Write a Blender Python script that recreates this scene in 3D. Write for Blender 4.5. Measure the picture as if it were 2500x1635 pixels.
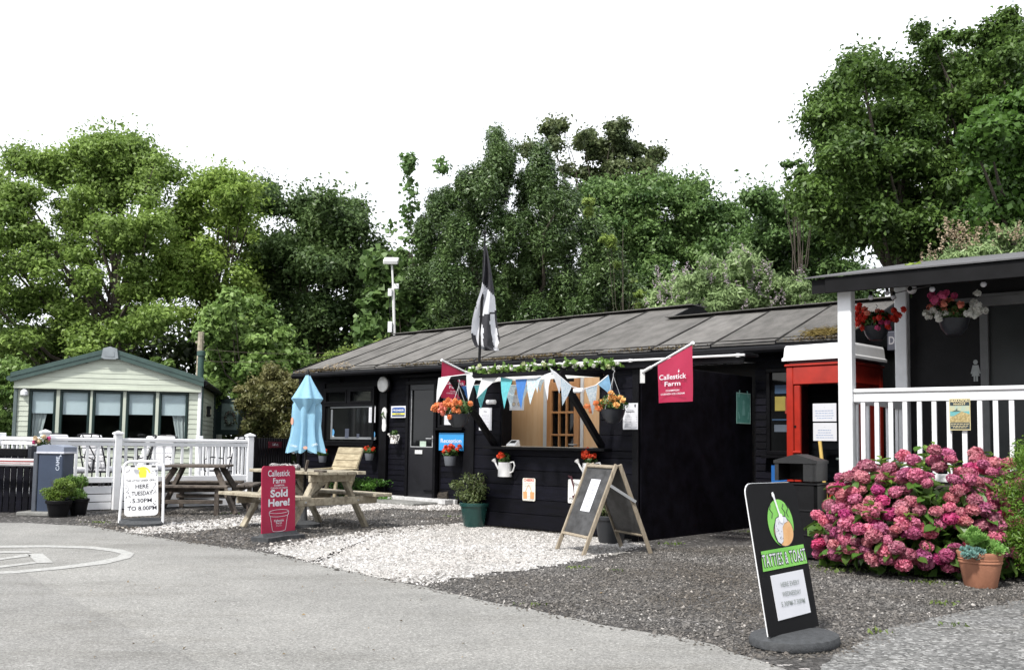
import bpy, math, random
import numpy as np
from mathutils import Vector, Matrix, Euler
random.seed(7); rng = np.random.default_rng(11)
R = math.radians
scene = bpy.context.scene
for o in list(bpy.data.objects): bpy.data.objects.remove(o)
COL = scene.collection
# ---------------------------------------------------------------- camera, sky, sun, exposure
FPX, IW, IH, EYE = 2300.0, 2500.0, 1635.0, 1.15
PITCH, ROLL, SHIFT = R(4.0), R(0.80), 0.041
cam_data = bpy.data.cameras.new('camera'); cam = bpy.data.objects.new('camera', cam_data); COL.objects.link(cam)
cam_data.sensor_width = 36; cam_data.lens = FPX/IW*36; cam_data.shift_y = SHIFT; cam_data.clip_end = 2000; cam_data.clip_start = .05
CM = Matrix.Rotation(R(90)+PITCH, 3, 'X') @ Matrix.Rotation(ROLL, 3, 'Z')
cam.location = (0, 0, EYE); cam.rotation_euler = CM.to_euler(); scene.camera = cam
SUN_AZ, SUN_EL = R(216), R(50)          # compass-like: direction the sun stands in, measured from +Y clockwise
world = bpy.data.worlds.new('World'); scene.world = world; world.use_nodes = True
nt = world.node_tree; nt.nodes.clear()
wo = nt.nodes.new('ShaderNodeOutputWorld'); bg = nt.nodes.new('ShaderNodeBackground')
sky = nt.nodes.new('ShaderNodeTexSky'); sky.sky_type = 'NISHITA'; sky.sun_disc = False
sky.sun_elevation = SUN_EL; sky.sun_rotation = SUN_AZ; sky.air_density = 1.2; sky.dust_density = 3
# thin bright cloud cover over the blue: the sky colour mixed towards white by a soft noise
tc = nt.nodes.new('ShaderNodeTexCoord'); nz = nt.nodes.new('ShaderNodeTexNoise'); nz.inputs['Scale'].default_value = 1.6; nz.inputs['Detail'].default_value = 4
rp = nt.nodes.new('ShaderNodeValToRGB'); rp.color_ramp.elements[0].position = .3; rp.color_ramp.elements[0].color = (.86,.86,.86,1); rp.color_ramp.elements[1].position = .7; rp.color_ramp.elements[1].color = (1,1,1,1)
mx = nt.nodes.new('ShaderNodeMixRGB'); mx.inputs['Color2'].default_value = (7.6, 7.8, 8.2, 1)
nt.links.new(tc.outputs['Generated'], nz.inputs['Vector']); nt.links.new(nz.outputs['Fac'], rp.inputs['Fac'])
nt.links.new(rp.outputs['Color'], mx.inputs['Fac']); nt.links.new(sky.outputs['Color'], mx.inputs['Color1'])
nt.links.new(mx.outputs['Color'], bg.inputs['Color']); bg.inputs['Strength'].default_value = 0.105
nt.links.new(bg.outputs['Background'], wo.inputs['Surface'])
sd = bpy.data.lights.new('sun', 'SUN'); sd.energy = 2.6; sd.angle = R(5); sd.color = (1, .96, .9)
sun = bpy.data.objects.new('sun', sd); COL.objects.link(sun)
sdir = Vector((math.sin(SUN_AZ)*math.cos(SUN_EL), math.cos(SUN_AZ)*math.cos(SUN_EL), math.sin(SUN_EL)))
sun.rotation_euler = sdir.to_track_quat('Z', 'Y').to_euler(); sun.location = sdir*30
scene.view_settings.view_transform = 'Standard'; scene.view_settings.look = 'None'
scene.view_settings.exposure = 0.9; scene.view_settings.gamma = 1; scene.view_settings.use_curve_mapping = False
scene.render.engine = 'CYCLES'; scene.cycles.max_bounces = 6; scene.cycles.transparent_max_bounces = 12

# ---------------------------------------------------------------- placing helpers
def ray(u, v):
    return CM @ Vector(((u-IW/2)/FPX, -(v-IH/2)/FPX + SHIFT*IW/FPX, -1))
def G(u, v, z=0.0):
    r = ray(u, v); k = (z-EYE)/r.z; return Vector((r.x*k, r.y*k, z))
def D(u, v, d):
    r = ray(u, v); k = d/r.y; return Vector((r.x*k, d, EYE+r.z*k))
class Frame:
    def __init__(s, x, y, deg): s.o = Vector((x, y)); s.a = R(deg); s.e = Vector((math.cos(s.a), math.sin(s.a))); s.n = Vector((-math.sin(s.a), math.cos(s.a)))
    def w(s, x, y, z=0): p = s.o+s.e*x+s.n*y; return Vector((p.x, p.y, z))
    def px(s, u, v, y=0):          # point of the vertical plane y = const behind pixel (u, v): returns x, z
        r = ray(u, v); rr = Vector((r.x, r.y)); k = (y+s.n.dot(s.o))/s.n.dot(rr); p = rr*k-s.o
        return s.e.dot(p), EYE+r.z*k
    def pxs(s, u, v, x):           # plane x = const: returns y, z
        r = ray(u, v); rr = Vector((r.x, r.y)); k = (x+s.e.dot(s.o))/s.e.dot(rr); p = rr*k-s.o
        return s.n.dot(p), EYE+r.z*k
    def loc(s, p): q = Vector((p[0], p[1]))-s.o; return Vector((s.e.dot(q), s.n.dot(q), p[2]))

# ---------------------------------------------------------------- materials
MATS = {}
def mat(name, col, rough=.7, var=.12, scale=6, bump=0, bscale=60, metal=0, orand=.0, col2=None, spec=.5, stretch=(1,1,1), trans=0, fac=(.35,.65), emit=None):
    if name in MATS: return MATS[name]
    m = bpy.data.materials.new(name); m.use_nodes = True; t = m.node_tree; b = t.nodes['Principled BSDF']
    b.inputs['Roughness'].default_value = rough; b.inputs['Metallic'].default_value = metal; b.inputs['Specular IOR Level'].default_value = spec
    tc = t.nodes.new('ShaderNodeTexCoord'); mp = t.nodes.new('ShaderNodeMapping'); mp.inputs['Scale'].default_value = stretch
    t.links.new(tc.outputs['Object'], mp.inputs['Vector'])
    n = t.nodes.new('ShaderNodeTexNoise'); n.inputs['Scale'].default_value = scale; n.inputs['Detail'].default_value = 6; n.inputs['Roughness'].default_value = .65
    t.links.new(mp.outputs['Vector'], n.inputs['Vector'])
    r = t.nodes.new('ShaderNodeValToRGB'); e = r.color_ramp.elements; e[0].position = fac[0]; e[1].position = fac[1]
    c2 = col2 or tuple(min(1, c*(1+var)) for c in col); c1 = tuple(c*(1-var) for c in col) if col2 is None else col
    e[0].color = (*c1, 1); e[1].color = (*c2, 1); t.links.new(n.outputs['Fac'], r.inputs['Fac'])
    out = r.outputs['Color']
    if orand:
        oi = t.nodes.new('ShaderNodeObjectInfo'); hs = t.nodes.new('ShaderNodeHueSaturation')
        mr = t.nodes.new('ShaderNodeMapRange'); mr.inputs['To Min'].default_value = 1-orand; mr.inputs['To Max'].default_value = 1+orand
        t.links.new(oi.outputs['Random'], mr.inputs['Value']); t.links.new(mr.outputs['Result'], hs.inputs['Value']); t.links.new(out, hs.inputs['Color']); out = hs.outputs['Color']
        ad = t.nodes.new('ShaderNodeVectorMath'); ad.operation = 'ADD'; t.links.new(mp.outputs['Vector'], ad.inputs[0])
        cb = t.nodes.new('ShaderNodeCombineXYZ'); ml = t.nodes.new('ShaderNodeMath'); ml.operation = 'MULTIPLY'; ml.inputs[1].default_value = 37
        t.links.new(oi.outputs['Random'], ml.inputs[0]); t.links.new(ml.outputs[0], cb.inputs[0]); t.links.new(ml.outputs[0], cb.inputs[2]); t.links.new(cb.outputs[0], ad.inputs[1]); t.links.new(ad.outputs[0], n.inputs['Vector'])
    t.links.new(out, b.inputs['Base Color'])
    if bump:
        n2 = t.nodes.new('ShaderNodeTexNoise'); n2.inputs['Scale'].default_value = bscale; n2.inputs['Detail'].default_value = 5
        t.links.new(mp.outputs['Vector'], n2.inputs['Vector'])
        bp = t.nodes.new('ShaderNodeBump'); bp.inputs['Strength'].default_value = bump; bp.inputs['Distance'].default_value = .02
        t.links.new(n2.outputs['Fac'], bp.inputs['Height']); t.links.new(bp.outputs['Normal'], b.inputs['Normal'])
    if emit: b.inputs['Emission Color'].default_value = (*col, 1); b.inputs['Emission Strength'].default_value = emit
    if trans:
        tr = t.nodes.new('ShaderNodeBsdfTranslucent'); t.links.new(out, tr.inputs['Color']); ms = t.nodes.new('ShaderNodeMixShader'); ms.inputs[0].default_value = trans
        t.links.new(b.outputs[0], ms.inputs[1]); t.links.new(tr.outputs[0], ms.inputs[2]); t.links.new(ms.outputs[0], t.nodes['Material Output'].inputs['Surface'])
    MATS[name] = m; return m
def leafmat(name, c1, c2, trans=.35, rough=.45, scale=.9, spec=.35, orand=0):
    # hue drifts over the crown on a broad scale and from leaf to leaf on a fine one
    if name in MATS: return MATS[name]
    m = bpy.data.materials.new(name); m.use_nodes = True; t = m.node_tree; b = t.nodes['Principled BSDF']
    b.inputs['Roughness'].default_value = rough; b.inputs['Specular IOR Level'].default_value = spec
    tc = t.nodes.new('ShaderNodeTexCoord'); n = t.nodes.new('ShaderNodeTexNoise'); n.inputs['Scale'].default_value = scale; n.inputs['Detail'].default_value = 3
    t.links.new(tc.outputs['Object'], n.inputs['Vector'])
    g = t.nodes.new('ShaderNodeNewGeometry'); a = t.nodes.new('ShaderNodeMath'); a.operation = 'MULTIPLY_ADD'; a.inputs[1].default_value = .45; 
    t.links.new(g.outputs['Random Per Island'], a.inputs[0]); s = t.nodes.new('ShaderNodeMath'); s.operation = 'MULTIPLY_ADD'; s.inputs[1].default_value = 1.7; s.inputs[2].default_value = -.58
    t.links.new(n.outputs['Fac'], s.inputs[0]); t.links.new(s.outputs[0], a.inputs[2])
    r = t.nodes.new('ShaderNodeValToRGB'); r.color_ramp.elements[0].color = (*c1, 1); r.color_ramp.elements[1].color = (*c2, 1); t.links.new(a.outputs[0], r.inputs['Fac'])
    out = r.outputs['Color']
    if orand:
        oi = t.nodes.new('ShaderNodeObjectInfo'); hs = t.nodes.new('ShaderNodeHueSaturation'); mr = t.nodes.new('ShaderNodeMapRange'); mr.inputs['To Min'].default_value = 1-orand; mr.inputs['To Max'].default_value = 1+orand
        mh = t.nodes.new('ShaderNodeMapRange'); mh.inputs['To Min'].default_value = .5-orand*.07; mh.inputs['To Max'].default_value = .5+orand*.07
        t.links.new(oi.outputs['Random'], mr.inputs['Value']); t.links.new(oi.outputs['Random'], mh.inputs['Value']); t.links.new(mr.outputs[0], hs.inputs['Value']); t.links.new(mh.outputs[0], hs.inputs['Hue']); t.links.new(out, hs.inputs['Color']); out = hs.outputs['Color']
    t.links.new(out, b.inputs['Base Color'])
    tr = t.nodes.new('ShaderNodeBsdfTranslucent'); t.links.new(out, tr.inputs['Color']); ms = t.nodes.new('ShaderNodeMixShader'); ms.inputs[0].default_value = trans
    t.links.new(b.outputs[0], ms.inputs[1]); t.links.new(tr.outputs[0], ms.inputs[2]); t.links.new(ms.outputs[0], t.nodes['Material Output'].inputs['Surface'])
    MATS[name] = m; return m
def glassmat(name, tint=(1,1,1), refl=1.0):
    m = bpy.data.materials.new(name); m.use_nodes = True; t = m.node_tree; t.nodes.clear()
    o = t.nodes.new('ShaderNodeOutputMaterial'); tr = t.nodes.new('ShaderNodeBsdfTransparent'); tr.inputs[0].default_value = (*tint, 1)
    gl = t.nodes.new('ShaderNodeBsdfGlossy'); gl.inputs['Roughness'].default_value = .02; f0 = t.nodes.new('ShaderNodeFresnel'); f0.inputs[0].default_value = 1.45; ge = t.nodes.new('ShaderNodeNewGeometry'); iv = t.nodes.new('ShaderNodeMath'); iv.operation = 'SUBTRACT'; iv.inputs[0].default_value = 1; t.links.new(ge.outputs['Backfacing'], iv.inputs[1])
    f = t.nodes.new('ShaderNodeMath'); f.operation = 'MULTIPLY'; t.links.new(f0.outputs[0], f.inputs[0]); t.links.new(iv.outputs[0], f.inputs[1])
    ms = t.nodes.new('ShaderNodeMixShader'); t.links.new(f.outputs[0], ms.inputs[0]); t.links.new(tr.outputs[0], ms.inputs[1]); t.links.new(gl.outputs[0], ms.inputs[2]); t.links.new(ms.outputs[0], o.inputs['Surface'])
    return m
GLASS = glassmat('window_glass', (.9,.94,.93))
BLACKWOOD = mat('black_wood', (.003,.003,.0065), .6, .5, 3, .25, 40, orand=.35, stretch=(1,1,6), spec=.14)
BLACKTRIM = mat('black_trim', (.0032,.0032,.0045), .55, .4, 8, .15, 30, orand=.2, spec=.15)
BLACKFLAT = mat('black_sheet', (.0045,.0042,.007), .8, .6, 5, .35, 90, spec=.07)
DGLASS = mat('dark_glass', (.006,.0065,.007), .06, .3, 1.5, spec=.4)
WHITEPL = mat('white_plastic', (.76,.77,.79), .35, .06, 5, orand=.03)
WHITEPT = mat('white_paint', (.66,.66,.66), .5, .05, 9)
PAPER = mat('paper', (.62,.63,.67), .8, .03, 3)
INK = mat('print_ink', (.02,.02,.03), .7, .1)
GREYINK = mat('grey_ink', (.3,.3,.34), .7, .1)
CREAM = mat('cream_cladding', (.47,.51,.43), .5, .1, 1.3, orand=.04)
GREENTR = mat('green_trim', (.045,.08,.072), .45, .15, 4)
DGREEN = mat('dark_green_frame', (.006,.022,.02), .4, .2, 4)
WOOD = mat('grey_timber', (.2,.17,.13), .8, 0, 5, .4, 50, orand=.18, col2=(.46,.42,.34), stretch=(1,8,8))
WOODX = mat('weathered_timber', (.2,.17,.125), .8, 0, 4, .35, 40, orand=.18, col2=(.42,.38,.29), stretch=(3,3,3))
DWOOD = mat('dark_timber', (.04,.031,.025), .8, 0, 4, .35, 40, orand=.25, col2=(.12,.098,.08), stretch=(3,3,3))
NEWWOOD = mat('pale_timber', (.27,.22,.14), .75, 0, 4, .25, 40, orand=.15, col2=(.46,.4,.27), stretch=(2,6,6))
PLY = mat('plywood', (.74,.43,.21), .5, 0, 1.2, .05, 30, col2=(.86,.58,.34), stretch=(5,5,.7))
DOORWOOD = mat('door_timber', (.42,.19,.07), .4, 0, 2, .05, 30, col2=(.55,.28,.12), stretch=(6,6,1))
RED = mat('sign_red', (.36,.012,.055), .5, .06, 4)
BOOTHRED = mat('booth_red', (.34,.02,.01), .4, .15, 5, orand=.05)
MAROON = mat('maroon_paint', (.09,.006,.015), .5, .1)
RUBBER = mat('rubber', (.045,.048,.052), .75, .3, 30, .3, 120)
BLACKPL = mat('black_plastic', (.006,.006,.007), .45, .3, 8, orand=.1, spec=.22)
BLUEGREY = mat('barrier_blue', (.035,.05,.085), .4, .1, 5)
METAL = mat('grey_metal', (.35,.36,.37), .45, .1, 10, metal=.2)
SKYBLUE = mat('reception_blue', (.03,.27,.62), .45, .05)
SOIL = mat('soil', (.03,.022,.015), .95, .4, 20, .5, 40)
BARK = mat('bark', (.05,.042,.033), .95, 0, 5, .6, 20, col2=(.12,.1,.08), stretch=(1,1,.3))

# ---------------------------------------------------------------- meshes and objects
class MB:
    def __init__(s): s.v = []; s.f = []; s.m = []
    def add(s, vs, fs, mi=0):
        k = len(s.v); s.v += [tuple(p) for p in vs]; s.f += [tuple(i+k for i in f) for f in fs]; s.m += [mi]*len(fs); return s
    def box(s, c, d, rot=None, mi=0, ch=0.0):
        hx, hy, hz = d[0]/2, d[1]/2, d[2]/2
        if ch <= 0:
            vs = [Vector((x*hx, y*hy, z*hz)) for x in (-1,1) for y in (-1,1) for z in (-1,1)]
            fs = [(0,1,3,2),(4,6,7,5),(0,4,5,1),(2,3,7,6),(0,2,6,4),(1,5,7,3)]
        else:
            ch = min(ch, hx*.6, hy*.6, hz*.6); vs = []; ix = {}
            for x in (-1,1):
                for y in (-1,1):
                    for z in (-1,1):
                        for a in range(3):
                            p = [x*hx, y*hy, z*hz]
                            for b in range(3):
                                if b != a: p[b] -= (x,y,z)[b]*ch
                            ix[(x,y,z,a)] = len(vs); vs.append(Vector(p))
            fs = []
            for a in range(3):
                b, c_ = (a+1)%3, (a+2)%3
                for sg in (-1,1):
                    q = []
                    for (sb, sc) in ((-1,-1),(1,-1),(1,1),(-1,1)):
                        k = [0,0,0]; k[a] = sg; k[b] = sb; k[c_] = sc; q.append(ix[(*k, a)])
                    fs.append(tuple(q if sg > 0 else q[::-1]))
                for sb in (-1,1):
                    for sc in (-1,1):
                        k0 = [0,0,0]; k1 = [0,0,0]; k0[a] = -1; k1[a] = 1
                        for k in (k0, k1): k[b] = sb; k[c_] = sc
                        q = (ix[(*k0,b)], ix[(*k1,b)], ix[(*k1,c_)], ix[(*k0,c_)])
                        fs.append(q if sb*sc > 0 else q[::-1])
            for x in (-1,1):
                for y in (-1,1):
                    for z in (-1,1):
                        q = (ix[(x,y,z,0)], ix[(x,y,z,1)], ix[(x,y,z,2)]); fs.append(q if x*y*z > 0 else q[::-1])
        if rot is not None:
            M = rot if isinstance(rot, Matrix) else Euler(rot).to_matrix(); vs = [M @ p for p in vs]
        c = Vector(c); return s.add([p+c for p in vs], fs, mi)
    def beam(s, p0, p1, w, h, mi=0, up=(0,0,1), ch=0):
        p0, p1 = Vector(p0), Vector(p1); d = p1-p0; L = d.length; x = d/L; y = Vector(up).cross(x)
        if y.length < 1e-4: y = Vector((0,1,0)).cross(x)
        y.normalize(); z = x.cross(y); M = Matrix((x, y, z)).transposed(); return s.box((p0+p1)/2, (L, w, h), M, mi, ch)
    def tube(s, pts, r, n=8, mi=0, cap=True):
        pts = [Vector(p) for p in pts]; rs = r if hasattr(r, '__len__') else [r]*len(pts); vs = []; k = len(pts); prev = None
        for i, p in enumerate(pts):
            t = (pts[min(i+1,k-1)]-pts[max(i-1,0)]).normalized()
            if prev is None: a = t.orthogonal().normalized()
            else:
                a = (prev-t*prev.dot(t)); a = a.normalized() if a.length > 1e-6 else t.orthogonal().normalized()
            prev = a; b = t.cross(a)
            for j in range(n): q = 2*math.pi*j/n; vs.append(p+(a*math.cos(q)+b*math.sin(q))*rs[i])
        fs = [(i*n+j, i*n+(j+1)%n, (i+1)*n+(j+1)%n, (i+1)*n+j) for i in range(k-1) for j in range(n)]
        if cap: fs += [tuple(range(n))[::-1], tuple((k-1)*n+j for j in range(n))]
        return s.add(vs, fs, mi)
    def lathe(s, prof, n=24, c=(0,0,0), mi=0, sy=1.0):
        vs = []; c = Vector(c)
        for (r, z) in prof:
            for j in range(n): q = 2*math.pi*j/n; vs.append(c+Vector((r*math.cos(q), r*sy*math.sin(q), z)))
        fs = [(i*n+j, i*n+(j+1)%n, (i+1)*n+(j+1)%n, (i+1)*n+j) for i in range(len(prof)-1) for j in range(n)]
        if prof[0][0] > 1e-5: fs.append(tuple(range(n))[::-1])
        if prof[-1][0] > 1e-5: fs.append(tuple((len(prof)-1)*n+j for j in range(n)))
        return s.add(vs, fs, mi)
    def prism(s, pts, y0, y1, mi=0):      # outline in x,z (counter-clockwise seen from -y) between y0 < y1
        n = len(pts); vs = [(x, y0, z) for x, z in pts]+[(x, y1, z) for x, z in pts]
        fs = [tuple(range(n)), tuple(range(2*n-1, n-1, -1))]+[(i, i+n, (i+1)%n+n, (i+1)%n) for i in range(n)]
        return s.add(vs, fs, mi)
    def slab(s, pts, z0, z1, mi=0):       # outline in x,y between z0 < z1
        n = len(pts); vs = [(x, y, z0) for x, y in pts]+[(x, y, z1) for x, y in pts]
        fs = [tuple(range(n))[::-1], tuple(range(n, 2*n))]+[(i, (i+1)%n, (i+1)%n+n, i+n) for i in range(n)]
        return s.add(vs, fs, mi)
    def mesh(s, name='m', mats=()):
        me = bpy.data.meshes.new(name); me.from_pydata(s.v, [], s.f)
        for m in mats: me.materials.append(m)
        if len(mats) > 1: me.polygons.foreach_set('material_index', s.m)
        return me
def link(name, me, parent=None, loc=None, rot=None, smooth=False, **props):
    o = bpy.data.objects.new(name, me); COL.objects.link(o)
    if parent is not None: o.parent = parent
    if loc is not None: o.location = loc
    if rot is not None: o.rotation_euler = rot
    if smooth and me is not None:
        me.polygons.foreach_set('use_smooth', [True]*len(me.polygons))
        try: me.set_sharp_from_angle(angle=R(35))
        except Exception: pass
    for k, v in props.items(): o[k] = v
    return o
def obj(name, mb, m, parent=None, loc=None, rot=None, smooth=False, **props):
    ms = m if isinstance(m, (list, tuple)) else (m,); return link(name, mb.mesh(name, ms), parent, loc, rot, smooth, **props)
def thing(name, label, cat, loc=(0,0,0), rz=0, group=None, rot=None):
    o = link(name, None, None, loc, rot or (0,0,rz)); o['label'] = label; o['category'] = cat; o.empty_display_size = .1
    if group: o['group'] = group
    return o
def tag(o, label, cat, group=None):
    o['label'] = label; o['category'] = cat
    if group: o['group'] = group
    return o
PC = {}
def piece(name, parent, c, d, m, rot=None, ch=.004):       # a chamfered board; alike boards share one mesh
    k = (tuple(round(x, 3) for x in d), m.name, ch)
    if k not in PC: PC[k] = MB().box((0,0,0), d, ch=ch).mesh(name, (m,))
    return link(name, PC[k], parent, c, rot)
def lapboard(name, parent, x0, x1, z0, h, y, m, proud=.016):   # wedge board facing -y
    L = round(x1-x0, 3); k = ('lap', L, round(h,3), m.name, proud)
    if k not in PC:
        mb = MB(); P = [(-L/2,-proud,0),(L/2,-proud,0),(L/2,-.004,h),(-L/2,-.004,h),(-L/2,.02,0),(L/2,.02,0),(L/2,.02,h),(-L/2,.02,h)]
        mb.add(P, [(0,1,2,3),(5,4,7,6),(4,0,3,7),(1,5,6,2),(3,2,6,7),(4,5,1,0)]); PC[k] = mb.mesh(name, (m,))
    return link(name, PC[k], parent, ((x0+x1)/2, y, z0+random.uniform(-.002,.002)), (0, random.uniform(-.0012,.0012), 0))
def copy_thing(src, loc, rot=None, label=None):
    r = src.copy(); COL.objects.link(r); r.location = loc
    if rot is not None: r.rotation_euler = rot
    if label: r['label'] = label
    for ch in list(src.children):
        c = ch.copy(); COL.objects.link(c); c.parent = r
        for g in ch.children: d = g.copy(); COL.objects.link(d); d.parent = c
    return r
def npmesh(name, V, Fq, m):
    me = bpy.data.meshes.new(name); V = np.asarray(V, np.float32); Fq = np.asarray(Fq, np.int32); k = Fq.shape[1]
    me.vertices.add(len(V)); me.vertices.foreach_set('co', V.ravel()); me.loops.add(Fq.size); me.loops.foreach_set('vertex_index', Fq.ravel())
    me.polygons.add(len(Fq)); me.polygons.foreach_set('loop_start', np.arange(0, Fq.size, k, dtype=np.int32)); me.polygons.foreach_set('loop_total', np.full(len(Fq), k, np.int32))
    me.update(calc_edges=True); me.materials.append(m); return me
def unit(a): return a/np.maximum(np.linalg.norm(a, axis=-1, keepdims=True), 1e-9)
def leaves(C, N, size, asp=.5, fold=.18, A=None):      # folded rhombus leaves at C with normals N
    n = len(C); N = unit(N); A = rng.normal(size=(n,3)) if A is None else A
    A = unit(A-N*(A*N).sum(1, keepdims=True)); B = np.cross(N, A); s = (size*rng.uniform(.65,1.35,n))[:,None]
    V = np.stack([C-A*s*.5, C+B*s*asp*.5+A*s*.05+N*s*fold, C+A*s*.55-N*s*.1, C-B*s*asp*.5+A*s*.05+N*s*fold], 1).reshape(-1,3)
    return V, np.arange(4*n).reshape(-1,4)
def blob_leaves(C, rad, n, size, up=.5, shell=(.55,1.05), loose=0, **k):
    d = unit(rng.normal(size=(n,3))); r = rng.uniform(shell[0]**2, shell[1]**2, n)**.5
    if loose: q = rng.uniform(size=n) < loose; r[q] = np.clip(np.abs(rng.normal(.7,.3,int(q.sum()))),0,1.35)
    P = np.asarray(C)+d*np.asarray(rad)*r[:,None]; N = d+np.array([0,0,up])+rng.normal(size=(n,3))*.55
    return leaves(P, N, size, **k)
def joinVF(L):
    V = []; Fs = []; k = 0
    for v, f in L: V.append(v); Fs.append(f+k); k += len(v)
    return np.concatenate(V), np.concatenate(Fs)
def text(parent, body, m, x, z, h, y=-.002, width=None, bold=0.0, align='CENTER', name='lettering', rot=0.0, shear=0, hscale=1, space=1.0):
    cu = bpy.data.curves.new('t', 'FONT'); cu.body = body; cu.size = 1; cu.align_x = align; cu.offset = bold; cu.resolution_u = 3; cu.extrude = 0; cu.space_character = space; cu.shear = shear
    o = bpy.data.objects.new('t', cu); COL.objects.link(o); dg = bpy.context.evaluated_depsgraph_get(); me = bpy.data.meshes.new_from_object(o.evaluated_get(dg))
    bpy.data.objects.remove(o); co = np.zeros(len(me.vertices)*3, np.float32); me.vertices.foreach_get('co', co); co = co.reshape(-1,3)
    if len(co) == 0: return None
    sc = h/.7; w0 = co[:,0].max()-co[:,0].min()-2*bold; sx = (width/w0) if width else sc*hscale
    cx = {'CENTER': (co[:,0].max()+co[:,0].min())/2, 'LEFT': co[:,0].min(), 'RIGHT': co[:,0].max()}[align]
    X = (co[:,0]-cx)*sx; Z = co[:,1]*sc; c, s = math.cos(rot), math.sin(rot)
    out = np.stack([x+X*c-Z*s, np.full(len(X), y), z+X*s+Z*c], 1).astype(np.float32)
    me.vertices.foreach_set('co', out.ravel()); me.materials.clear(); me.materials.append(m); me.update()
    return link(name, me, parent)
def lines(parent, m, x, z, w, rows, dz, t=.003, y=-.002, jag=.3, name='small_print'):
    mb = MB()
    for i in range(rows):
        ww = w*(1-random.random()*jag)/2; a = -ww
        while a < ww-.004:
            b = min(ww, a+random.uniform(.008,.03)*max(1, w/.2)); mb.add([(x+a,y,z-i*dz),(x+b,y,z-i*dz),(x+b,y,z-i*dz+t),(x+a,y,z-i*dz+t)], [(0,1,2,3)]); a = b+.006*max(1, w/.2)
    return obj(name, mb, m, parent)
def flat(parent, name, pts, m, y=-.002):      # flat print shape in x,z
    return obj(name, MB().add([(a, y, b) for a, b in pts], [tuple(range(len(pts)))]), m, parent)
def ell(cx, cz, rx, rz, n=28, a0=0, a1=360): return [(cx+rx*math.cos(R(a0+(a1-a0)*i/n)), cz+rz*math.sin(R(a0+(a1-a0)*i/n))) for i in range(n)]
def rrect(w, h, r, z0=0, n=4, top=True, bot=True):
    P = []
    for (cx, cz, a, on) in ((w/2-r, z0+r, -90, bot), (w/2-r, z0+h-r, 0, top), (-w/2+r, z0+h-r, 90, top), (-w/2+r, z0+r, 180, bot)):
        if on: P += [(cx+r*math.cos(R(a+90*i/n)), cz+r*math.sin(R(a+90*i/n))) for i in range(n+1)]
        else: P.append((math.copysign(w/2, cx), z0 if cz < z0+h/2 else z0+h))
    return P
HUT = Frame(0, 0, -41.4); o_ = HUT.e*-11+HUT.n*12.4; HUT.o = o_; HZ = HUT.a
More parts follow.
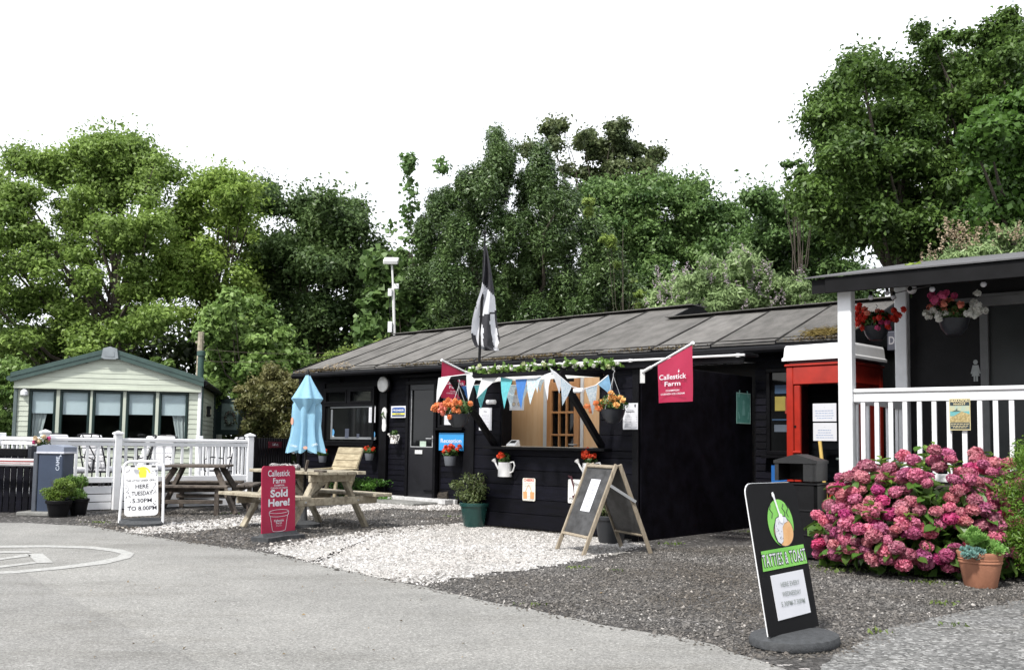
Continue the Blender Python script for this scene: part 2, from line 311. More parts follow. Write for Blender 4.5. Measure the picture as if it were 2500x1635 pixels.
# ---------------------------------------------------------------- ground, road, gravel
def pebbled(name, c1, c2, spots, scale, bump, rough=.95, big=.35, speck=.12, dist=.012, soft=.0):
    m = bpy.data.materials.new(name); m.use_nodes = True; t = m.node_tree; b = t.nodes['Principled BSDF']; b.inputs['Roughness'].default_value = rough; b.inputs['Specular IOR Level'].default_value = .25
    tc = t.nodes.new('ShaderNodeTexCoord'); v = t.nodes.new('ShaderNodeTexVoronoi'); v.inputs['Scale'].default_value = scale; v.inputs['Randomness'].default_value = 1
    n = t.nodes.new('ShaderNodeTexNoise'); n.inputs['Scale'].default_value = big; n.inputs['Detail'].default_value = 7; n.inputs['Roughness'].default_value = .7
    nf = t.nodes.new('ShaderNodeTexNoise'); nf.inputs['Scale'].default_value = scale*1.7; nf.inputs['Detail'].default_value = 4
    for k in (v, n, nf): t.links.new(tc.outputs['Object'], k.inputs['Vector'])
    r = t.nodes.new('ShaderNodeValToRGB'); r.color_ramp.elements[0].position = .36; r.color_ramp.elements[1].position = .64; r.color_ramp.elements[0].color = (*c1,1); r.color_ramp.elements[1].color = (*c2,1)
    t.links.new(n.outputs['Fac'], r.inputs['Fac'])
    sp = t.nodes.new('ShaderNodeSeparateColor'); t.links.new(v.outputs['Color'], sp.inputs[0])
    cr = t.nodes.new('ShaderNodeValToRGB'); e = cr.color_ramp.elements; e[0].position = 0; e[0].color = (.45+soft*.4,)*3+(1,); e[1].position = 1-speck; e[1].color = (1.25,1.25,1.25,1)
    x = cr.color_ramp.elements.new(min(.995, 1-speck+.02)); x.color = (*spots, 1); t.links.new(sp.outputs[0], cr.inputs['Fac'])
    mu = t.nodes.new('ShaderNodeMixRGB'); mu.blend_type = 'MULTIPLY'; mu.inputs[0].default_value = 1; t.links.new(r.outputs[0], mu.inputs[1]); t.links.new(cr.outputs[0], mu.inputs[2])
    mg = t.nodes.new('ShaderNodeMixRGB'); mg.blend_type = 'MULTIPLY'; mg.inputs[0].default_value = .5; t.links.new(mu.outputs[0], mg.inputs[1])
    r2 = t.nodes.new('ShaderNodeValToRGB'); r2.color_ramp.elements[0].position = .3; r2.color_ramp.elements[0].color = (.4,.4,.4,1); r2.color_ramp.elements[1].position = .6; r2.color_ramp.elements[1].color = (1.2,1.2,1.2,1); t.links.new(nf.outputs['Fac'], r2.inputs['Fac']); t.links.new(r2.outputs[0], mg.inputs[2])
    ns = t.nodes.new('ShaderNodeTexNoise'); ns.inputs['Scale'].default_value = 1.1; ns.inputs['Detail'].default_value = 8; ns.inputs['Roughness'].default_value = .75; mp = t.nodes.new('ShaderNodeMapping'); mp.inputs['Rotation'].default_value = (0,0,.7); mp.inputs['Scale'].default_value = (.35,1.3,1); t.links.new(tc.outputs['Object'], mp.inputs[0]); t.links.new(mp.outputs[0], ns.inputs['Vector'])
    rs = t.nodes.new('ShaderNodeValToRGB'); rs.color_ramp.elements[0].position = .33; rs.color_ramp.elements[0].color = (.8,.79,.77,1); rs.color_ramp.elements[1].position = .5; rs.color_ramp.elements[1].color = (1,1,1,1); t.links.new(ns.outputs['Fac'], rs.inputs[0])
    m3 = t.nodes.new('ShaderNodeMixRGB'); m3.blend_type = 'MULTIPLY'; m3.inputs[0].default_value = 1; t.links.new(mg.outputs[0], m3.inputs[1]); t.links.new(rs.outputs[0], m3.inputs[2]); t.links.new(m3.outputs[0], b.inputs['Base Color'])
    bp = t.nodes.new('ShaderNodeBump'); bp.inputs['Strength'].default_value = bump; bp.inputs['Distance'].default_value = dist; ad = t.nodes.new('ShaderNodeMath'); ad.operation = 'ADD'
    t.links.new(v.outputs['Distance'], ad.inputs[0]); t.links.new(nf.outputs['Fac'], ad.inputs[1]); t.links.new(ad.outputs[0], bp.inputs['Height']); t.links.new(bp.outputs[0], b.inputs['Normal'])
    return m
GRAVEL = pebbled('dark_gravel', (.07,.066,.064), (.13,.125,.12), (4,4,4), 32, 1.0, big=.8, speck=.05, dist=.03)
ASPHALT = pebbled('asphalt', (.2,.198,.188), (.28,.276,.262), (1.5,1.5,1.5), 110, .4, big=.45, speck=.05, dist=.004, soft=.6)
ASPHALT2 = pebbled('older_asphalt', (.172,.17,.162), (.25,.247,.236), (1.5,1.5,1.5), 110, .4, big=.45, speck=.05, dist=.004, soft=.6)
PALE = pebbled('pale_tarmac', (.15,.15,.148), (.22,.22,.215), (1.8,1.8,1.8), 50, .9, big=.8, speck=.15)
WGRAVEL = pebbled('white_gravel', (.33,.32,.305), (.45,.44,.42), (1.3,1.3,1.3), 36, 1.0, big=1, speck=.3)
struct = dict(kind='structure')
mb = MB(); mb.add([(-400,-100,0),(400,-100,0),(400,700,0),(-400,700,0)], [(0,1,2,3)]); obj('ground', mb, GRAVEL, **struct)
road_px = [(-900,1268),(0,1276),(60,1276),(140,1281),(220,1283),(330,1303),(450,1322),(640,1347),(800,1382),(1000,1425),(1200,1470),(1500,1530),(1700,1565),(1850,1608),(1960,1650)]
edge = [G(*p) for p in road_px]
def jitter(P, a=.012, step=.12):
    out = []
    for p, q in zip(P[:-1], P[1:]):
        n = max(1, int((q-p).length/step))
        for i in range(n): out.append(p.lerp(q, i/n)+Vector((random.gauss(0,a), random.gauss(0,a), 0)))
    return out+[P[-1]]
rp_ = [(p.x, p.y) for p in jitter(edge)]+[(3.5,1.5),(3.5,-25),(-60,-25),(-60, edge[0].y)]
mb = MB(); mb.add([(x, y, .004) for x, y in rp_], [tuple(range(len(rp_)))[::-1]]); obj('road', mb, ASPHALT, **struct)
pp = [(1965,1650),(2060,1590),(2130,1548),(2300,1503),(2500,1463),(2900,1400)]
pe = [G(*p) for p in pp]; P = [(p.x, p.y) for p in jitter(pe, .02)]+[(14, pe[-1].y),(14,-10),(3.52,-10),(3.52,1.5)]
mb = MB(); mb.add([(x, y, .004) for x, y in P], [tuple(range(len(P)))[::-1]]); obj('path', mb, PALE, **struct)
W1 = [(650,1338),(740,1320),(880,1300),(1000,1285),(1130,1277),(1240,1285),(1400,1302),(1570,1328),(1500,1350),(1390,1372),(1280,1390),(1180,1400),(1090,1420),(1015,1425),(900,1404),(780,1378)]
W2 = [(300,1299),(350,1286),(430,1276),(560,1266),(650,1258),(760,1245),(930,1222),(1060,1213),(1140,1217),(1140,1243),(1060,1246),(960,1240),(860,1248),(760,1258),(660,1275),(560,1287),(450,1300),(370,1304)]
def inpoly(P, q):
    c = False; j = len(P)-1
    for i in range(len(P)):
        if (P[i][1] > q[1]) != (P[j][1] > q[1]) and q[0] < (P[j][0]-P[i][0])*(q[1]-P[i][1])/(P[j][1]-P[i][1])+P[i][0]: c = not c
        j = i
    return c
def stones(poly_list, n, r, m, name, feather=.06, reject=None, z=.0, flatk=.55):
    V0 = np.array([(1,0,0),(0,1,0),(-1,0,0),(0,-1,0),(0,0,1),(0,0,-.3)]); Fs = np.array([(0,1,4),(1,2,4),(2,3,4),(3,0,4),(1,0,5),(0,3,5)])
    pts = []
    for P in poly_list:
        xs = [p[0] for p in P]; ys = [p[1] for p in P]; k = 0; tries = 0; tot = n if len(poly_list) == 1 else n//len(poly_list)
        while k < tot and tries < tot*12:
            tries += 1; q = (random.uniform(min(xs)-feather, max(xs)+feather), random.uniform(min(ys)-feather, max(ys)+feather))
            qq = (q[0]+random.gauss(0, feather), q[1]+random.gauss(0, feather))
            if inpoly(P, qq) and not (reject and reject(q)): pts.append(q); k += 1
    C = np.array(pts); n = len(C); s = r*rng.lognormal(0, .35, n)
    a = rng.uniform(0, 6.28, n); V = V0[None]*np.stack([s, s*rng.uniform(.5,.9,n), s*flatk*rng.uniform(.6,1.4,n)], 1)[:,None,:]
    V = V+rng.normal(size=V.shape)*(s*.14)[:,None,None]
    c, si = np.cos(a)[:,None], np.sin(a)[:,None]; X = V[...,0]*c-V[...,1]*si; Y = V[...,0]*si+V[...,1]*c; t = rng.normal(size=(n,1))*.3
    V = np.stack([X+C[:,:1], Y+C[:,1:2], V[...,2]+X*t+z+.002], 2).reshape(-1,3)
    F_ = (Fs[None]+6*np.arange(n)[:,None,None]).reshape(-1,3)
    return link(name, npmesh(name, V, F_, m), kind='stuff')
def isl(name, c1, c2, rough=.9, vary=1.0):
    m = bpy.data.materials.new(name); m.use_nodes = True; t = m.node_tree; b = t.nodes['Principled BSDF']; b.inputs['Roughness'].default_value = rough; b.inputs['Specular IOR Level'].default_value = .25
    g = t.nodes.new('ShaderNodeNewGeometry'); r = t.nodes.new('ShaderNodeValToRGB'); r.color_ramp.elements[0].color = (*c1,1); r.color_ramp.elements[1].color = (*c2,1); t.links.new(g.outputs['Random Per Island'], r.inputs[0]); tc = t.nodes.new('ShaderNodeTexCoord'); n = t.nodes.new('ShaderNodeTexNoise'); n.inputs['Scale'].default_value = .9; n.inputs['Detail'].default_value = 6; t.links.new(tc.outputs['Object'], n.inputs['Vector']); r3 = t.nodes.new('ShaderNodeValToRGB'); r3.color_ramp.elements[0].position = .35; r3.color_ramp.elements[0].color = (.62,.58,.53,1); r3.color_ramp.elements[1].position = .65; r3.color_ramp.elements[1].color = (1.0,1.0,1.0,1); t.links.new(n.outputs['Fac'], r3.inputs[0]); mu = t.nodes.new('ShaderNodeMixRGB'); mu.blend_type = 'MULTIPLY'; mu.inputs[0].default_value = vary; t.links.new(r.outputs[0], mu.inputs[1]); t.links.new(r3.outputs[0], mu.inputs[2]); t.links.new(mu.outputs[0], b.inputs['Base Color']); return m, r
wstone, r_ = isl('white_stone', (.3,.29,.285), (.66,.645,.63), vary=.5); r_.color_ramp.elements[0].position = .12; x = r_.color_ramp.elements.new(.06); x.color = (.22,.21,.2,1)
gstone, r_ = isl('grey_stone', (.065,.063,.06), (.25,.243,.23)); x = r_.color_ramp.elements.new(.955); x.color = (.19,.18,.17,1); x = r_.color_ramp.elements.new(.975); x.color = (.5,.48,.46,1)
pw1 = [tuple(G(*p).xy) for p in W1]; pw2 = [tuple(G(*p).xy) for p in W2]
for i, P in enumerate((pw1, pw2)):
    mb = MB(); q = [(p.x, p.y) for p in jitter([Vector((*p, 0)) for p in P]+[Vector((*P[0], 0))], .05, .1)][:-1]
    mb.add([(x, y, .005+.001*i) for x, y in q], [tuple(range(len(q)))[::-1]]); obj('gravel_patch' if i == 0 else 'gravel_path', mb, WGRAVEL, **struct)
roadpoly = [(p.x, p.y) for p in edge]+[(3.5,1.5),(-60,-25)]
def onroad(q): return inpoly(rp_, q)
kio = [HUT.w(1.9,-2.85).xy, HUT.w(4.6,-2.85).xy, HUT.w(4.6,0).xy, HUT.w(1.9,0).xy]
def blocked(q): return onroad(q) or inpoly(kio, q) or (HUT.loc((q[0], q[1], 0)).y > -.02 and HUT.loc((q[0],q[1],0)).x > -6)
stones([pw1], 21000, .0135, wstone, 'white_gravel_stones', .06, blocked)
stones([pw2], 5500, .02, wstone, 'white_path_stones', .07, blocked)
dg = [[tuple(G(*p).xy) for p in ((940,1410),(1250,1475),(1500,1530),(1850,1608),(2060,1600),(2250,1515),(2520,1462),(2520,1420),(2350,1400),(2000,1380),(1850,1330),(1600,1340),(1450,1375),(1200,1405))]]
stones(dg, 34000, .0105, gstone, 'dark_gravel_stones', .05, blocked)
dg2 = [[tuple(G(*p).xy) for p in ((180,1285),(640,1345),(760,1330),(1130,1282),(1120,1240),(800,1250),(560,1240),(190,1255))]]
stones(dg2, 13000, .016, gstone, 'dark_gravel_stones', .05, blocked)
# loose stones scattered over the road edge
strip = [[(p.x+.0, p.y+.05) for p in edge[4:]]+[(p.x-.03, p.y-.09) for p in edge[4:][::-1]]]
stones(strip, 2600, .011, gstone, 'edge_stones', .02, None, .003)
# road marking: long white roundel with the number inside
LINE = mat('road_paint', (.26,.26,.25), .85, 0, 30, .3, 100, fac=(.35,.6), col2=(.4,.4,.385))
mk = thing('road_marking', 'worn white oval marking with a number painted on the asphalt at the left', 'road marking', G(100,1360))
o0 = G(100,1360)
outer = [(-300,1345),(-150,1334),(0,1331),(120,1330),(230,1333),(300,1341),(328,1350),(318,1361),(260,1375),(150,1388),(40,1398),(-100,1404),(-300,1402)]
inner = [(-290,1350),(-150,1339),(0,1336),(120,1335),(215,1338),(272,1345),(296,1351),(285,1359),(230,1370),(140,1382),(40,1392),(-100,1398),(-290,1396)]
mb = MB(); n = len(outer); V = [G(*p, .008)-o0 for p in outer+inner]
mb.add(V, [(i, i+n, i+n+1, i+1) for i in range(n-1)]); obj('oval_line', mb, LINE, mk)
mb = MB()
for q in ([(-90,1345),(70,1344),(78,1348.5),(-90,1349.5)], [(-90,1373),(0,1362),(66,1351),(78,1356),(0,1366),(-90,1378)], [(66,1351),(104,1350),(130,1372),(90,1373.5)], [(-90,1389),(0,1380),(88,1370),(90,1373.5),(0,1385),(-90,1394)]):
    mb.add([G(*p, .0085)-o0 for p in q], [tuple(range(len(q)))[::-1]])
obj('painted_number', mb, LINE, mk)
P = [G(*p) for p in ((-300,1385),(60,1398),(130,1440),(260,1505),(400,1570),(560,1660),(600,1900))]; P = jitter(P, .01, .2)
mb = MB(); mb.add([(p.x, p.y, .0055) for p in P]+[(-25,.8,.0055),(-25,P[0].y,.0055)], [tuple(range(len(P)+2))[::-1]]); obj('road_patch', mb, ASPHALT2, **struct)
# dry leaves and bits of grit on the asphalt
mb = MB()
litter = leafmat('litter', (.06,.05,.03), (.3,.2,.08), 0)
C = np.array([[*G(random.uniform(200,1500), random.uniform(1400,1620)).xy, .012] for _ in range(46)]); V, F_ = leaves(C, np.tile([0,0,1.], (46,1))+rng.normal(size=(46,3))*.3, .022)
link('leaf_litter', npmesh('leaf_litter', V, F_, litter), kind='stuff')

weed = leafmat('weed_leaf', (.06,.11,.02), (.2,.26,.07), .3); L_ = []
for (u, v, k, s) in ((2010,1385,60,.12),(1640,1330,40,.1),(1405,1388,30,.08),(2300,1475,24,.07),(2140,1545,18,.06),(2330,1530,14,.06),(1830,1300,50,.12),(560,1255,40,.1),(1090,1262,20,.07),(1290,1480,16,.05),(240,1277,30,.1),(2060,1395,60,.14),(2270,1425,40,.1),(1500,1395,10,.05)):
    p = G(u, v); C = np.array(p)+rng.normal(size=(k,3))*[s,s*.6,.0]+[0,0,.018]; L_.append(leaves(C, rng.normal(size=(k,3))*.6+[0,0,.4], .035, .4, A=rng.normal(size=(k,3))+[0,0,1.2]))
link('weeds', npmesh('weeds', *joinVF(L_), weed), kind='stuff')

# ---------------------------------------------------------------- the black hut
hut = thing('reception_hut', 'long black timber reception hut with a grey felt roof', 'hut', HUT.w(0,0), HZ)
XL = HUT.px(734, 1000)[0]; XR = 6.0; EZ = 2.6
def X(u, y=0, v=1000): return HUT.px(u, v, y)[0]
def XZ(u, v, y=0): return HUT.px(u, v, y)
mb = MB(); BRK = HUT.px(1701, 746, 2.7)[0]; mb.box(((XL+BRK)/2, 2.75, 1.29), (BRK-XL-.04, 5.4, 2.5)).box(((BRK+XR)/2, 1.94, 1.29), (XR-BRK+.03, 3.78, 2.5)); obj('wall', mb, BLACKTRIM, hut)
for i in range(24): o = lapboard('plank', hut, 0, 3.8, .06+i*.104, .106, 0, BLACKWOOD); o.location = (XR, 1.94, .06+i*.104); o.rotation_euler = (0,0,R(90))
wx0, wz1 = XZ(797,948); wx1, _ = XZ(920,948); wz0 = XZ(860,1083)[1]
px0, px1 = X(931), X(948); dx0, dx1 = X(998), X(1071); w2x1 = X(1137); w2z0 = XZ(1100,1044)[1]; w2z1 = XZ(1100,945)[1]; dz1 = XZ(1035,938)[1]
rows = int((EZ-.06)/.104)
wr0, wr1 = X(1876), X(1946); wrz0 = XZ(1900,1110)[1]; wrz1 = XZ(1900,900)[1]
for i in range(rows):
    z0 = .08+i*.104; z1 = z0+.104
    def seg(a, b):
        if b-a > .03: lapboard('plank', hut, a, b, z0, .106, .04, BLACKWOOD)
    if z1 > wz0-.05 and z0 < wz1+.06: seg(XL, wx0-.09); seg(wx1+.09, px0)
    else: seg(XL, px0)
    seg(px1, dx0-.06)
    if z0 > dz1+.05: seg(dx0-.06, dx1+.06)
    if not (z1 > w2z0-.04 and z0 < w2z1+.05): seg(dx1+.06, w2x1)
    if z1 > wrz0 and z0 < wrz1: seg(4.7, wr0-.05); seg(wr1+.05, XR)
    else: seg(4.7, XR)
for a, b in ((px0, px1), (w2x1, X(1156)), (XL-.03, XL+.07)): piece('corner_board', hut, ((a+b)/2, -.02, EZ/2), (b-a, .06, EZ-.04), BLACKTRIM)
piece('cover_strip', hut, (X(828), -.01, (wz1+EZ)/2+.05), (.05, .04, EZ-wz1-.15), BLACKTRIM)
def window(parent, x0, x1, z0, z1, split=True, y=-.03):
    f = link('window', None, parent); m = BLACKTRIM; t = .055
    mb = MB()
    for c, d in ((((x0+x1)/2, y, z1-t/2), (x1-x0, .09, t)), (((x0+x1)/2, y, z0+t/2), (x1-x0, .09, t)), ((x0+t/2, y, (z0+z1)/2), (t, .088, z1-z0-2*t)), ((x1-t/2, y, (z0+z1)/2), (t, .088, z1-z0-2*t))): mb.box(c, d, ch=.006)
    obj('window_frame', mb, m, f)
    piece('sill', f, ((x0+x1)/2, y-.04, z0-.025), (x1-x0+.1, .14, .04), m)
    if split:
        zt = z0+(z1-z0)*.69; xm = (x0+x1)/2; mb = MB(); mb.box((xm, y, zt), (x1-x0-2*t, .084, .06), ch=.006); mb.box((xm, y, (zt+.03+z1-t)/2), (.09, .08, z1-t-zt-.03), ch=.006)
        for a, b in ((x0+t, xm-.045), (xm+.045, x1-t)):
            q0, q1 = zt+.03, z1-t
            for c, d in ((((a+b)/2, y-.02, q1-.02), (b-a, .07, .04)), (((a+b)/2, y-.02, q0+.02), (b-a, .07, .04)), ((a+.02, y-.02, (q0+q1)/2), (.04, .068, q1-q0-.08)), ((b-.02, y-.02, (q0+q1)/2), (.04, .068, q1-q0-.08))): mb.box(c, d, ch=.005)
        obj('vent_frames', mb, m, f)
        for a, b in ((x0+t+.04, xm-.085), (xm+.085, x1-t-.04)): piece('pane', f, ((a+b)/2, y+.0, (zt+z1)/2), (b-a, .01, z1-zt-.1), DGLASS, ch=0)
        piece('pane', f, (xm, y+.005, (z0+t+zt)/2), (x1-x0-2*t, .01, zt-z0-t), DGLASS, ch=0)
    else: piece('pane', f, ((x0+x1)/2, y+.01, (z0+z1)/2), (x1-x0-2*t, .01, z1-z0-2*t), DGLASS, ch=0)
    return f
w = window(hut, wx0, wx1, wz0, wz1)
# light edge of the inner ledge and pale blind rail seen in the big pane
for (u0,v0,u1,v1,m) in ((806,991,915,995,METAL),(808,996,812,1072,METAL),(806,1066,916,1072,METAL)):
    a, z_ = XZ((u0+u1)/2, (v0+v1)/2, -.04); piece('window_bead', w, (a, -.04, z_), (X(u1)-X(u0), .012, max(.012,(v1-v0)*.0078)), mat('dull_bead', (.16,.17,.18), .4), ch=0)
for (u, v, ww, hh, m) in ((847,1058,.12,.2,mat('till_blue',(.06,.07,.1),.5)),(874,1064,.08,.09,mat('till_blue',(.06,.07,.1),.5)),(885,1070,.3,.02,METAL)):
    a, z_ = XZ(u, v, -.04); piece('counter_item', w, (a, -.036, z_), (ww, .02, hh), m, ch=.004)
for u, v in ((812,1055),(911,1060)):
    a, z_ = XZ(u, v, -.05); flat(w, 'sticker', ell(a, z_, .05, .07, 16), mat('sticker_blue', (.1,.3,.55), .5), -.042); flat(w, 'sticker', ell(a, z_-.09, .05, .03, 12), mat('sticker_pale', (.4,.5,.6), .5), -.042)
w2 = window(hut, dx1+.05, w2x1-.01, w2z0, w2z1, False)
wr = window(hut, wr0, wr1, wrz0, wrz1, False)
for (u, v, ww, hh, c) in ((1905,985,.16,.2,(.25,.2,.04)),(1925,990,.1,.22,(.25,.03,.02)),(1915,1045,.3,.1,(.08,.1,.13)),(1912,950,.25,.12,(.02,.05,.1)),(1912,1024,.33,.02,(.3,.3,.3))):
    a, z_ = XZ(u, v, -.03); piece('leaflet', wr, (a, -.028, z_), (ww, .006, hh), mat('leaflet%s' % u, c, .6), ch=0)
# door
door = link('door', None, hut); y = -.03
zb = .1
for c, d in (((dx0+.03, y, (zb+dz1)/2), (.07,.1,dz1-zb)), ((dx1-.03, y, (zb+dz1)/2), (.07,.1,dz1-zb)), (((dx0+dx1)/2, y, dz1+.035), (dx1-dx0+.03,.1,.07)), (((dx0+dx1)/2, y-.04, dz1+.16), (dx1-dx0+.3,.1,.05))): piece('door_frame', door, c, d, BLACKTRIM)
gz0 = XZ(1037,1090)[1]; gz1 = XZ(1037,952)[1]; gx0, gx1 = X(1010), X(1063)
mb = MB(); mb.box(((dx0+dx1)/2, y+.005, (zb+gz0)/2), (dx1-dx0-.14, .05, gz0-zb), ch=.005); mb.box(((dx0+dx1)/2, y+.005, (gz1+dz1)/2), (dx1-dx0-.14, .05, dz1-gz1), ch=.005)
mb.box(((dx0+.07+gx0)/2, y+.005, (gz0+gz1)/2), (gx0-dx0-.07, .05, gz1-gz0)); mb.box(((dx1-.07+gx1)/2, y+.005, (gz0+gz1)/2), (dx1-.07-gx1, .05, gz1-gz0)); obj('door_leaf', mb, mat('door_black', (.01,.01,.013), .4, .2), door)
piece('pane', door, ((gx0+gx1)/2, y+.01, (gz0+gz1)/2), (gx1-gx0, .01, gz1-gz0), DGLASS, ch=0)
piece('glass_bead', door, ((gx0+gx1)/2, y-.02, gz0-.005), (gx1-gx0+.02, .02, .02), METAL)
piece('glass_bead', door, (gx0-.005, y-.02, (gz0+gz1)/2), (.014, .02, gz1-gz0), METAL)
a, z_ = XZ(1028,1103); piece('letter_plate', door, (a, -.062, z_), (.2,.02,.075), WHITEPT); a, z_ = XZ(1064,1077); mb = MB().box((a,-.07,z_), (.045,.02,.22)).tube([(a,-.07,z_+.05),(a,-.12,z_+.05),(a-.14,-.12,z_+.05)], .012); obj('handle', mb, METAL, door)
a, z_ = XZ(1036,1083); piece('sticker', door, (a,-.036,z_), (.17,.004,.1), mat('door_sticker', (.4,.5,.42), .6), ch=0)
piece('threshold', hut, ((dx0+dx1)/2+.1, -.12, .06), (1.6,.3,.08), mat('step_white', (.5,.5,.5), .8, .2, 8))
piece('door_step', hut, (X(1020), -.55, .02), (1.75,.65,.06), mat('concrete', (.2,.2,.19), .9, .25, 6, .4), ch=.01)
piece('plinth', hut, ((XL+dx0)/2+2, -.02, .05), (2.2,.07,.1), mat('step_white', (.5,.5,.5)))
piece('bolt', door, (X(1058), -.07, .23), (.28,.03,.04), BLACKTRIM)
# roof: mineral felt strips laid from eave to ridge, on a deck, with fascia, gutter and ridge caps
FELT = mat('roof_felt', (.125,.121,.115), .95, 0, 3, .9, 160, orand=.14, col2=(.2,.192,.183), stretch=(1.6,.7,1), spec=.12)
BRK = X(1701, 2.7)                      # where the higher left roof stops
RL, RR, YE, YR, YB = HUT.px(714, 908, -.36)[0], 6.2, -.3, 2.7, 5.7
def roofside(x0, x1, zr, front=True):
    n = max(1, round((x1-x0)/.92)); w_ = (x1-x0)/n
    for i in range(n):
        a, b = x0+i*w_, x0+(i+1)*w_; mb = MB(); K = 7
        ys = [YE-.06+(YR-YE+.06)*k/K for k in range(K+1)]
        if not front: ys = [YB+.06-(YB-YR+.06)*k/K for k in range(K+1)]
        vs = []
        for k, yy in enumerate(ys):
            zz = EZ+(zr-EZ)*(1-abs(YR-yy)/(YR-YE)); 
            for xx, dz in ((a+.014, .016), (a+.07, .016), ((a+b)/2, .006), (b-.014, .0)): vs.append((xx+.006*math.sin(k*1.7+i), yy, zz+dz+random.uniform(-.004,.004)))
        o = 4*(K+1); vs += [(x, yy, z-.02) for (x, yy, z) in vs]
        fs = []
        for k in range(K):
            for j in range(3):
                q = (k*4+j, k*4+j+1, (k+1)*4+j+1, (k+1)*4+j); fs.append(q if front else q[::-1]); fs.append(tuple(t+o for t in (q[::-1] if front else q)))
            for j in (0, 3): fs.append((k*4+j, (k+1)*4+j, (k+1)*4+j+o, k*4+j+o))
        fs.append((0,1,1+o,o)); fs.append((1,2,2+o,1+o)); fs.append((2,3,3+o,2+o))
        obj('felt_strip', mb.add(vs, fs), FELT, hut)
roofside(RL, BRK, 3.72); roofside(RL, BRK, 3.72, False); YR = 1.8; roofside(BRK, RR, 3.385); YB = 3.9; roofside(BRK, RR, 3.385, False); YR, YB = 2.7, 5.7
mb = MB()
for x0, x1, zr, YR, YB in ((RL+.03, BRK-.0, 3.68, 2.7, 5.7), (BRK+.002, RR-.03, 3.34, 1.8, 3.9)):
    mb.add([(x0,YE,EZ-.03),(x0,YR,zr-.01),(x0,YB,EZ-.03),(x1,YE,EZ-.03),(x1,YR,zr-.01),(x1,YB,EZ-.03)], [(0,1,2),(5,4,3),(0,3,4,1),(1,4,5,2),(0,2,5,3)])
obj('roof_deck', mb, BLACKTRIM, hut)
for x0, x1, zr, YR in ((RL, BRK+.05, 3.735, 2.7), (BRK+.05, RR, 3.40, 1.8)):
    mb = MB(); 
    for s in (-1, 1): mb.beam((x0, YR+s*.13, zr-.035), (x1, YR+s*.13, zr-.035), .28, .014)
    obj('ridge_cap', mb, FELT, hut)
for x_, zr, YR, Y0 in ((RL-.02, 3.7, 2.7, YE), (BRK+.03, 3.7, 2.7, 1.85), (RR+.02, 3.36, 1.8, YE)):
    for s, nm in ((-1,'f'),(1,'b')):
        mb = MB(); ye = YR+s*(YR-Y0+.03); zb_ = EZ-.12 if Y0 == YE else 3.26; ez_ = zb_+.15
        mb.add([(x_-.015,ye,zb_),(x_+.015,ye,zb_),(x_+.015,YR,zr-.12),(x_-.015,YR,zr-.12),(x_-.015,ye,ez_),(x_+.015,ye,ez_),(x_+.015,YR,zr+.04),(x_-.015,YR,zr+.04)], [(0,1,2,3),(7,6,5,4),(0,4,5,1),(1,5,6,2),(3,2,6,7),(0,3,7,4)])
        obj('bargeboard', mb, BLACKTRIM, hut)
BITU = mat('bitumen', (.026,.025,.024), .85, .3, 9, spec=.1)
for (x0, x1, zr, yr) in ((RL, BRK, 3.72, 2.7), (BRK, RR, 3.385, 1.8)):
    n = max(1, round((x1-x0)/.92))
    for i in range(1, n+(x1 == BRK)*0):
        x = x0+i*(x1-x0)/n; K = 8; obj('bitumen_seam', MB().tube([(x+random.uniform(-.006,.006), YE-.05+(yr-YE)*k/K, EZ+.015+(zr-EZ)*(k/K)-.05*(zr-EZ)/3*0+(-.02)) for k in range(K+1)], [random.uniform(.015,.023) for _ in range(K+1)], 6), BITU, hut)
mb = MB().beam((RL+.05, YE+.12, EZ+.06), (RR-.05, YE+.12, EZ+.06), .012, .014); obj('eave_seam', mb, BITU, hut)
piece('fascia', hut, ((RL+RR)/2, YE-.03, EZ-.07), (RR-RL-.1, .04, .15), BLACKTRIM)
mb = MB().tube([(RL+.1, YE-.11, EZ-.1), (RR-.1, YE-.11, EZ-.12)], .055, 10); obj('gutter', mb, BLACKTRIM, hut)
# eave moss
moss = leafmat('moss', (.05,.035,.015), (.2,.15,.07), 0, .9, 3)
xs = rng.uniform(RL+.1, RR-.1, 5200); d_ = (np.sin(xs*2.3)+np.sin(xs*.9+1))*.5+.6; keep = rng.uniform(0,1.6,5200) < d_; xs = xs[keep]; C = np.stack([xs, YE-.07+rng.normal(size=len(xs))*.02, EZ+.002+rng.normal(size=len(xs))*.014], 1)
V, F_ = leaves(C, rng.normal(size=(len(C),3)), .03); link('moss', npmesh('moss', V, F_, moss), hut, kind='stuff')
dry = leafmat('dry_grass', (.12,.09,.02), (.3,.23,.08), .2, .9, 3)
gx, gz_ = XZ(2012, 822, -.1); C = np.array([gx, -.12, EZ+.08])+rng.normal(size=(900,3))*np.array([.13,.08,.02]); C[:,2] = EZ+.03+(C[:,1]+.3)*.3+np.abs(rng.normal(size=900))*.03
V, F_ = leaves(C, rng.normal(size=(900,3))*[.3,.3,1], .09, .12, 0, rng.normal(size=(900,3))*[1,.6,.15]); link('dry_moss_tuft', npmesh('tuft', V, F_, dry), hut, kind='stuff')
gx, _ = XZ(818, 890, -.3); C = np.array([gx, -.22, EZ+.05])+rng.normal(size=(120,3))*np.array([.28,.06,.05])
V, F_ = leaves(C, rng.normal(size=(120,3)), .08, .15); link('dry_weeds', npmesh('tuft', V, F_, leafmat('straw', (.35,.25,.15), (.6,.48,.3), .2)), hut, kind='stuff')

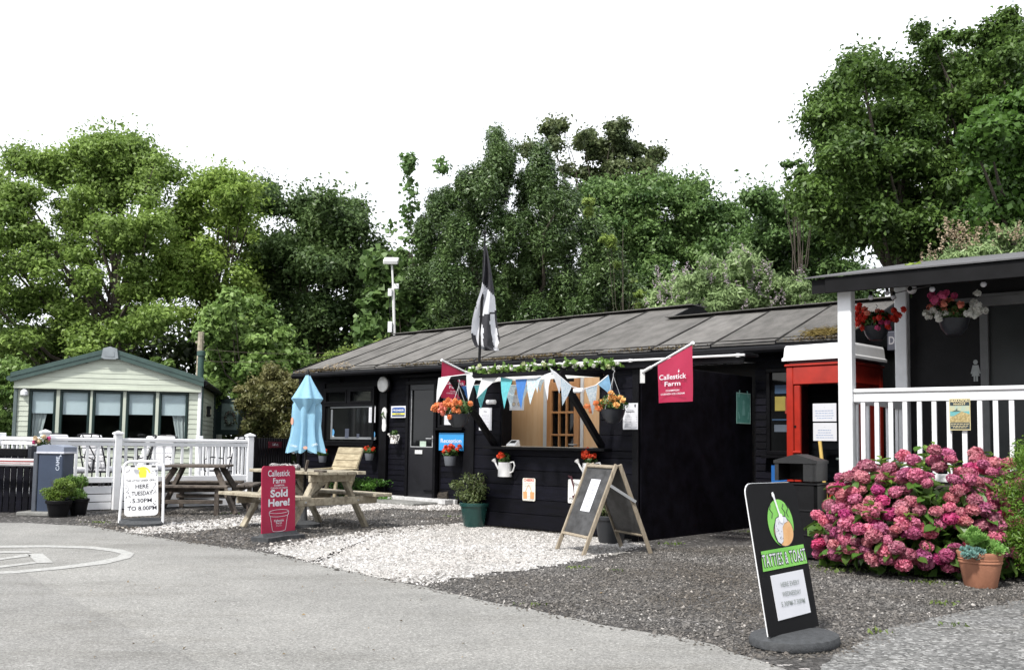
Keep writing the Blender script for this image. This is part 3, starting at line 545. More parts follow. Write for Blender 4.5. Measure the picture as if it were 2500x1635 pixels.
# ---------------------------------------------------------------- serving kiosk
KF, KX0, KX1, KZ = -2.88, 1.93, 4.65, 2.14
kz = thing('serving_kiosk', 'black serving kiosk with an open hatch projecting from the hut', 'kiosk', HUT.w(3.3, -1.5), HZ)
def k_(p): return (p[0]-3.3, p[1]+1.5, p[2])
ox0, sz = XZ(1222,1093,KF); ox1 = X(1466, KF, 1093); oz1 = XZ(1340,921,KF)[1]; sz = XZ(1340,1092,KF)[1]
i = 0; z = .03
while z < KZ-.02:
    h = .19; h = min(h, KZ-z)
    def kb(a, b, z0, hh): piece('plank', kz, k_(((a+b)/2, KF+random.uniform(0,.003), z0+hh/2)), (b-a, .03, hh-.006), BLACKWOOD, ch=.004)
    if z < sz-.03: kb(KX0, KX1, z, min(h, sz-.03-z)); z += min(h, sz-.03-z); continue
    if z < oz1-.001:
        hh = min(h, oz1-z); kb(KX0, ox0, z, hh); kb(ox1, KX1, z, hh); z += hh; continue
    kb(KX0, KX1, z, h); z += h
piece('corner_board', kz, k_((KX0-.02, KF-.005, KZ/2)), (.07,.06,KZ), BLACKTRIM); piece('corner_board', kz, k_((KX1-.03, KF-.022, KZ/2)), (.09,.02,KZ), BLACKTRIM)
piece('side_panel', kz, k_((KX1+.01, (KF+0)/2, KZ/2)), (.03, -KF-.04, KZ), BLACKFLAT); piece('side_panel', kz, k_((KX0+.0, KF/2-.01, KZ/2)), (.03, -KF-.1, KZ-.05), BLACKFLAT)
for x0, x1 in ((ox0, ox1),):
    piece('counter_sill', kz, k_(((x0+x1)/2, KF-.05, sz-.015)), (x1-x0+.35, .24, .035), BLACKTRIM); piece('counter_edge', kz, k_(((x0+x1)/2+.05, KF-.02, sz+.008)), (x1-x0-.15, .2, .008), mat('counter_top', (.4,.36,.3), .5), ch=0)
    piece('reveal', kz, k_((x0+.01, KF+.1, (sz+oz1)/2)), (.03,.2,oz1-sz), BLACKTRIM); piece('reveal', kz, k_((x1-.01, KF+.1, (sz+oz1)/2)), (.03,.2,oz1-sz), BLACKTRIM)
piece('gap_backing', kz, k_(((KX0+KX1)/2, KF+.03, sz/2)), (KX1-KX0-.04, .02, sz-.04), BLACKTRIM); piece('gap_backing', kz, k_(((KX0+KX1)/2, KF+.03, (oz1+KZ)/2)), (KX1-KX0-.04, .02, KZ-oz1-.02), BLACKTRIM)  # unseen backing added behind the planks to keep light out of the gaps
piece('gap_backing', kz, k_(((KX0+ox0)/2-.01, KF+.03, (sz+oz1)/2)), (ox0-KX0-.04, .02, oz1-sz), BLACKTRIM); piece('gap_backing', kz, k_(((KX1+ox1)/2+.01, KF+.03, (sz+oz1)/2)), (KX1-ox1-.04, .02, oz1-sz), BLACKTRIM)
# canopy flap: frame, sheet and braces
cy = KF-.88; cxl, cz = XZ(1099,926,cy); cxr = X(1362, cy, 910); cz = 1.985
mb = MB()
mb.beam(k_((cxl,cy,cz)), k_((cxr,cy,cz)), .05, .05).beam(k_((cxl,cy+.03,cz)), k_((cxl,KF,cz+.02)), .05, .05).beam(k_((cxr,cy+.03,cz)), k_((cxr,KF,cz+.02)), .05, .05); obj('canopy_frame', mb, BLACKTRIM, kz)
mb = MB().box(k_(((cxl+cxr)/2, (cy+KF)/2+.02, cz+.0)), (cxr-cxl-.06, -cy+KF-.08, .006)); obj('canopy_sheet', mb, mat('canopy_poly', (.85,.85,.83), .4, .05, trans=.9), kz)
for xa in (cxl, cxr):
    p0 = Vector(k_((xa, cy+.02, cz))); p1 = Vector(k_((xa+.03, KF-.03, sz+.02))); obj('brace', MB().beam(p0, p1, .06, .075), BLACKTRIM, kz)
# unseen kiosk roof, made translucent to brighten the hatch; opaque overhang beside it
mb = MB(); xr = 6.08
mb.add([k_(p) for p in ((KX0-.1,KF-.06,KZ+.02),(KX1+.1,KF-.06,KZ+.02),(KX1+.1,-.05,KZ+.2),(KX0-.1,-.05,KZ+.2))], [(0,1,2,3)])
obj('roof', mb, mat('translucent_sheet', (.85,.85,.83), .6, .05, trans=.85), kz)
piece('overhang', kz, k_(((KX1+xr)/2+.05, KF+.1, KZ+.03)), (xr-KX1-.1, .34, .03), BLACKTRIM)
piece('fascia', kz, k_(((KX0-.1+xr)/2, KF-.08, KZ-.01)), (xr-KX0+.1, .03, .13), BLACKTRIM)
# inner partition seen through the hatch
yi = KF+.75
def part(u0, u1, m, nm, y=yi, z0=.1, z1=2.1, t=.03): a, b = X(u0, y, 1000), X(u1, y, 1000); return piece(nm, kz, k_(((a+b)/2, y, (z0+z1)/2)), (b-a, t, z1-z0), m, ch=.002)
part(1222,1328,PLY,'plywood_panel'); part(1328,1340,WHITEPT,'door_jamb', yi-.02); part(1418,1425,WHITEPT,'door_jamb', yi-.02); part(1425,1475,PLY,'plywood_panel'); part(1180,1222,BLACKTRIM,'plywood_panel'); part(1475,1545,BLACKTRIM,'inner_panel')
di = link('inner_door', None, kz); a, b = X(1340,yi,1000), X(1418,yi,1000); yy = yi-.03
def kd(x, z, w_, h_, nm='door_rail'): return piece(nm, di, k_((x, yy, z)), (w_, .04, h_), DOORWOOD)
st = .085; kd(a+st/2, 1.05, st, 2.0, 'door_stile'); kd(b-st/2, 1.05, st, 2.0, 'door_stile'); gw = (b-a-2*st)/3
for k in range(1,3): kd(a+st+gw*k, 1.3, .025, 1.1, 'glazing_bar')
for zz, hh in ((.4,.6),(1.94,.12)): kd((a+b)/2, zz, b-a-2*st, hh)
for zz in (.98, 1.27, 1.58): kd((a+b)/2, zz, b-a-2*st-.01, .028, 'glazing_bar')
piece('pane', di, k_(((a+b)/2, yi-.005, 1.3)), (b-a-2*st, .008, 1.2), DGLASS, ch=0)
hx, hz_ = XZ(1407,1085,yi-.06); obj('handle', MB().tube([k_((hx,yi-.06,hz_)), k_((hx,yi-.1,hz_)), k_((hx-.1,yi-.1,hz_))], .01), METAL, di)
# long white pole over the hatch
wp = thing('white_pole', 'long thin white pole fixed over the hatch, carrying the leafy garland', 'pole', HUT.w(3.3, KF-.12, 2.2), HZ)
pa, pz = XZ(1147,899,KF-.12); pb, pz2 = XZ(1818,866,KF-.12); obj('pole', MB().tube([(pa-3.3,0,pz-2.2), (pb-3.3,0,pz2-2.2)], .014), WHITEPT, wp)
for q in (.0,.38,.64,.98): obj('bracket', MB().box((pa-3.3+(pb-pa)*q, .03, pz-2.2+(pz2-pz)*q), (.04,.07,.04)), WHITEPT, wp)
# ---------------------------------------------------------------- small plants and flowers
LEAF = leafmat('plant_leaf', (.03,.075,.018), (.11,.2,.05), .3)
LEAFY = leafmat('bright_leaf', (.06,.14,.02), (.2,.34,.07), .35)
GERAN = leafmat('geranium', (.55,.03,.01), (.8,.1,.03), .25, .6)
ORANGE = leafmat('begonia', (.75,.22,.06), (.9,.42,.2), .3, .6)
YELLOWF = leafmat('peach_flower', (.8,.4,.1), (.95,.66,.3), .3, .6)
WHITEF = leafmat('white_flower', (.75,.75,.68), (.9,.9,.88), .3, .6)
PINKF = leafmat('pink_flower', (.6,.05,.2), (.85,.2,.4), .3, .6)
REDF = leafmat('red_flower', (.6,.02,.02), (.8,.08,.04), .3, .6)
CORAL = leafmat('coral_flower', (.8,.22,.16), (.9,.4,.3), .3, .6)
HEADS = {}
def head(m, r, n=26, ps=.03):           # one blossom: overlapping petals round a centre
    k = (m.name, round(r,3))
    if k not in HEADS:
        d = unit(rng.normal(size=(n,3))+[0,-.3,.3]); V, F_ = leaves(d*r*.62, d+rng.normal(size=(n,3))*.5, ps, .95, .15); HEADS[k] = npmesh('blossom', V, F_, m)
    return HEADS[k]
def blossoms(parent, C, m, r, ps=.03, name='blossom'):
    me = head(m, r, 26, ps)
    for c in C: link(name, me, parent, tuple(c), (random.uniform(-.5,.5), random.uniform(-.5,.5), random.uniform(0,6.28)))
def foliage(parent, C, rad, n, size, m=None, name='foliage', **k):
    V, F_ = blob_leaves(C, rad, n, size, shell=(.1,1.0), **k); return link(name, npmesh(name, V, F_, m or LEAF), parent, kind='stuff')
def pot(parent, r, h, m, taper=.72, name='pot', soil=True, rim=.03, z=0):
    mb = MB().lathe([(r*taper*.96,z),(r*taper,z+.01),(r*.95,z+h-rim*1.6),(r*1.04,z+h-rim*1.5),(r*1.06,z+h-.006),(r*1.03,z+h),(r*.95,z+h),(r*.93,z+h-.03),(.001,z+h-.035)], 28); return obj(name, mb, m, parent, smooth=True)
def wallthing(name, label, cat, u, v, y=0, fr=HUT, group=None):
    x, z = fr.px(u, v, y); return thing(name, label, cat, fr.w(x, y, z), fr.a, group)
GREYPOT = mat('grey_pot', (.13,.14,.16), .6, .15, 6); BASK = mat('dark_basket', (.02,.023,.03), .4, .2, 6)
TERRA = mat('terracotta', (.36,.16,.095), .8, .15, 5, .15, 60)
def wallpot(label, u, v, y, s=1.0, m=None, fr=HUT, group='geraniums in small grey half barrels on the hut wall', n=10, spread=1.0):
    t = wallthing('flower_pot', label, 'flower pot', u, v, y-.11*s, fr, group)
    mb = MB().lathe([(.07*s,-.14*s),(.075*s,-.13*s),(.095*s,0),(.1*s,.004*s),(.09*s,.004*s),(.088*s,-.02*s),(.001,-.025*s)], 18); obj('pot', mb, m or GREYPOT, t, smooth=True)
    foliage(t, (0,0,.05*s), (.13*s*spread,.1*s,.07*s), 170, .06*s)
    blossoms(t, [(random.gauss(0,.07)*s*spread, random.uniform(-.09,.04)*s, random.uniform(.07,.15)*s) for _ in range(n)], GERAN, .04*s, .034*s); return t
wallpot('red geraniums in a grey half barrel, left of the two under the hut window', 788, 1112, -.02)
wallpot('red geraniums in a grey half barrel, right of the two under the hut window', 902, 1106, -.02)
wallpot('red geraniums in a grey pot below the blue Reception sign', 1099, 1113, -.04, 1.25, n=14)
# watering cans
def can(label, u, v, y, s=1.0, m=WHITEPT, fl=GERAN, nf=4, group='white watering cans planted with flowers'):
    t = wallthing('watering_can', label, 'watering can', u, v, y-.1, HUT, group)
    obj('can_body', MB().lathe([(.001,-.2*s),(.1*s,-.2*s),(.1*s,-.19*s),(.093*s,0),(.085*s,0),(.085*s,-.03*s),(.001,-.03*s)], 22), m, t, smooth=True)
    obj('spout', MB().tube([(-.09*s,0,-.12*s),(-.15*s,0,-.06*s),(-.19*s,0,.0)], [.022*s,.014*s,.012*s]).tube([(-.185*s,0,-.005*s),(-.215*s,0,.03*s)], [.014*s,.036*s], 12), m, t, smooth=True)
    obj('can_handle', MB().tube([(.085*s,0,-.15*s),(.15*s,0,-.12*s),(.18*s,0,-.04*s),(.16*s,0,.01*s),(.1*s,0,-.0*s)], .011*s), m, t, smooth=True)
    foliage(t, (0,0,.05*s), (.1*s,.08*s,.08*s), 130, .055*s)
    if nf: blossoms(t, [(random.gauss(0,.05)*s, -.04*s, random.uniform(.06,.17)*s) for _ in range(nf)], fl, .045*s, .036*s)
    return t
can('white watering can of red geraniums on the kiosk front, by the CHEERS plate', 1233, 1128, KF, .95)
can('white watering can of red geraniums half hidden by the chalkboard', 1440, 1130, KF, .95, nf=12)
can('small mottled white watering can under the yellow and blue PREMIER plate', 963, 1062, -.02, .8, mat('enamel_mottled', (.12,.1,.09), .4, 0, 14, col2=(.75,.74,.72), fac=(.45,.5)), CORAL, 0)
# hanging baskets
def basket(label, p, s, groups, hang, fr=HUT, group='hanging flower baskets on the hut', nleaf=420, cup=.8):
    t = thing('hanging_basket', label, 'hanging basket', p, fr.a, group)
    obj('bowl', MB().lathe([(.001,-.17*s),(.09*s*cup,-.168*s),(.13*s,-.1*s),(.16*s,0),(.168*s,.006*s),(.15*s,.006*s),(.001,-.02*s)], 24), BASK, t, smooth=True)
    for k in range(3):
        a = 2.1*k+.4; obj('chain', MB().tube([(.155*s*math.cos(a), .155*s*math.sin(a), 0), (0,0,hang-.03)], .0028*1.2, 5), METAL, t)
    obj('hook', MB().tube([(0,0,hang-.05),(0,0,hang-.0),(.02,0,hang+.03),(0,0,hang+.05)], .005, 6), METAL, t)
    foliage(t, (0,0,.08*s), (.21*s,.18*s,.12*s), nleaf, .055*s)
    for (m, n, cx, cz, sx, sz_) in groups:
        blossoms(t, [((cx+random.gauss(0,sx))*s, random.uniform(-.2,-.02)*s, (cz+random.gauss(0,sz_))*s) for _ in range(n)], m, .04*s, .043*s)
    return t
p = D(1119,1011,12.05); basket('orange begonia basket hanging by the Reception sign at the left end of the canopy', p, .95, [(ORANGE,26,-.02,.1,.12,.05),(CORAL,8,-.12,.07,.07,.05)], 1.95-p.z-.05)
p = D(1497,1000,11.1); basket('peach and yellow begonia basket hanging beside the price list at the right of the hatch', p, .92, [(YELLOWF,16,.02,.1,.1,.04),(ORANGE,7,-.2,.02,.06,.06)], 1.98-p.z, nleaf=300)
# hook arm for the right-hand basket
t = wallthing('basket_bracket', 'black iron hook arm holding the basket right of the hatch', 'bracket', 1508, 905, KF-.02); hp = HUT.loc(p); a0 = HUT.loc(t.location)
obj('arm', MB().tube([(0,0,0),(hp.x-a0.x, hp.y-a0.y, 2.03-a0.z)], .01).tube([(0,.0,-.18),((hp.x-a0.x)*.6, (hp.y-a0.y)*.6, 2.02-a0.z)], .007), BLACKTRIM, t)

# ---------------------------------------------------------------- wall lamps, plates, notices
t = wallthing('wall_lamp', 'large round white bulkhead lamp near the hut eave', 'wall lamp', 938, 938, -.06)
obj('lamp_base', MB().lathe([(.17,0),(.17,.05),(.155,.06)], 28, sy=1), BLACKPL, t, rot=(R(90),0,0), smooth=True, loc=(.01,.04,0)); obj('diffuser', MB().lathe([(.155,.05),(.15,.08),(.12,.1),(.06,.112),(.001,.115)], 28), mat('opal', (.8,.8,.78), .4), t, rot=(R(90),0,0), loc=(-.01,.04,0), smooth=True)
t = wallthing('sandal_ornament', 'white flip-flop shaped ornament on the black post beside the window', 'ornament', 937, 1026, -.07)
P = [(0,-.22),(.05,-.2),(.062,-.12),(.05,-.02),(.058,.1),(.07,.17),(.045,.24),(0,.26),(-.05,.235),(-.07,.16),(-.055,.05),(-.045,-.05),(-.055,-.14),(-.04,-.2)]
obj('sole', MB().prism(P, -.0, .02), WHITEPT, t); obj('strap', MB().tube([(-.05,-.01,.06),(-.02,-.05,.1),(0,-.02,.17),(.03,-.05,.1),(.05,-.01,.05)], .012), LEAF, t)
def plate(name, label, cat, u0, v0, u1, v1, m, y, fr=HUT, th=.01, group=None, r=0):
    x0, z1 = fr.px(u0, v0, y); x1, z0 = fr.px(u1, v1, y); w_, h_ = x1-x0, abs(z1-z0); t = thing(name, label, cat, fr.w((x0+x1)/2, y, (z0+z1)/2), fr.a, group)
    if r: obj('panel', MB().prism([(a, b-h_/2) for a, b in rrect(w_, h_, r)], 0, th), m, t)
    else: piece('panel', t, (0, th/2, 0), (w_, th, h_), m, ch=.001)
    return t, w_, h_
BLUE = mat('print_blue', (.02,.08,.3), .5); YEL = mat('print_yellow', (.75,.65,.05), .5); NAVY = mat('print_navy', (.01,.03,.09), .5)
t, w_, h_ = plate('wall_sign', 'white PREMIER rating plate with blue and yellow bands on the hut', 'sign', 955,991,991,1019, PAPER, -.04)
flat(t,'print',[(-.42*w_,-.02),(.42*w_,-.02),(.42*w_,.07),(.3*w_,.085),(-.3*w_,.085),(-.42*w_,.07)], BLUE, -.003); text(t,'PREMIER',PAPER,0,.01,.04,-.006,w_*.74,.02)
flat(t,'print',[(-.42*w_,-.055),(.42*w_,-.055),(.42*w_,-.025),(-.42*w_,-.025)], YEL, -.003); lines(t, INK, 0,-.045,w_*.5,1,.01,.012,-.006)
flat(t,'print',[(-.42*w_,-.09),(.42*w_,-.09),(.42*w_,-.062),(-.42*w_,-.062)], NAVY, -.003)
t, w_, h_ = plate('wall_sign', 'bright blue sign reading Reception in white', 'sign', 1072,1056,1131,1100, SKYBLUE, -.07)
text(t,'Reception',PAPER,0,-.02,.078,-.003,w_*.84,.012)
t, w_, h_ = plate('notice', 'white notice taped inside the right edge of the hut window', 'notice', 901,992,916,1031, PAPER, -.045, th=.002); lines(t, GREYINK, 0,h_*.32,w_*.75,11,.024,.006)
t, w_, h_ = plate('notice', 'white notice in the lower corner of the window behind the begonia basket', 'notice', 1085,1014,1107,1037, PAPER, -.05, th=.002); lines(t, GREYINK,0,h_*.2,w_*.7,3,.03,.006)
t, w_, h_ = plate('price_list', 'white price list left of the hatch, crossed by the canopy brace', 'price list', 1170,995,1200,1050, PAPER, KF-.03, th=.003); text(t,'Menu',INK,0,h_*.3,.02,-.003); lines(t, GREYINK,0,h_*.18,w_*.7,12,.02,.005)
t, w_, h_ = plate('price_list', 'white price list right of the hatch, next to the peach begonias', 'price list', 1521,984,1557,1048, PAPER, KF-.05, th=.003); text(t,'Camping',GREYINK,0,h_*.22,.018,-.003); text(t,'Reception',INK,0,h_*.15,.02,-.003,.12,.01); lines(t, GREYINK,-.03,h_*.02,w_*.5,8,.02,.005); lines(t, GREYINK,.09,h_*.02,w_*.1,8,.02,.005); flat(t,'print',ell(.07,h_*.4,.01,.02,10), INK, -.003)
t, w_, h_ = plate('notice', 'white notice hanging in the open hatch before the plywood', 'notice', 1244,964,1279,1001, PAPER, KF+.1, th=.002); text(t,'Recommended for',GREYINK,0,h_*.3,.018,-.003,w_*.6)
for s in (-.05,.05): flat(t,'print',ell(s,-.02,.035,.03,12), GREYINK, -.003); flat(t,'print',ell(s,-.02,.024,.02,12), mat('print_tan', (.6,.5,.35), .6), -.004)
t, w_, h_ = plate('tin_plate', 'CHEERS tin plate with clinking glasses on the kiosk front', 'tin sign', 1276,1166,1306,1223, mat('tin_cream', (.7,.68,.6), .5, .1, 12), KF-.035, r=.02)
text(t,'CHEERS',mat('print_red',(.5,.06,.04),.5),0,h_*.36,.035,-.003,w_*.8,.02); AMB = mat('print_amber', (.6,.28,.12), .6)
for s in (-1,1):
    flat(t,'print',[(s*.06-.03,-.12),(s*.06+.03,-.12),(s*.06+.035,-.03),(s*.06-.035,-.03)] , AMB, -.003); flat(t,'print',[(s*.05,-.03),(s*.06,-.03),(s*.005+.004,.06),(s*.005-.004,.06)], AMB, -.004)
lines(t, GREYINK,0,h_*.28,w_*.8,3,.022,.005); lines(t, GREYINK,0,-h_*.3,w_*.8,4,.018,.005)
t, w_, h_ = plate('tin_plate', 'white Wine tin plate with a glass being poured, on the kiosk front behind the chalkboard', 'tin sign', 1387,1169,1418,1229, mat('tin_white', (.75,.75,.73), .5, .05, 12), KF-.035, r=.015)
WINE = mat('print_wine', (.06,.008,.015), .5); text(t,'Wine',INK,.03,h_*.22,.05,-.003,.1,0,shear=.3); flat(t,'print',ell(.02,-.05,.055,.06,20,180,360), WINE, -.003)
flat(t,'print',[(-.1,.2),(-.04,.19),(-.005,.09),(.0,-.03),(.02,-.05),(-.005,-.05),(-.02,.05),(-.06,.16),(-.1,.18)], WINE, -.004); obj('print', MB().tube([(.02,-.004,-.11),(.02,-.004,-.17)], .004, 5).tube([(-.02,-.004,-.17),(.06,-.004,-.17)], .004, 5), INK, t); text(t,'Wine',INK,-.03,-h_*.36,.035,-.003,.1,0,shear=.3); text(t,'is Good',INK,.0,-h_*.45,.03,-.003,.12,0,shear=.3)
# poster on the kiosk side
sf = Frame(0,0,0); sf.a = HZ+R(90); sf.e = HUT.n; sf.n = -HUT.e; sf.o = HUT.w(KX1+.03, 0).xy
POST = mat('poster_green', (.1,.36,.3), .6, 0, 14, col2=(.16,.45,.38)); t, w_, h_ = plate('poster', 'faded green poster with pale figures on the side of the kiosk', 'poster', 1798,957,1832,1035, POST, -.004, sf, .004)
PG = mat('poster_pale', (.25,.55,.5), .6); flat(t,'print',ell(0,.08,.03,.04,14), PG, -.003); flat(t,'print',[(-.03,.04),(.03,.04),(.045,-.1),(-.045,-.1)], PG, -.003)
for a, b, r_ in ((-.14,.2,.7),(.14,.2,-.7),(-.12,-.1,-.6),(.13,-.1,.6)): flat(t,'print',[(a-.02,b-.05),(a+.02,b-.05),(a+.03*math.copysign(1,r_)+.01,b+.05),(a+.03*math.copysign(1,r_)-.02,b+.05)], PG, -.003)
edge_m = mat('poster_edge', (.4,.6,.55), .6)
for a, b, c_, d_ in ((0,h_/2-.008,w_,.012),(0,-h_/2+.008,w_,.012),(w_/2-.006,0,.01,h_-.03),(-w_/2+.006,0,.01,h_-.03)): piece('border', t, (a,-.003,b), (c_,.002,d_), edge_m, ch=0)
t, w_, h_ = plate('wall_sign', 'blue information sign low on the hut wall, half hidden by the black bin', 'sign', 1883,1134,1935,1195, mat('info_blue', (.02,.13,.42), .45), -.05); text(t,'In',PAPER,-w_/2+.14,.02,.07,-.003,None,.01,'LEFT')
# little white tube lamps on the kiosk
def tlamp(label, p, s=1): 
    t = thing('small_lamp', label, 'lamp', p, HZ, 'small white tube lamps round the hatch'); obj('tube', MB().tube([(-.075*s,0,0),(-.07*s,0,0),(.07*s,0,0),(.075*s,0,0)], [.02*s,.032*s,.032*s,.02*s], 12), WHITEPL, t, smooth=True); obj('clip', MB().box((0,.03*s,0),(.03,.05,.02)), METAL, t)
q = XZ(1199,981,KF-.06); tlamp('small white tube lamp above the left-hand price list', HUT.w(q[0],KF-.06,q[1]))
q = XZ(1508,973,KF-.06); tlamp('small white tube lamp behind the peach begonia basket', HUT.w(q[0],KF-.06,q[1]))
tlamp('small white tube lamp hanging with the bunting over the glazed door', D(1413,953,11.0), .9)
t = wallthing('card_reader', 'white card reader standing on the hatch sill', 'card reader', 1252, 1090, KF-.05); obj('reader_body', MB().add([(-.08,-.05,0),(.08,-.05,0),(.08,.06,0),(-.08,.06,0),(-.075,-.045,.03),(.075,-.045,.03),(.07,.05,.09),(-.07,.05,.09)], [(0,3,2,1),(4,5,6,7),(0,1,5,4),(1,2,6,5),(2,3,7,6),(3,0,4,7)]), WHITEPL, t); obj('screen', MB().add([(-.05,-.02,.052),(.05,-.02,.052),(.045,.03,.083),(-.045,.03,.083)], [(0,1,2,3)]), BLACKPL, t)
# ---------------------------------------------------------------- corner flags
def bflag(label, p0, p1, c, frac, drop, fit):
    # pole from bracket p0 to tip p1; cloth hangs from the part of the pole beyond frac
    t = thing('corner_flag', label, 'flag', p0, 0, 'crimson ice cream flags on short poles'); P0 = Vector(p0); P1 = Vector(p1); d = P1-P0
    obj('flagpole', MB().tube([(0,0,0), d], .013).tube([d*.995, d*1.02], .02), WHITEPL, t); obj('bracket', MB().box((0,.02,-.05),(.05,.06,.16)).tube([(0,0,0),d*.18], .02), WHITEPT, t)
    h = Vector((d.x, d.y, 0)).normalized(); sgn = 1
    if h.x < 0: sgn = -1
    ex = h*sgn; az = math.atan2(ex.y, ex.x); s = d*frac; L = Vector((d.x*(1-frac), d.y*(1-frac))).length
    cl = link('cloth', None, t, s, (0,0,az)); n = 14; mb = MB(); dz = d.z*(1-frac)
    for k in range(n+1):
        f = k/n; x = sgn*f*L; zt = dz*f-.02; 
        for j in range(9):
            q = j/8; zz = zt+(-drop-zt)*q; mb.v.append((x, .018*math.sin(f*7+q*2)*q, zz))
    for k in range(n):
        for j in range(8): a = k*9+j; q = (a, a+1, a+10, a+9) if sgn > 0 else (a, a+9, a+10, a+1); mb.f.append(q); mb.m.append(0)
    o = cl; bpy.data.objects.remove(cl); cl = obj('cloth', mb, RED, t, s, (0,0,az), smooth=True)
    cx = sgn*L/2; w_ = L*.78
    text(cl, 'Callestick', PAPER, cx, -drop+fit*.62, .085*fit*1.6, -.03, w_, .012); text(cl, 'Farm', PAPER, cx, -drop+fit*.44, .075*fit*1.6, -.03, w_*.58, .012)
    text(cl, 'CHAMPION', PAPER, cx, -drop+fit*.29, .03*fit*1.6, -.03, w_*.5, .01); text(cl, 'CORNISH ICE CREAM', PAPER, cx, -drop+fit*.2, .03*fit*1.6, -.03, w_*.88, .01)
    obj('flame_mark', MB().add([(cx+sgn*0+.2*w_,-.03,-drop+fit*.8),(cx+.24*w_,-.03,-drop+fit*.78),(cx+.27*w_,-.03,-drop+fit*.84),(cx+.23*w_,-.03,-drop+fit*.83),(cx+.235*w_,-.03,-drop+fit*.89)], [(0,1,2,3,4)]), PAPER, cl)
p0 = D(1569,908,11.15); p1 = D(1690,838,10.35); bflag('crimson Callestick Farm flag on a white pole at the right corner of the kiosk', p0, p1, None, .32, .46, .42)
p0 = D(1149,914,12.9); p1 = D(1079,879,12.6); bflag('crimson Callestick Farm flag at the left end of the hatch, behind the bunting', p0, p1, None, .18, .37, .3)
# ---------------------------------------------------------------- bunting, one flag a part
def bunting(label, pts, flags, group='strings of pastel bunting along the canopy'):
    P = [D(*p) for p in pts]; o = P[0]; t = thing('bunting', label, 'bunting', o, 0, group)
    obj('string', MB().tube([p-o for p in P], .006, 5), WHITEPL, t)
    for (i, f, w_, h_, m, tw) in flags:
        a = P[i].lerp(P[i+1], f); e = (P[i+1]-P[i]).normalized(); p0 = a-e*w_*.43-o; p1 = a+e*w_*.43-o; nn = Vector((e.y,-e.x,0)).normalized(); tip = a-o+Vector((0,0,-h_))+nn*random.uniform(0,.05)+e*tw
        mid = (p0+p1)/2*.5+tip*.5+nn*.02; mb = MB().add([p0, p1, (p1+tip)/2+nn*.015, tip, (p0+tip)/2+nn*.015, mid], [(0,1,2,5),(5,2,3),(0,5,4),(5,3,4)]); obj('pennant', mb, m, t, smooth=True)
BW = mat('bunting_white', (.72,.74,.76), .8, .06, 20, trans=.3); BL = mat('bunting_lightblue', (.25,.48,.7), .8, .1, 20, trans=.3); BB = mat('bunting_blue', (.06,.2,.55), .8, .1, 20, trans=.3); BT = mat('bunting_teal', (.13,.5,.55), .8, .1, 20, trans=.3); BG = mat('bunting_spotted', (.35,.5,.62), .8, 0, 60, col2=(.75,.8,.82), trans=.3)
z4 = lambda x, y, d: (1060+x*.32105, 820+y*.32105, d)
BSC = .86
bunting('upper string of white and blue pennants along the whole canopy edge', [z4(55,315,12.15),z4(230,293,12.0),z4(460,300,11.75),z4(600,330,11.55),z4(780,320,11.3),z4(915,270,10.95),z4(1050,385,11.05),z4(1130,405,11.15),z4(1230,375,11.25),z4(1320,300,11.35)],
  [(0,.15,.22,.34,BW,-.12),(1,.25,.2,.34,BW,-.03),(1,.9,.3,.3,BW,-.22),(2,.65,.24,.38,BT,.0),(3,.35,.22,.38,BB,.02),(3,.85,.24,.32,BG,.0),(4,.1,.16,.2,BG,.05),(4,.65,.2,.32,BW,.03),(5,.05,.22,.22,BW,.05),(5,.62,.24,.34,BG,-.08),(7,.65,.22,.34,BG,.0),(8,.6,.24,.28,BL,.12),(8,.95,.06,.34,BL,.0)])
bunting('short lower string with blue and teal pennants left of the hatch', [z4(235,378,12.4),z4(380,368,12.4),z4(500,340,12.3)], [(0,.12,.2,.17,BB,.0),(0,.85,.22,.33,BT,.0)])
bunting('short inner string with a spotted and a blue pennant over the plywood', [z4(540,372,11.9),z4(680,378,11.8),z4(830,330,11.6)], [(0,.28,.2,.3,BG,.03),(0,.95,.2,.3,BG,.0),(1,.9,.12,.15,BG,.0)])
# garland on the pole
gp = [HUT.w(pa+(pb-pa)*f, KF-.15+random.uniform(-.03,.03), 2.195-.05+random.uniform(-.03,.02)) for f in np.linspace(.03,.6,26)]
t = thing('flower_garland', 'garland of artificial leaves with white roses wound on the white pole', 'garland', gp[0], 0); o = gp[0]
obj('vine', MB().tube([p-o for p in gp], .006, 5), LEAF, t); C = np.concatenate([np.array(p-o)+rng.normal(size=(9,3))*[.05,.03,.026] for p in gp]); V, F_ = leaves(C, rng.normal(size=(len(C),3))+[0,-1,.5], .065, .75); link('foliage', npmesh('foliage', V, F_, LEAFY), t, kind='stuff')
for p in gp: blossoms(t, [np.array(p-o)+rng.normal(size=3)*[.05,.01,.035]+[0,-.03,0]], WHITEF if random.random() < .75 else mat('green_rose', (.5,.55,.3), .7), .032, .034, 'rose')
# ---------------------------------------------------------------- tall flag
fd = 13.3; b0 = D(1168,905,fd); b1 = D(1184,573,fd); t = thing('tall_flag', 'black flag with a white cross hanging limp on a tall pole above the hatch', 'flag', b0, 0, None)
obj('flagpole', MB().tube([(0,0,-.25),(b1-b0)*.55], .02, 10).tube([(b1-b0)*.54,(b1-b0)], .014, 10).tube([(b1-b0)*.52,(b1-b0)*.56], .026, 10).lathe([(.001,-.0),(.03,.02),(.03,.05),(.001,.07)], 10, b1-b0), BLACKPL, t, smooth=True)
rowsF = [(600,1184,1187),(640,1181,1195),(700,1178,1203),(740,1168,1209),(790,1157,1212),(830,1150,1224),(860,1150,1218),(885,1156,1216),(905,1172,1217),(925,1196,1218)]
FW = mat('flag_white', (.75,.76,.8), .85, .05, 10, trans=.25); FB = mat('flag_black', (.035,.035,.042), .85, .2, 10, trans=.1)
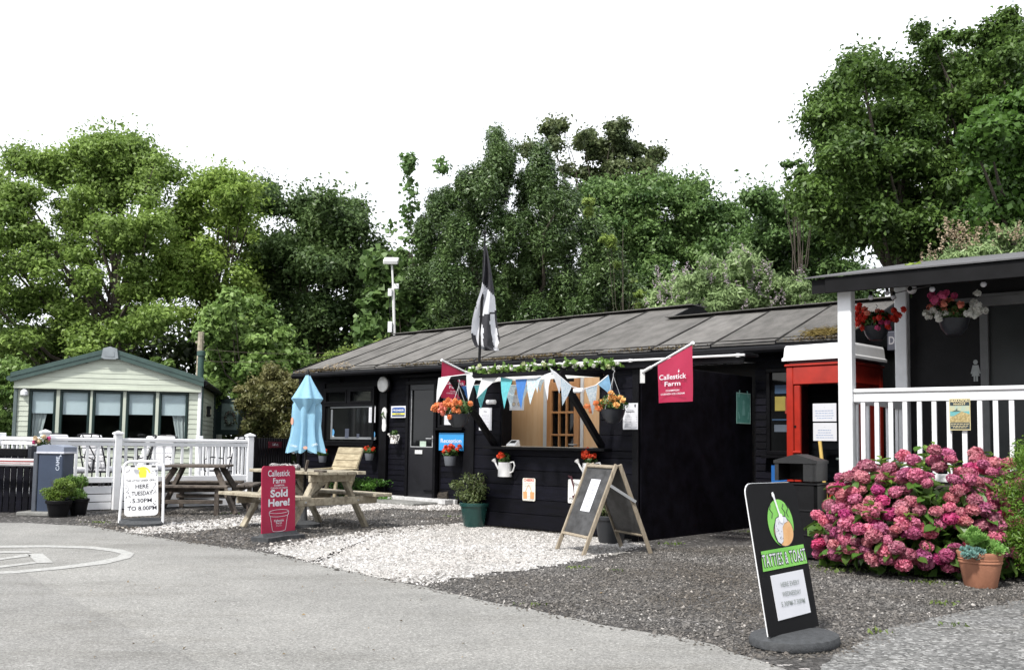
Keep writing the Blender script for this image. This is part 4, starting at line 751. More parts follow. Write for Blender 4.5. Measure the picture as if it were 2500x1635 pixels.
mb = MB(); rowsF = [(600,1183.5,1188),(630,1182,1194),(670,1180,1201),(700,1176,1205),(725,1168,1208),(745,1161,1210),(780,1153,1213),(812,1150,1217),(828,1152,1222),(846,1160,1214),(856,1186,1219)]
def interp(v):
    for a, b in zip(rowsF[:-1], rowsF[1:]):
        if a[0] <= v <= b[0]: f = (v-a[0])/(b[0]-a[0]); return a[1]+(b[1]-a[1])*f, a[2]+(b[2]-a[2])*f
NR, NC = 60, 26
for i in range(NR+1):
    v = 600+256*i/NR; ul, ur = interp(min(v,856))
    for j in range(NC+1):
        f = j/NC; p = D(ul+(ur-ul)*f, v, fd-.03-.07*math.sin(f*9+i*.06)*min(1,i/15)); mb.v.append(tuple(p-b0))
for i in range(NR):
    v = 600+256*(i+.5)/NR
    for j in range(NC):
        a = i*(NC+1)+j; mb.f.append((a, a+NC+1, a+NC+2, a+1)); f = (j+.5)/NC
        ul, ur = interp(v); u = ul+(ur-ul)*f
        # the folds bring the arms of the cross to these zones
        wht = (v > 688+ (u-1175)*1.1 and v < 770-(u-1178)*.35 and u > 1163) or (u < 1180 and 738 < v < 850 and u-1150 < (v-735)*.36+6 and u-1150 > (v-790)*.35) or (u > 1196 and v > 765 and abs(u-(1200+(v-770)*.16)) < 7) or (v>770 and u<1166 and v<812+(u-1150)*.5 and v > 770+(1166-u)*1.5)
        mb.m.append(0 if wht else 1)
obj('flag_cloth', mb, (FW, FB), t, smooth=True)

# ---------------------------------------------------------------- pots, log
def potted(label, u, v, r, h, m, fol, name='potted_plant', d=None, fm=LEAF, n=900, ls=.05, taper=.72, stems=8, cat='potted plant', group=None, **k):
    p = G(u, v) if d is None else D(u, v, d); p.z = 0 if d is None else p.z; p = Vector((p.x, p.y+r*taper, p.z)); t = thing(name, label, cat, p, 0, group); pot(t, r, h, m, taper); fx, fz = fol
    mb = MB()
    for i in range(stems): a = random.uniform(0,6.28); mb.tube([(r*.3*math.cos(a), r*.3*math.sin(a), h-.04), (fx*.35*math.cos(a), fx*.35*math.sin(a), h+fz*.5), (fx*.6*math.cos(a+.3), fx*.6*math.sin(a+.3), h+fz*random.uniform(.7,.98))], [.006,.004,.002], 5)
    obj('stem', mb, BARK, t); V, F_ = joinVF([blob_leaves((random.gauss(0,fx*.38), random.gauss(0,fx*.38), h+fz*random.uniform(.0,.85)), (fx*.42,fx*.42,fz*.2), n//14, ls, shell=(.2,1), **k) for _ in range(22)])
    link('foliage', npmesh('foliage', V, F_, fm), t, kind='stuff'); return t
potted('bushy shrub in a dark green glazed pot at the left corner of the kiosk', 1156, 1288, .195, .33, mat('green_glaze', (.012,.05,.045), .25, .2, 5), (.26,.4), fm=leafmat('olive_leaf', (.04,.07,.02), (.2,.24,.09), .3), n=1100, ls=.04)
potted('leafy plant in a dark grey plastic pot behind the chalkboard', 1495, 1328, .2, .32, mat('dark_pot', (.02,.022,.026), .5), (.2,.38), fm=leafmat('olive_leaf', (0,0,0),(0,0,0)), n=600, ls=.045)
potted('yellow-green conifer in a black tub, left of the two beside the barrier', 132, 1263, .17, .24, BLACKPL, (.21,.32), fm=leafmat('golden_leaf', (.07,.13,.02), (.22,.32,.05), .3), n=3600, ls=.032, asp=.4)
potted('green spiky herb in a black tub, right of the two beside the barrier', 183, 1259, .14, .25, BLACKPL, (.17,.34), fm=LEAFY, n=1800, ls=.05, asp=.22)
t = potted('glossy green shrub against the hut wall under the window', 890, 1225, .16, .02, BLACKPL, (.5,.42), fm=leafmat('box_leaf', (.03,.1,.015), (.12,.26,.04), .3), n=2200, ls=.05, d=None, name='low_shrub', cat='shrub')
p = HUT.w(*HUT.px(890,1200,-.45)[:1], -.45, 0); t.location = p
t = thing('log', 'rough cut log lying by the hut door', 'log', G(1075,1228), HZ-.2); t.location.z = .08
obj('log_wood', MB().tube([(-.3,0,.02),(-.1,.02,.04),(.1,-.02,.05),(.3,.03,.07)], [.08,.1,.1,.11], 12), mat('log_bark', (.012,.01,.008), .95, 0, 14, .7, 30, col2=(.05,.04,.03)), t, smooth=True); obj('cut_face', MB().lathe([(.001,0),(.04,.0),(.045,-.06)], 12, (0,0,0)), mat('cut_wood', (.25,.15,.08), .8, .2, 20), t, (.02,-.11,.03), (R(80),0,.3))

# ---------------------------------------------------------------- picnic tables
def timber(nm, t, p0, p1, w_, h_, m=WOODX, up=(0,0,1)): return obj(nm, MB().beam(p0, p1, w_, h_, up=up, ch=.006), m, t)
t = thing('picnic_table', 'weathered wooden picnic table with benches in front of the hut, umbrella through it', 'picnic table', (-2.72,12.6,0), HZ)
L = .78
for k in range(5): piece('tabletop_board', t, (random.uniform(-.01,.01), -.3+.15*k, .735), (2*L,.142,.042), WOODX, (0,0,random.uniform(-.004,.004)), ch=.006)
for s in (-1,1):
    for k in (0,1): piece('bench_board', t, (random.uniform(-.01,.01), s*(.66+.15*k-.075), .44), (2*L+.06,.142,.042), WOODX, ch=.006)
for xx in (-.5,.5):
    for s in (-1,1): timber('leg', t, (xx, s*.2, .7), (xx, s*.62, 0), .05, .1, up=(1,0,0))
    piece('bench_bearer', t, (xx+.05, 0, .37), (.045,1.5,.1), WOODX, ch=.006); piece('top_bearer', t, (xx+.05,0,.665), (.045,.72,.09), WOODX, ch=.006)
    for s in (-1,1): piece('bolt', t, (xx+.08, s*.42, .37), (.012,.02,.02), METAL, ch=0)
timber('strut', t, (.45,0,.66), (.05,0,.4), .04, .08); timber('strut', t, (-.45,0,.66), (-.05,0,.4), .04, .08)
t = thing('picnic_table', 'dark brown square picnic table with benches on its sides, before the white railing', 'picnic table', (-4.95,15.05,0), R(8))
for k in range(6): piece('tabletop_board', t, (0, -.375+.15*k, .72), (.92,.142,.035), DWOOD, ch=.005)
for a in range(4):
    M = Matrix.Rotation(a*math.pi/2, 3, 'Z')
    for k in (0,1): c = M @ Vector((0, -.72-.13*k, .43)); piece('bench_board', t, c, (1.15,.12,.035), DWOOD, (0,0,a*math.pi/2), ch=.005)
    for s in (-1,1): timber('bench_leg', t, M @ Vector((s*.42,-.84,.41)), M @ Vector((s*.42,-.84,0)), .04, .07, DWOOD, up=(1,0,0))
    timber('leg', t, M @ Vector((.3,-.3,.7)), M @ Vector((.68,-.68,0)), .05, .09, DWOOD, up=(0,0,1))
    timber('bench_rail', t, M @ Vector((-.5,-.7,.38)), M @ Vector((.5,-.7,.38)), .035, .07, DWOOD); timber('cross_rail', t, M @ Vector((-.5,-.8,.2)), M @ Vector((.5,-.8,.2)), .03, .06, DWOOD)
# plank-backed garden seat behind the near table
p = HUT.w(*HUT.px(835,1150,-1.0)[:1], -1.0, 0); t = thing('plank_chair', 'pale timber seat with a leaning plank back behind the picnic table', 'seat', p, HZ+R(8))
for k in range(5): piece('back_plank', t, (0, .1-.06*k+.1, .96-.125*k), (.62,.022,.13), NEWWOOD, (R(-25),0,0), ch=.004)
for s in (-1,1): timber('leg', t, (s*.29,.24,1.0), (s*.29,-.22,.0), .045, .07, NEWWOOD, up=(1,0,0)); timber('leg', t, (s*.29,-.45,.44), (s*.29,-.5,0), .045, .06, NEWWOOD, up=(1,0,0)); timber('arm', t, (s*.3,-.5,.6), (s*.3,.1,.62), .07, .03, NEWWOOD)
for k in range(4): piece('seat_plank', t, (0,-.48+.125*k,.42-.012*k), (.58,.115,.022), NEWWOOD, ch=.004)
# things on the near table
tp = Vector((-2.72,12.6,0)); 
def ontable(name, label, cat, u, v, z=.757): p = G(u, v, z); return thing(name, label, cat, p, HZ)
t = ontable('slate_block', 'small dark slab lying on the picnic table near its right end', 'slab', 782, 1152); obj('slab', MB().box((0,0,.012),(.19,.06,.024), ch=.003), DWOOD, t)
t = ontable('slate_block', 'small dark slab lying on the picnic table by the umbrella pole', 'slab', 722, 1147); obj('slab', MB().box((0,0,.012),(.13,.06,.024), ch=.003), DWOOD, t)
t = ontable('wooden_peg', 'short wooden stick standing up from the picnic table', 'stick', 746, 1150); obj('stick', MB().beam((0,0,0),(.04,0,.14),.03,.02), DWOOD, t)
t = thing('knitted_bundle', 'crumpled pale grey fabric bundle lying on the table behind the ice cream sign', 'fabric', G(690,1146,.757), HZ)
mb = MB(); m_ = MB()
V, F_ = joinVF([blob_leaves((random.uniform(-.2,.2), random.uniform(-.07,.07), .035), (.07,.06,.04), 130, .035, shell=(.7,1), asp=.9) for _ in range(11)]); link('fabric', npmesh('fabric', V, F_, mat('pale_fabric', (.42,.4,.4), .95, .3, 30)), t)
# umbrella
uf = Vector((-2.74,12.62,0)); t = thing('parasol', 'closed light blue parasol standing through the near picnic table', 'parasol', uf, 0)
obj('pole', MB().tube([(0,0,.02),(0,0,2.0)], .019, 10).lathe([(.035,1.98),(.03,2.05),(.012,2.09),(.001,2.095)], 10), BLACKPL, t, smooth=True); obj('base', MB().lathe([(.22,0),(.22,.05),(.05,.09),(.03,.3)], 20), RUBBER, t, smooth=True)
UB = mat('parasol_blue', (.3,.55,.72), .85, .06, 6, .25, 25, trans=.25)
def canopy(zs, folds, amp, name, sy=.7):
    mb = MB(); N = 64
    for (r, z, a) in zs:
        for j in range(N): q = 2*math.pi*j/N; rr = r*(1+a*amp*math.cos(folds*q+1.2)); mb.v.append((rr*math.cos(q)*.86, rr*math.sin(q)*sy, z+(-.05*a*math.cos(folds*q+1.2) if r > .19 and z < 1.2 else 0)))
    for i in range(len(zs)-1):
        for j in range(N): mb.f.append((i*N+j, (i+1)*N+j, (i+1)*N+(j+1)%N, i*N+(j+1)%N)); mb.m.append(0)
    return obj(name, mb, UB, t, smooth=True)
canopy([(.015,2.05,0),(.075,1.94,.12),(.16,1.8,.16),(.225,1.70,.18),(.17,1.62,.16),(.09,1.52,.15),(.03,1.43,.1)], 6, 1, 'canopy', .95)
canopy([(.2,1.66,.0),(.215,1.62,.12),(.2,1.48,.3),(.18,1.34,.42),(.19,1.2,.5),(.225,1.06,.55),(.235,1.0,.55)], 8, .75, 'canopy_skirt', .5)
obj('tie_band', MB().lathe([(.1,1.5),(.105,1.49),(.1,1.48)], 20, sy=.7), UB, t)
WTX = mat('parasol_print', (.75,.8,.85), .7); text(t,'CORNISH',WTX,-.13,1.06,.025,-.15,.09,.01,rot=-.2); text(t,'OPAL',WTX,.15,1.08,.028,-.14,.08,.01,rot=.35); SAL = mat('parasol_salmon', (.75,.35,.25), .7); flat(t,'print',ell(.03,1.05,.028,.02,14), SAL, -.17); flat(t,'print',ell(-.175,1.4,.018,.05,14), SAL, -.085)
# ---------------------------------------------------------------- swing signs
def swing(name, label, p, rz, tilt, w_, h_, m, base, zb=.06, r=.06, edge=None, group='swing pavement signs'):
    t = thing(name, label, 'pavement sign', p, rz, group)
    b = obj('board', MB().prism(rrect(w_, h_, r, 0, 5, True, False), -.006, .006), m, t, (0,0,zb), (-tilt,0,0))
    if edge: obj('edge_trim', MB().prism(rrect(w_+.008, h_+.004, r+.003, 0, 5, True, False), .0062, .012), edge, b)
    return t, b
p0 = Vector((-2.8,10.72,0)); az = R(62); w_ = .56; c = p0+Vector((math.cos(az), math.sin(az), 0))*w_/2
t, b = swing('ice_cream_sign', 'crimson Callestick Farm pavement sign reading Sold Here! with a tub drawing', c, az, R(2), w_, .78, RED, None, .07, .05)
f = -.0085
text(b,'Callestick',PAPER,0,.66,.07,f,w_*.66,.012); text(b,'Farm',PAPER,0,.58,.06,f,w_*.36,.012); text(b,'CHAMPION',PAPER,0,.545,.02,f,w_*.3,.01); text(b,'CORNISH ICE CREAM',PAPER,0,.515,.02,f,w_*.5,.01)
text(b,'Sold',PAPER,0,.425,.08,f,w_*.5,.035); text(b,'Here!',PAPER,0,.32,.08,f,w_*.62,.035)
tub = MB()
def stroke(pts, r=.0028): tub.tube([(x, f, z) for x, z in pts], r, 5)
stroke(ell(0,.255,.16,.022,24)+[(.16,.255)]); stroke([(-.165,.25),(-.16,.22)]+ell(0,.215,.155,.02,14,180,360)+[(.16,.22),(.165,.25)]); stroke([(-.145,.205),(-.11,.045)]+ell(0,.045,.11,.02,14,180,360)+[(.11,.045),(.145,.205)]); obj('tub_drawing', tub, PAPER, b)
text(b,'Callestick',PAPER,0,.14,.024,f,w_*.3,.02); text(b,'Farm',PAPER,0,.115,.02,f,w_*.17,.02); lines(b,PAPER,0,.1,w_*.22,2,.012,.003,f)
P = []
for i in range(25): x = -.31+.62*i/24; P.append((x, -.12+.025*math.cos(x*14)))
P2 = [(x, -y) for x, y in P][::-1]; mb = MB().slab(P+P2, 0, .05); 
mb.add([(-.3,-.05,.05),(.3,-.05,.05),(.3,.05,.05),(-.3,.05,.05),(-.28,-.02,.09),(.28,-.02,.09),(.28,.02,.09),(-.28,.02,.09)], [(4,5,6,7),(0,1,5,4),(1,2,6,5),(2,3,7,6),(3,0,4,7)]); obj('base', mb, RUBBER, t)
# Tatties & Toast
az = R(41.8); w_ = .523; c = Vector((1.48,5.43,0))+Vector((math.cos(az), math.sin(az), 0))*w_/2
t, b = swing('food_sign', 'black TATTIES & TOAST pavement sign with a green potato logo, nearest the camera', c, az, R(10.5), w_, .87, mat('sign_black', (.008,.008,.009), .6, .1, spec=.12), None, .075, .06, WHITEPL)
f = -.0085; GRN = mat('logo_green', (.13,.42,.06), .6, 0, 3, col2=(.25,.6,.12)); flat(b,'logo_disc', ell(.03,.63,.135,.14,36), GRN, f)
TAN = mat('logo_tan', (.62,.33,.13), .6, 0, 8, col2=(.72,.45,.22)); flat(b,'potato_outline', ell(.045,.575,.106,.09,30), INK, f-.001); flat(b,'potato', ell(.045,.575,.1,.084,30), TAN, f-.002)
Wt = [(-.02,.655),(.03,.67),(.085,.66),(.1,.635),(.06,.625),(.035,.6),(.03,.56),(.02,.52),(-.005,.505),(-.035,.52),(-.05,.56),(-.045,.61)]
flat(b,'topping_outline',[(x*1.05-.001,(z-.58)*1.05+.58) for x,z in Wt], INK, f-.003); flat(b,'topping', Wt, PAPER, f-.004)
mb = MB()
for _ in range(14): x, z = random.uniform(-.04,.02), random.uniform(.53,.64); mb.add([(x,f-.0055,z),(x+.006,f-.0055,z),(x+.003,f-.0055,z+.007)], [(0,1,2)])
obj('topping_specks', mb, INK, b)
mb = MB().prism([(.02,.66),(.035,.655),(.0,.78),(-.002,.8),(-.012,.815),(-.026,.81),(-.026,.79),(-.014,.775)], f-.007, f-.005).prism(ell(.03,.655,.02,.03,14), f-.0075, f-.006); obj('fork', mb, WHITEPL, b)
mb = MB()
for sx, sg in ((-.06,1),(.075,1),(.12,-1)): mb.tube([(sx,f-.001,.66),(sx+.015*sg,f-.001,.69),(sx-.01*sg,f-.001,.715),(sx+.008*sg,f-.001,.74)], .0025, 5)
obj('steam_lines', mb, INK, b)
Bn = [(-.235,.36),(.245,.375),(.235,.49),(-.225,.475)]; flat(b,'banner', Bn, GRN, f-.001); 
text(b,'TATTIES & TOAST',mat('dark_outline',(.005,.03,.01),.6),0.004,.39,.07,f-.003,w_*.88,.045,rot=.025,space=1.18); text(b,'TATTIES & TOAST',PAPER,0.004,.39,.07,f-.005,w_*.88,.004,rot=.025,space=1.18)
pb_ = piece('notice', b, (.01,f-.001,.21), (.35,.003,.255), PAPER, (0,-.03,0), ch=0)
for s, z in (('HERE EVERY',.26),('WEDNESDAY',.205),('5.30PM-7.30PM',.15)): text(b,s,mat('faded_ink',(.27,.3,.29),.7),.015,z,.028,f-.006,.2 if 'PM' not in s else .25,.004)
N = 22; P = [(.31*math.cos(math.pi*2*i/40), .235*math.sin(math.pi*2*i/40)) for i in range(40)]
mb = MB(); 
for k, (sc, z) in enumerate(((.97,0),(1,.012),(1,.035),(.97,.055),(.8,.068),(.5,.076))): mb.v += [(x*sc, y*sc, z) for x, y in P]
for k in range(5):
    for i in range(40): mb.f.append((k*40+i, k*40+(i+1)%40, (k+1)*40+(i+1)%40, (k+1)*40+i)); mb.m.append(0)
mb.f.append(tuple(range(200,240))); mb.m.append(0); obj('base', mb, RUBBER, t, smooth=True)
# Greek grill sign
p = G(344,1283); az = R(12); t = thing('grill_sign', 'white framed pavement sign advertising THE LITTLE GREEK GRILL, HERE TUESDAY', 'pavement sign', p, az, 'swing pavement signs')
fw, fh = .5, .82; mb = MB(); r = .09; pts = [(-fw/2-.02,0,.02),(-fw/2,0,fh-r)]+[(-fw/2+r-r*math.cos(a), 0, fh-r+r*math.sin(a)) for a in (.4,.8,1.2,1.57)]+[(fw/2-r+r*math.sin(a), 0, fh-r+r*math.cos(a)) for a in (0,.4,.8,1.2,1.57)]+[(fw/2+.02,0,.02)]
fr_ = obj('frame', mb.tube(pts, .018, 8), WHITEPL, t, (0,0,.02), (R(-4),0,0), smooth=True)
b = obj('board', MB().prism(rrect(.42,.66,.05), -.004, .004), WHITEPL, t, (0,0,.13), (R(-4),R(-3),0)); f = -.0065
flat(b,'helmet', [(-.02,.5),(.06,.5),(.07,.58),(.05,.62),(.0,.635),(-.05,.63),(-.02,.6),(-.03,.55)], YEL, f); flat(b,'helmet_crest', ell(.02,.55,.095,.09,14,0,140)+ell(.02,.55,.075,.07,14,140,0), YEL, f-.001)
text(b,'THE LITTLE GREEK GRILL',INK,0,.45,.026,f,.37,.0)
for s, z, w2_ in (('HERE',.36,.16),('TUESDAY',.27,.26),('5.30PM',.175,.24),('TO 8.00PM',.075,.36)): text(b,s,INK,.01,z,.052,f,w2_,.012)
mb = MB()
for _ in range(26):
    sx = random.choice((-1,1)); x, z = sx*random.uniform(.13,.19), random.choice((random.uniform(.12,.42), random.uniform(.52,.6))); mb.add([(x-.01,f,z),(x+.008,f,z-.004),(x+.006,f,z+.01)], [(0,1,2)])
obj('leaf_doodles', mb, INK, b, kind='stuff'); mb = MB()
for sx in (-1,1): mb.tube([(sx*.14,f,.28),(sx*.18,f,.32),(sx*.15,f,.36),(sx*.185,f,.41)], .003, 5)
obj('swirls', mb, GREYINK, b)
for s in (-.13,.13): obj('clip', MB().box((s,-.005,fh-.045),(.05,.03,.02)), BLACKPL, t)
P = ell(0,0,.27,.24,24); mb = MB().slab(P, 0, .04); mb.v = [(x, y, z+(.05 if y > 0 and z > 0 else 0)) for x, y, z in mb.v]; obj('base', mb, RUBBER, t)
# A-frame chalkboard
t = thing('chalkboard', 'open wooden A-frame chalkboard with a white notice, in front of the kiosk', 'chalkboard', (1.005,10.22,0), R(22))
SLATE = mat('chalkboard_slate', (.02,.02,.02), .6, 0, 5, col2=(.07,.07,.073), stretch=(1,1,2)); AW = mat('aframe_timber', (.2,.165,.12), .75, 0, 5, .2, 50, orand=.12, col2=(.34,.29,.22), stretch=(8,8,1))
for s, nm in ((-1,'front'),(1,'rear')):
    def q(y, f_): return Vector((s*(.02+(.4-.02)*(1-f_)), y, .94*f_))       # f_: 1 top, 0 foot
    for yy in (-.32,.32): timber('leg', t, q(yy,1), q(yy,0), .045, .025, AW, up=(0,1,0))
    for f_ in (.97,.2): timber('rail', t, q(-.3,f_), q(.3,f_), .022, .06, AW, up=(-s,0,.3))
    a, b_, c_, d_ = q(-.3,.95), q(.3,.95), q(.3,.2), q(-.3,.2); nn = Vector((s*.9,0,.42))*.004
    obj('slate', MB().add([a-nn, b_-nn, c_-nn, d_-nn, a+nn, b_+nn, c_+nn, d_+nn], [(0,1,2,3),(7,6,5,4),(0,4,5,1),(1,5,6,2),(2,6,7,3),(3,7,4,0)]), SLATE, t)
    if s < 0:
        def pn(y, f_): return q(y, f_)-Vector((.9,0,-.42))*.008
        nb = obj('notice', MB().add([pn(-.12,.82), pn(.1,.82), pn(.1,.46), pn(-.12,.46)], [(0,1,2,3)]), PAPER, t)
        mb = MB()
        for i in range(9): y0 = -.02+random.uniform(-.05,-.02); y1 = -.02+random.uniform(.02,.05); f_ = .76-i*.03; mb.add([pn(y0,f_)-Vector((.002,0,-.001)), pn(y1,f_)-Vector((.002,0,-.001)), pn(y1,f_-.008)-Vector((.002,0,-.001)), pn(y0,f_-.008)-Vector((.002,0,-.001))], [(0,1,2,3)])
        obj('small_print', mb, GREYINK, t)
obj('stay', MB().beam((-.1,-.35,.72),(.2,-.35,.55),.006,.03).beam((.05,.35,.72),(.2,.35,.55),.006,.03), METAL, t)
# ---------------------------------------------------------------- caravan
CV = Frame((486-1250)/2300*19.5, 19.5, 13.2); CW = 3.44
cv = thing('static_caravan', 'cream static caravan with a green trimmed roof and five front windows', 'caravan', CV.w(-CW/2, 0), CV.a)
def cl(x, y, z): return (x+CW/2, y, z)
def CX(u, v, y=0): return CV.px(u, v, y)
zt = CX(250, 948)[1]; zw1 = CX(250,953)[1]; zw0 = .98; zr = CX(262,868)[1]; ze = CX(486,936)[1]; LEN = 7.0
# dark block behind real glass and blinds: room shade put into its colour
mb = MB(); mb.box(cl(-CW/2, .6+LEN/2, zt/2+.2), (CW-.1, LEN-1.2, zt-.5)); obj('room_shade_block', mb, mat('room_dark', (.02,.018,.016), .9), cv)
mb = MB(); mb.box(cl(-CW/2, LEN-.02, zt/2+.15), (CW, .04, zt-.3)).box(cl(-CW+.02, LEN/2, zt/2+.15), (.04, LEN-.1, zt-.3)); obj('wall', mb, CREAM, cv)
obj('floor', MB().box(cl(-CW/2, LEN/2, .42), (CW-.02, LEN-.02, .1)), DWOOD, cv)
us = [(71,137),(146,220),(226,300),(308,380),(388,459)]; wxs = [(CX(a,1000)[0], CX(b,1000)[0]) for a, b in us]; ch = .1
def cb(x0, x1, z0, h=ch): lapboard('cladding_board', cv, x0+CW/2, x1+CW/2, z0, h, 0, CREAM, .014)
z = .35
while z < zt-.01:
    if z+ch <= zw0+.02: cb(-CW, 0, z)
    else: cb(-CW, wxs[0][0]-.01, z); cb(wxs[-1][1]+.01, 0, z)
    z += ch
# gable cladding, set a little proud of the window line
z = zt; rise = zr-ze
while z < zr-.06:
    half = min(CW/2+.05, (CW/2+.15)*(1-(z+ch*.5-ze)/rise)); 
    if half > .1: link('cladding_board', lapboard('cladding_board', cv, -half, half, z, ch, -.07, CREAM, .012).data, cv, (0,-.07,z)) if False else lapboard('cladding_board', cv, -half, half, z, ch, -.07, CREAM, .012)
    z += ch
piece('gable_trim', cv, (0,-.085,zt-.015), (CW+.1,.05,.045), CREAM); obj('gable_soffit', MB().box((0,-.03,zt+.06),(CW,.06,.1)), CREAM, cv)
for x_ in (-CW/2-.02, CW/2+.02): piece('corner_trim', cv, (x_, -.01, (.3+ze)/2), (.07,.07,ze-.3), WHITEPL if x_ > 0 else mat('grey_trim', (.1,.13,.13), .5), ch=.01)
piece('corner_trim', cv, (CW/2+.06, .04, (.3+ze)/2), (.05,.07,ze-.3), GREENTR, ch=.01)
for i, (a, b) in enumerate(wxs):
    f = link('window', None, cv); t = .05; z0, z1 = zw0, zw1; xm = (a+b)/2+CW/2; mb = MB()
    for c, d in (((xm,0,z1-t/2),(b-a,.07,t)), ((xm,0,z0+t/2),(b-a,.07,t)), ((a+CW/2+t/2,0,(z0+z1)/2),(t,.068,z1-z0-2*t)), ((b+CW/2-t/2,0,(z0+z1)/2),(t,.068,z1-z0-2*t))): mb.box(c, d, ch=.008)
    obj('window_frame', mb, DGREEN, f); piece('pane', f, (xm,.0,(z0+z1)/2), (b-a-2*t,.006,z1-z0-2*t), GLASS, ch=0)
    zb_ = CX(250,1008)[1]-random.uniform(0,.03); piece('blind', f, (xm,.03,(zb_+z1-t)/2), (b-a-2*t+.04,.006,z1-t-zb_+.03), mat('blind', (.8,.83,.9), .8, .03, trans=.3), ch=0)
    if i < 4: c_ = wxs[i+1][0]; piece('mullion', cv, ((b+c_)/2+CW/2, -.0, (z0+z1)/2), (c_-b, .06, z1-z0), CREAM)
    if i in (0, 4):   # gathered net curtain
        s = 1 if i == 0 else -1; x0 = (a if i == 0 else b)+CW/2+s*t; mb = MB(); N = 12
        for k in range(N+1):
            q = k/N; wd = .22*(1-.6*q)+.05
            for j in range(9): mb.v.append((x0+s*wd*j/8, .09+.015*math.sin(j*2.3), zb_+.02-(zb_-z0)*q))
        for k in range(N):
            for j in range(8): e_ = k*9+j; mb.f.append((e_,e_+1,e_+10,e_+9)); mb.m.append(0)
        obj('net_curtain', mb, mat('net', (.5,.5,.52), .9, .1), f)
piece('sill_trim', cv, (0,-.02,zw0-.03), (wxs[-1][1]-wxs[0][0]+.1,.06,.04), CREAM)
# roof: two slabs with green edge
for s in (-1,1):
    P0 = (s*(CW/2+.09), ze-.02); P1 = (0, zr+.02)
    mb = MB(); mb.prism([P0, (s*(CW/2+.09), ze+.1), (0, zr+.14), P1] if s < 0 else [P0, P1, (0, zr+.14), (s*(CW/2+.09), ze+.1)], -.14, LEN+.1); obj('roof', mb, mat('roof_sheet', (.12,.15,.14), .5), cv)
    mb = MB(); e_ = .004
    q0, q1 = (s*(CW/2+.1), ze-.07), (0, zr-.03)
    mb.prism([q0, (q0[0], ze+.11), (0, zr+.15), q1] if s < 0 else [q0, q1, (0, zr+.15), (q0[0], ze+.11)], -.17, -.142); mb.prism([(q0[0], ze+.02),(q0[0],ze+.045),(0,zr+.085),(0,zr+.06)] if s < 0 else [(q0[0], ze+.02),(0,zr+.06),(0,zr+.085),(q0[0],ze+.045)], -.182, -.171)
    obj('roof_edge', mb, GREENTR, cv)
    obj('gutter', MB().tube([(s*(CW/2+.13), -.15, ze+.0), (s*(CW/2+.13), LEN, ze+.0)], .05, 8), BLACKTRIM if s > 0 else GREENTR, cv)
obj('ridge_cap', MB().prism([(-.16,zr-.06),(-.1,zr-.085),(.1,zr-.085),(.16,zr-.06),(.13,zr+.13),(0,zr+.17),(-.13,zr+.13)], -.215, -.172).prism([(-.09,zr-.03),(.09,zr-.03),(.08,zr+.07),(0,zr+.1),(-.08,zr+.07)], -.222, -.216), mat('cap_grey', (.25,.28,.3), .4), cv)
# right side wall with boards, dark panel for the doorway, lamp
z = .35
while z < ze-.05:
    for y0, y1 in ((.02, 3.9), (4.62, LEN)):
        L_ = y1-y0; k = ('lap', round(L_,3), ch, CREAM.name, .014)
        if k not in PC: lapboard('x', cv, 0, L_, 0, ch, 0, CREAM, .014); bpy.data.objects.remove(cv.children[-1]) if False else None
        me = PC[k]; link('cladding_board', me, cv, (CW/2, (y0+y1)/2, z), (0,0,R(90)))
    z += ch
for o in [o for o in cv.children if o.name.split('.')[0] == 'x']: bpy.data.objects.remove(o)
piece('doorway_shade_panel', cv, (CW/2-.05, 4.25, 1.3), (.03,.72,1.9), mat('room_dark', (.02,.018,.016), .9));  # dark-coloured panel standing in for the shade inside the doorway
for yy in (3.9, 4.6): piece('door_frame', cv, (CW/2, yy, 1.3), (.08,.05,1.95), DGREEN)
dr = link('door', None, cv, (CW/2+.03, 4.6, .5), (0,0,R(-6))); mb = MB(); dw, dh = .66, .92
mb.box((dw/2,0,.06),(dw,.05,.12)).box((dw/2,0,dh-.06),(dw,.05,.12)).box((.06,0,dh/2),(.12,.05,dh-.24)).box((dw-.06,0,dh/2),(.12,.05,dh-.24)); obj('door_frame', mb, DGREEN, dr)
piece('door_glass', dr, (dw/2,0,dh/2), (dw-.22,.01,dh-.22), mat('frosted_pane', (.16,.22,.2), .3, .2, 3), ch=0)
dr.location.z = CV.px(530,1060,4.6)[1]
wt = thing('wreath', 'dark twig wreath hanging on the open caravan door', 'wreath', CV.w(.3, 4.5, dr.location.z+.45), CV.a)
wt.location = (Matrix.Translation(CV.w(0,0)) @ Matrix.Rotation(CV.a,4,'Z') @ Vector((.03,4.6,dr.location.z)) ) + (CV.e.to_3d()*.33*math.cos(R(6))-CV.n.to_3d()*(.4*math.sin(R(6))+.05)); wt.location.z = dr.location.z+.42
obj('twigs', MB().tube([(.11*math.cos(a), 0, .15*math.sin(a)) for a in np.linspace(0,6.28,22)], .035, 8), BARK, wt); a_ = rng.uniform(0,6.28,160); C = np.stack([.11*np.cos(a_), -.03+0*a_, .15*np.sin(a_)],1)+rng.normal(size=(160,3))*.03; V, F_ = leaves(C, rng.normal(size=(160,3)), .05); link('sprigs', npmesh('sprigs', V, F_, leafmat('sage', (.12,.2,.15), (.4,.5,.42), .3)), wt, kind='stuff')
piece('wall_lantern', cv, (CW/2+.1, 1.3, 1.75), (.1,.1,.24), BLACKPL, ch=.02); piece('lantern_glass', cv, (CW/2+.1,1.3,1.74), (.105,.085,.12), mat('lantern_pane',(.4,.38,.28),.3), ch=.002); obj('security_light', MB().lathe([(.001,-.08),(.07,-.05),(.07,.02),(.03,.07)], 12), WHITEPL, cv, (-CW/2+.14,-.06,zt-.12))
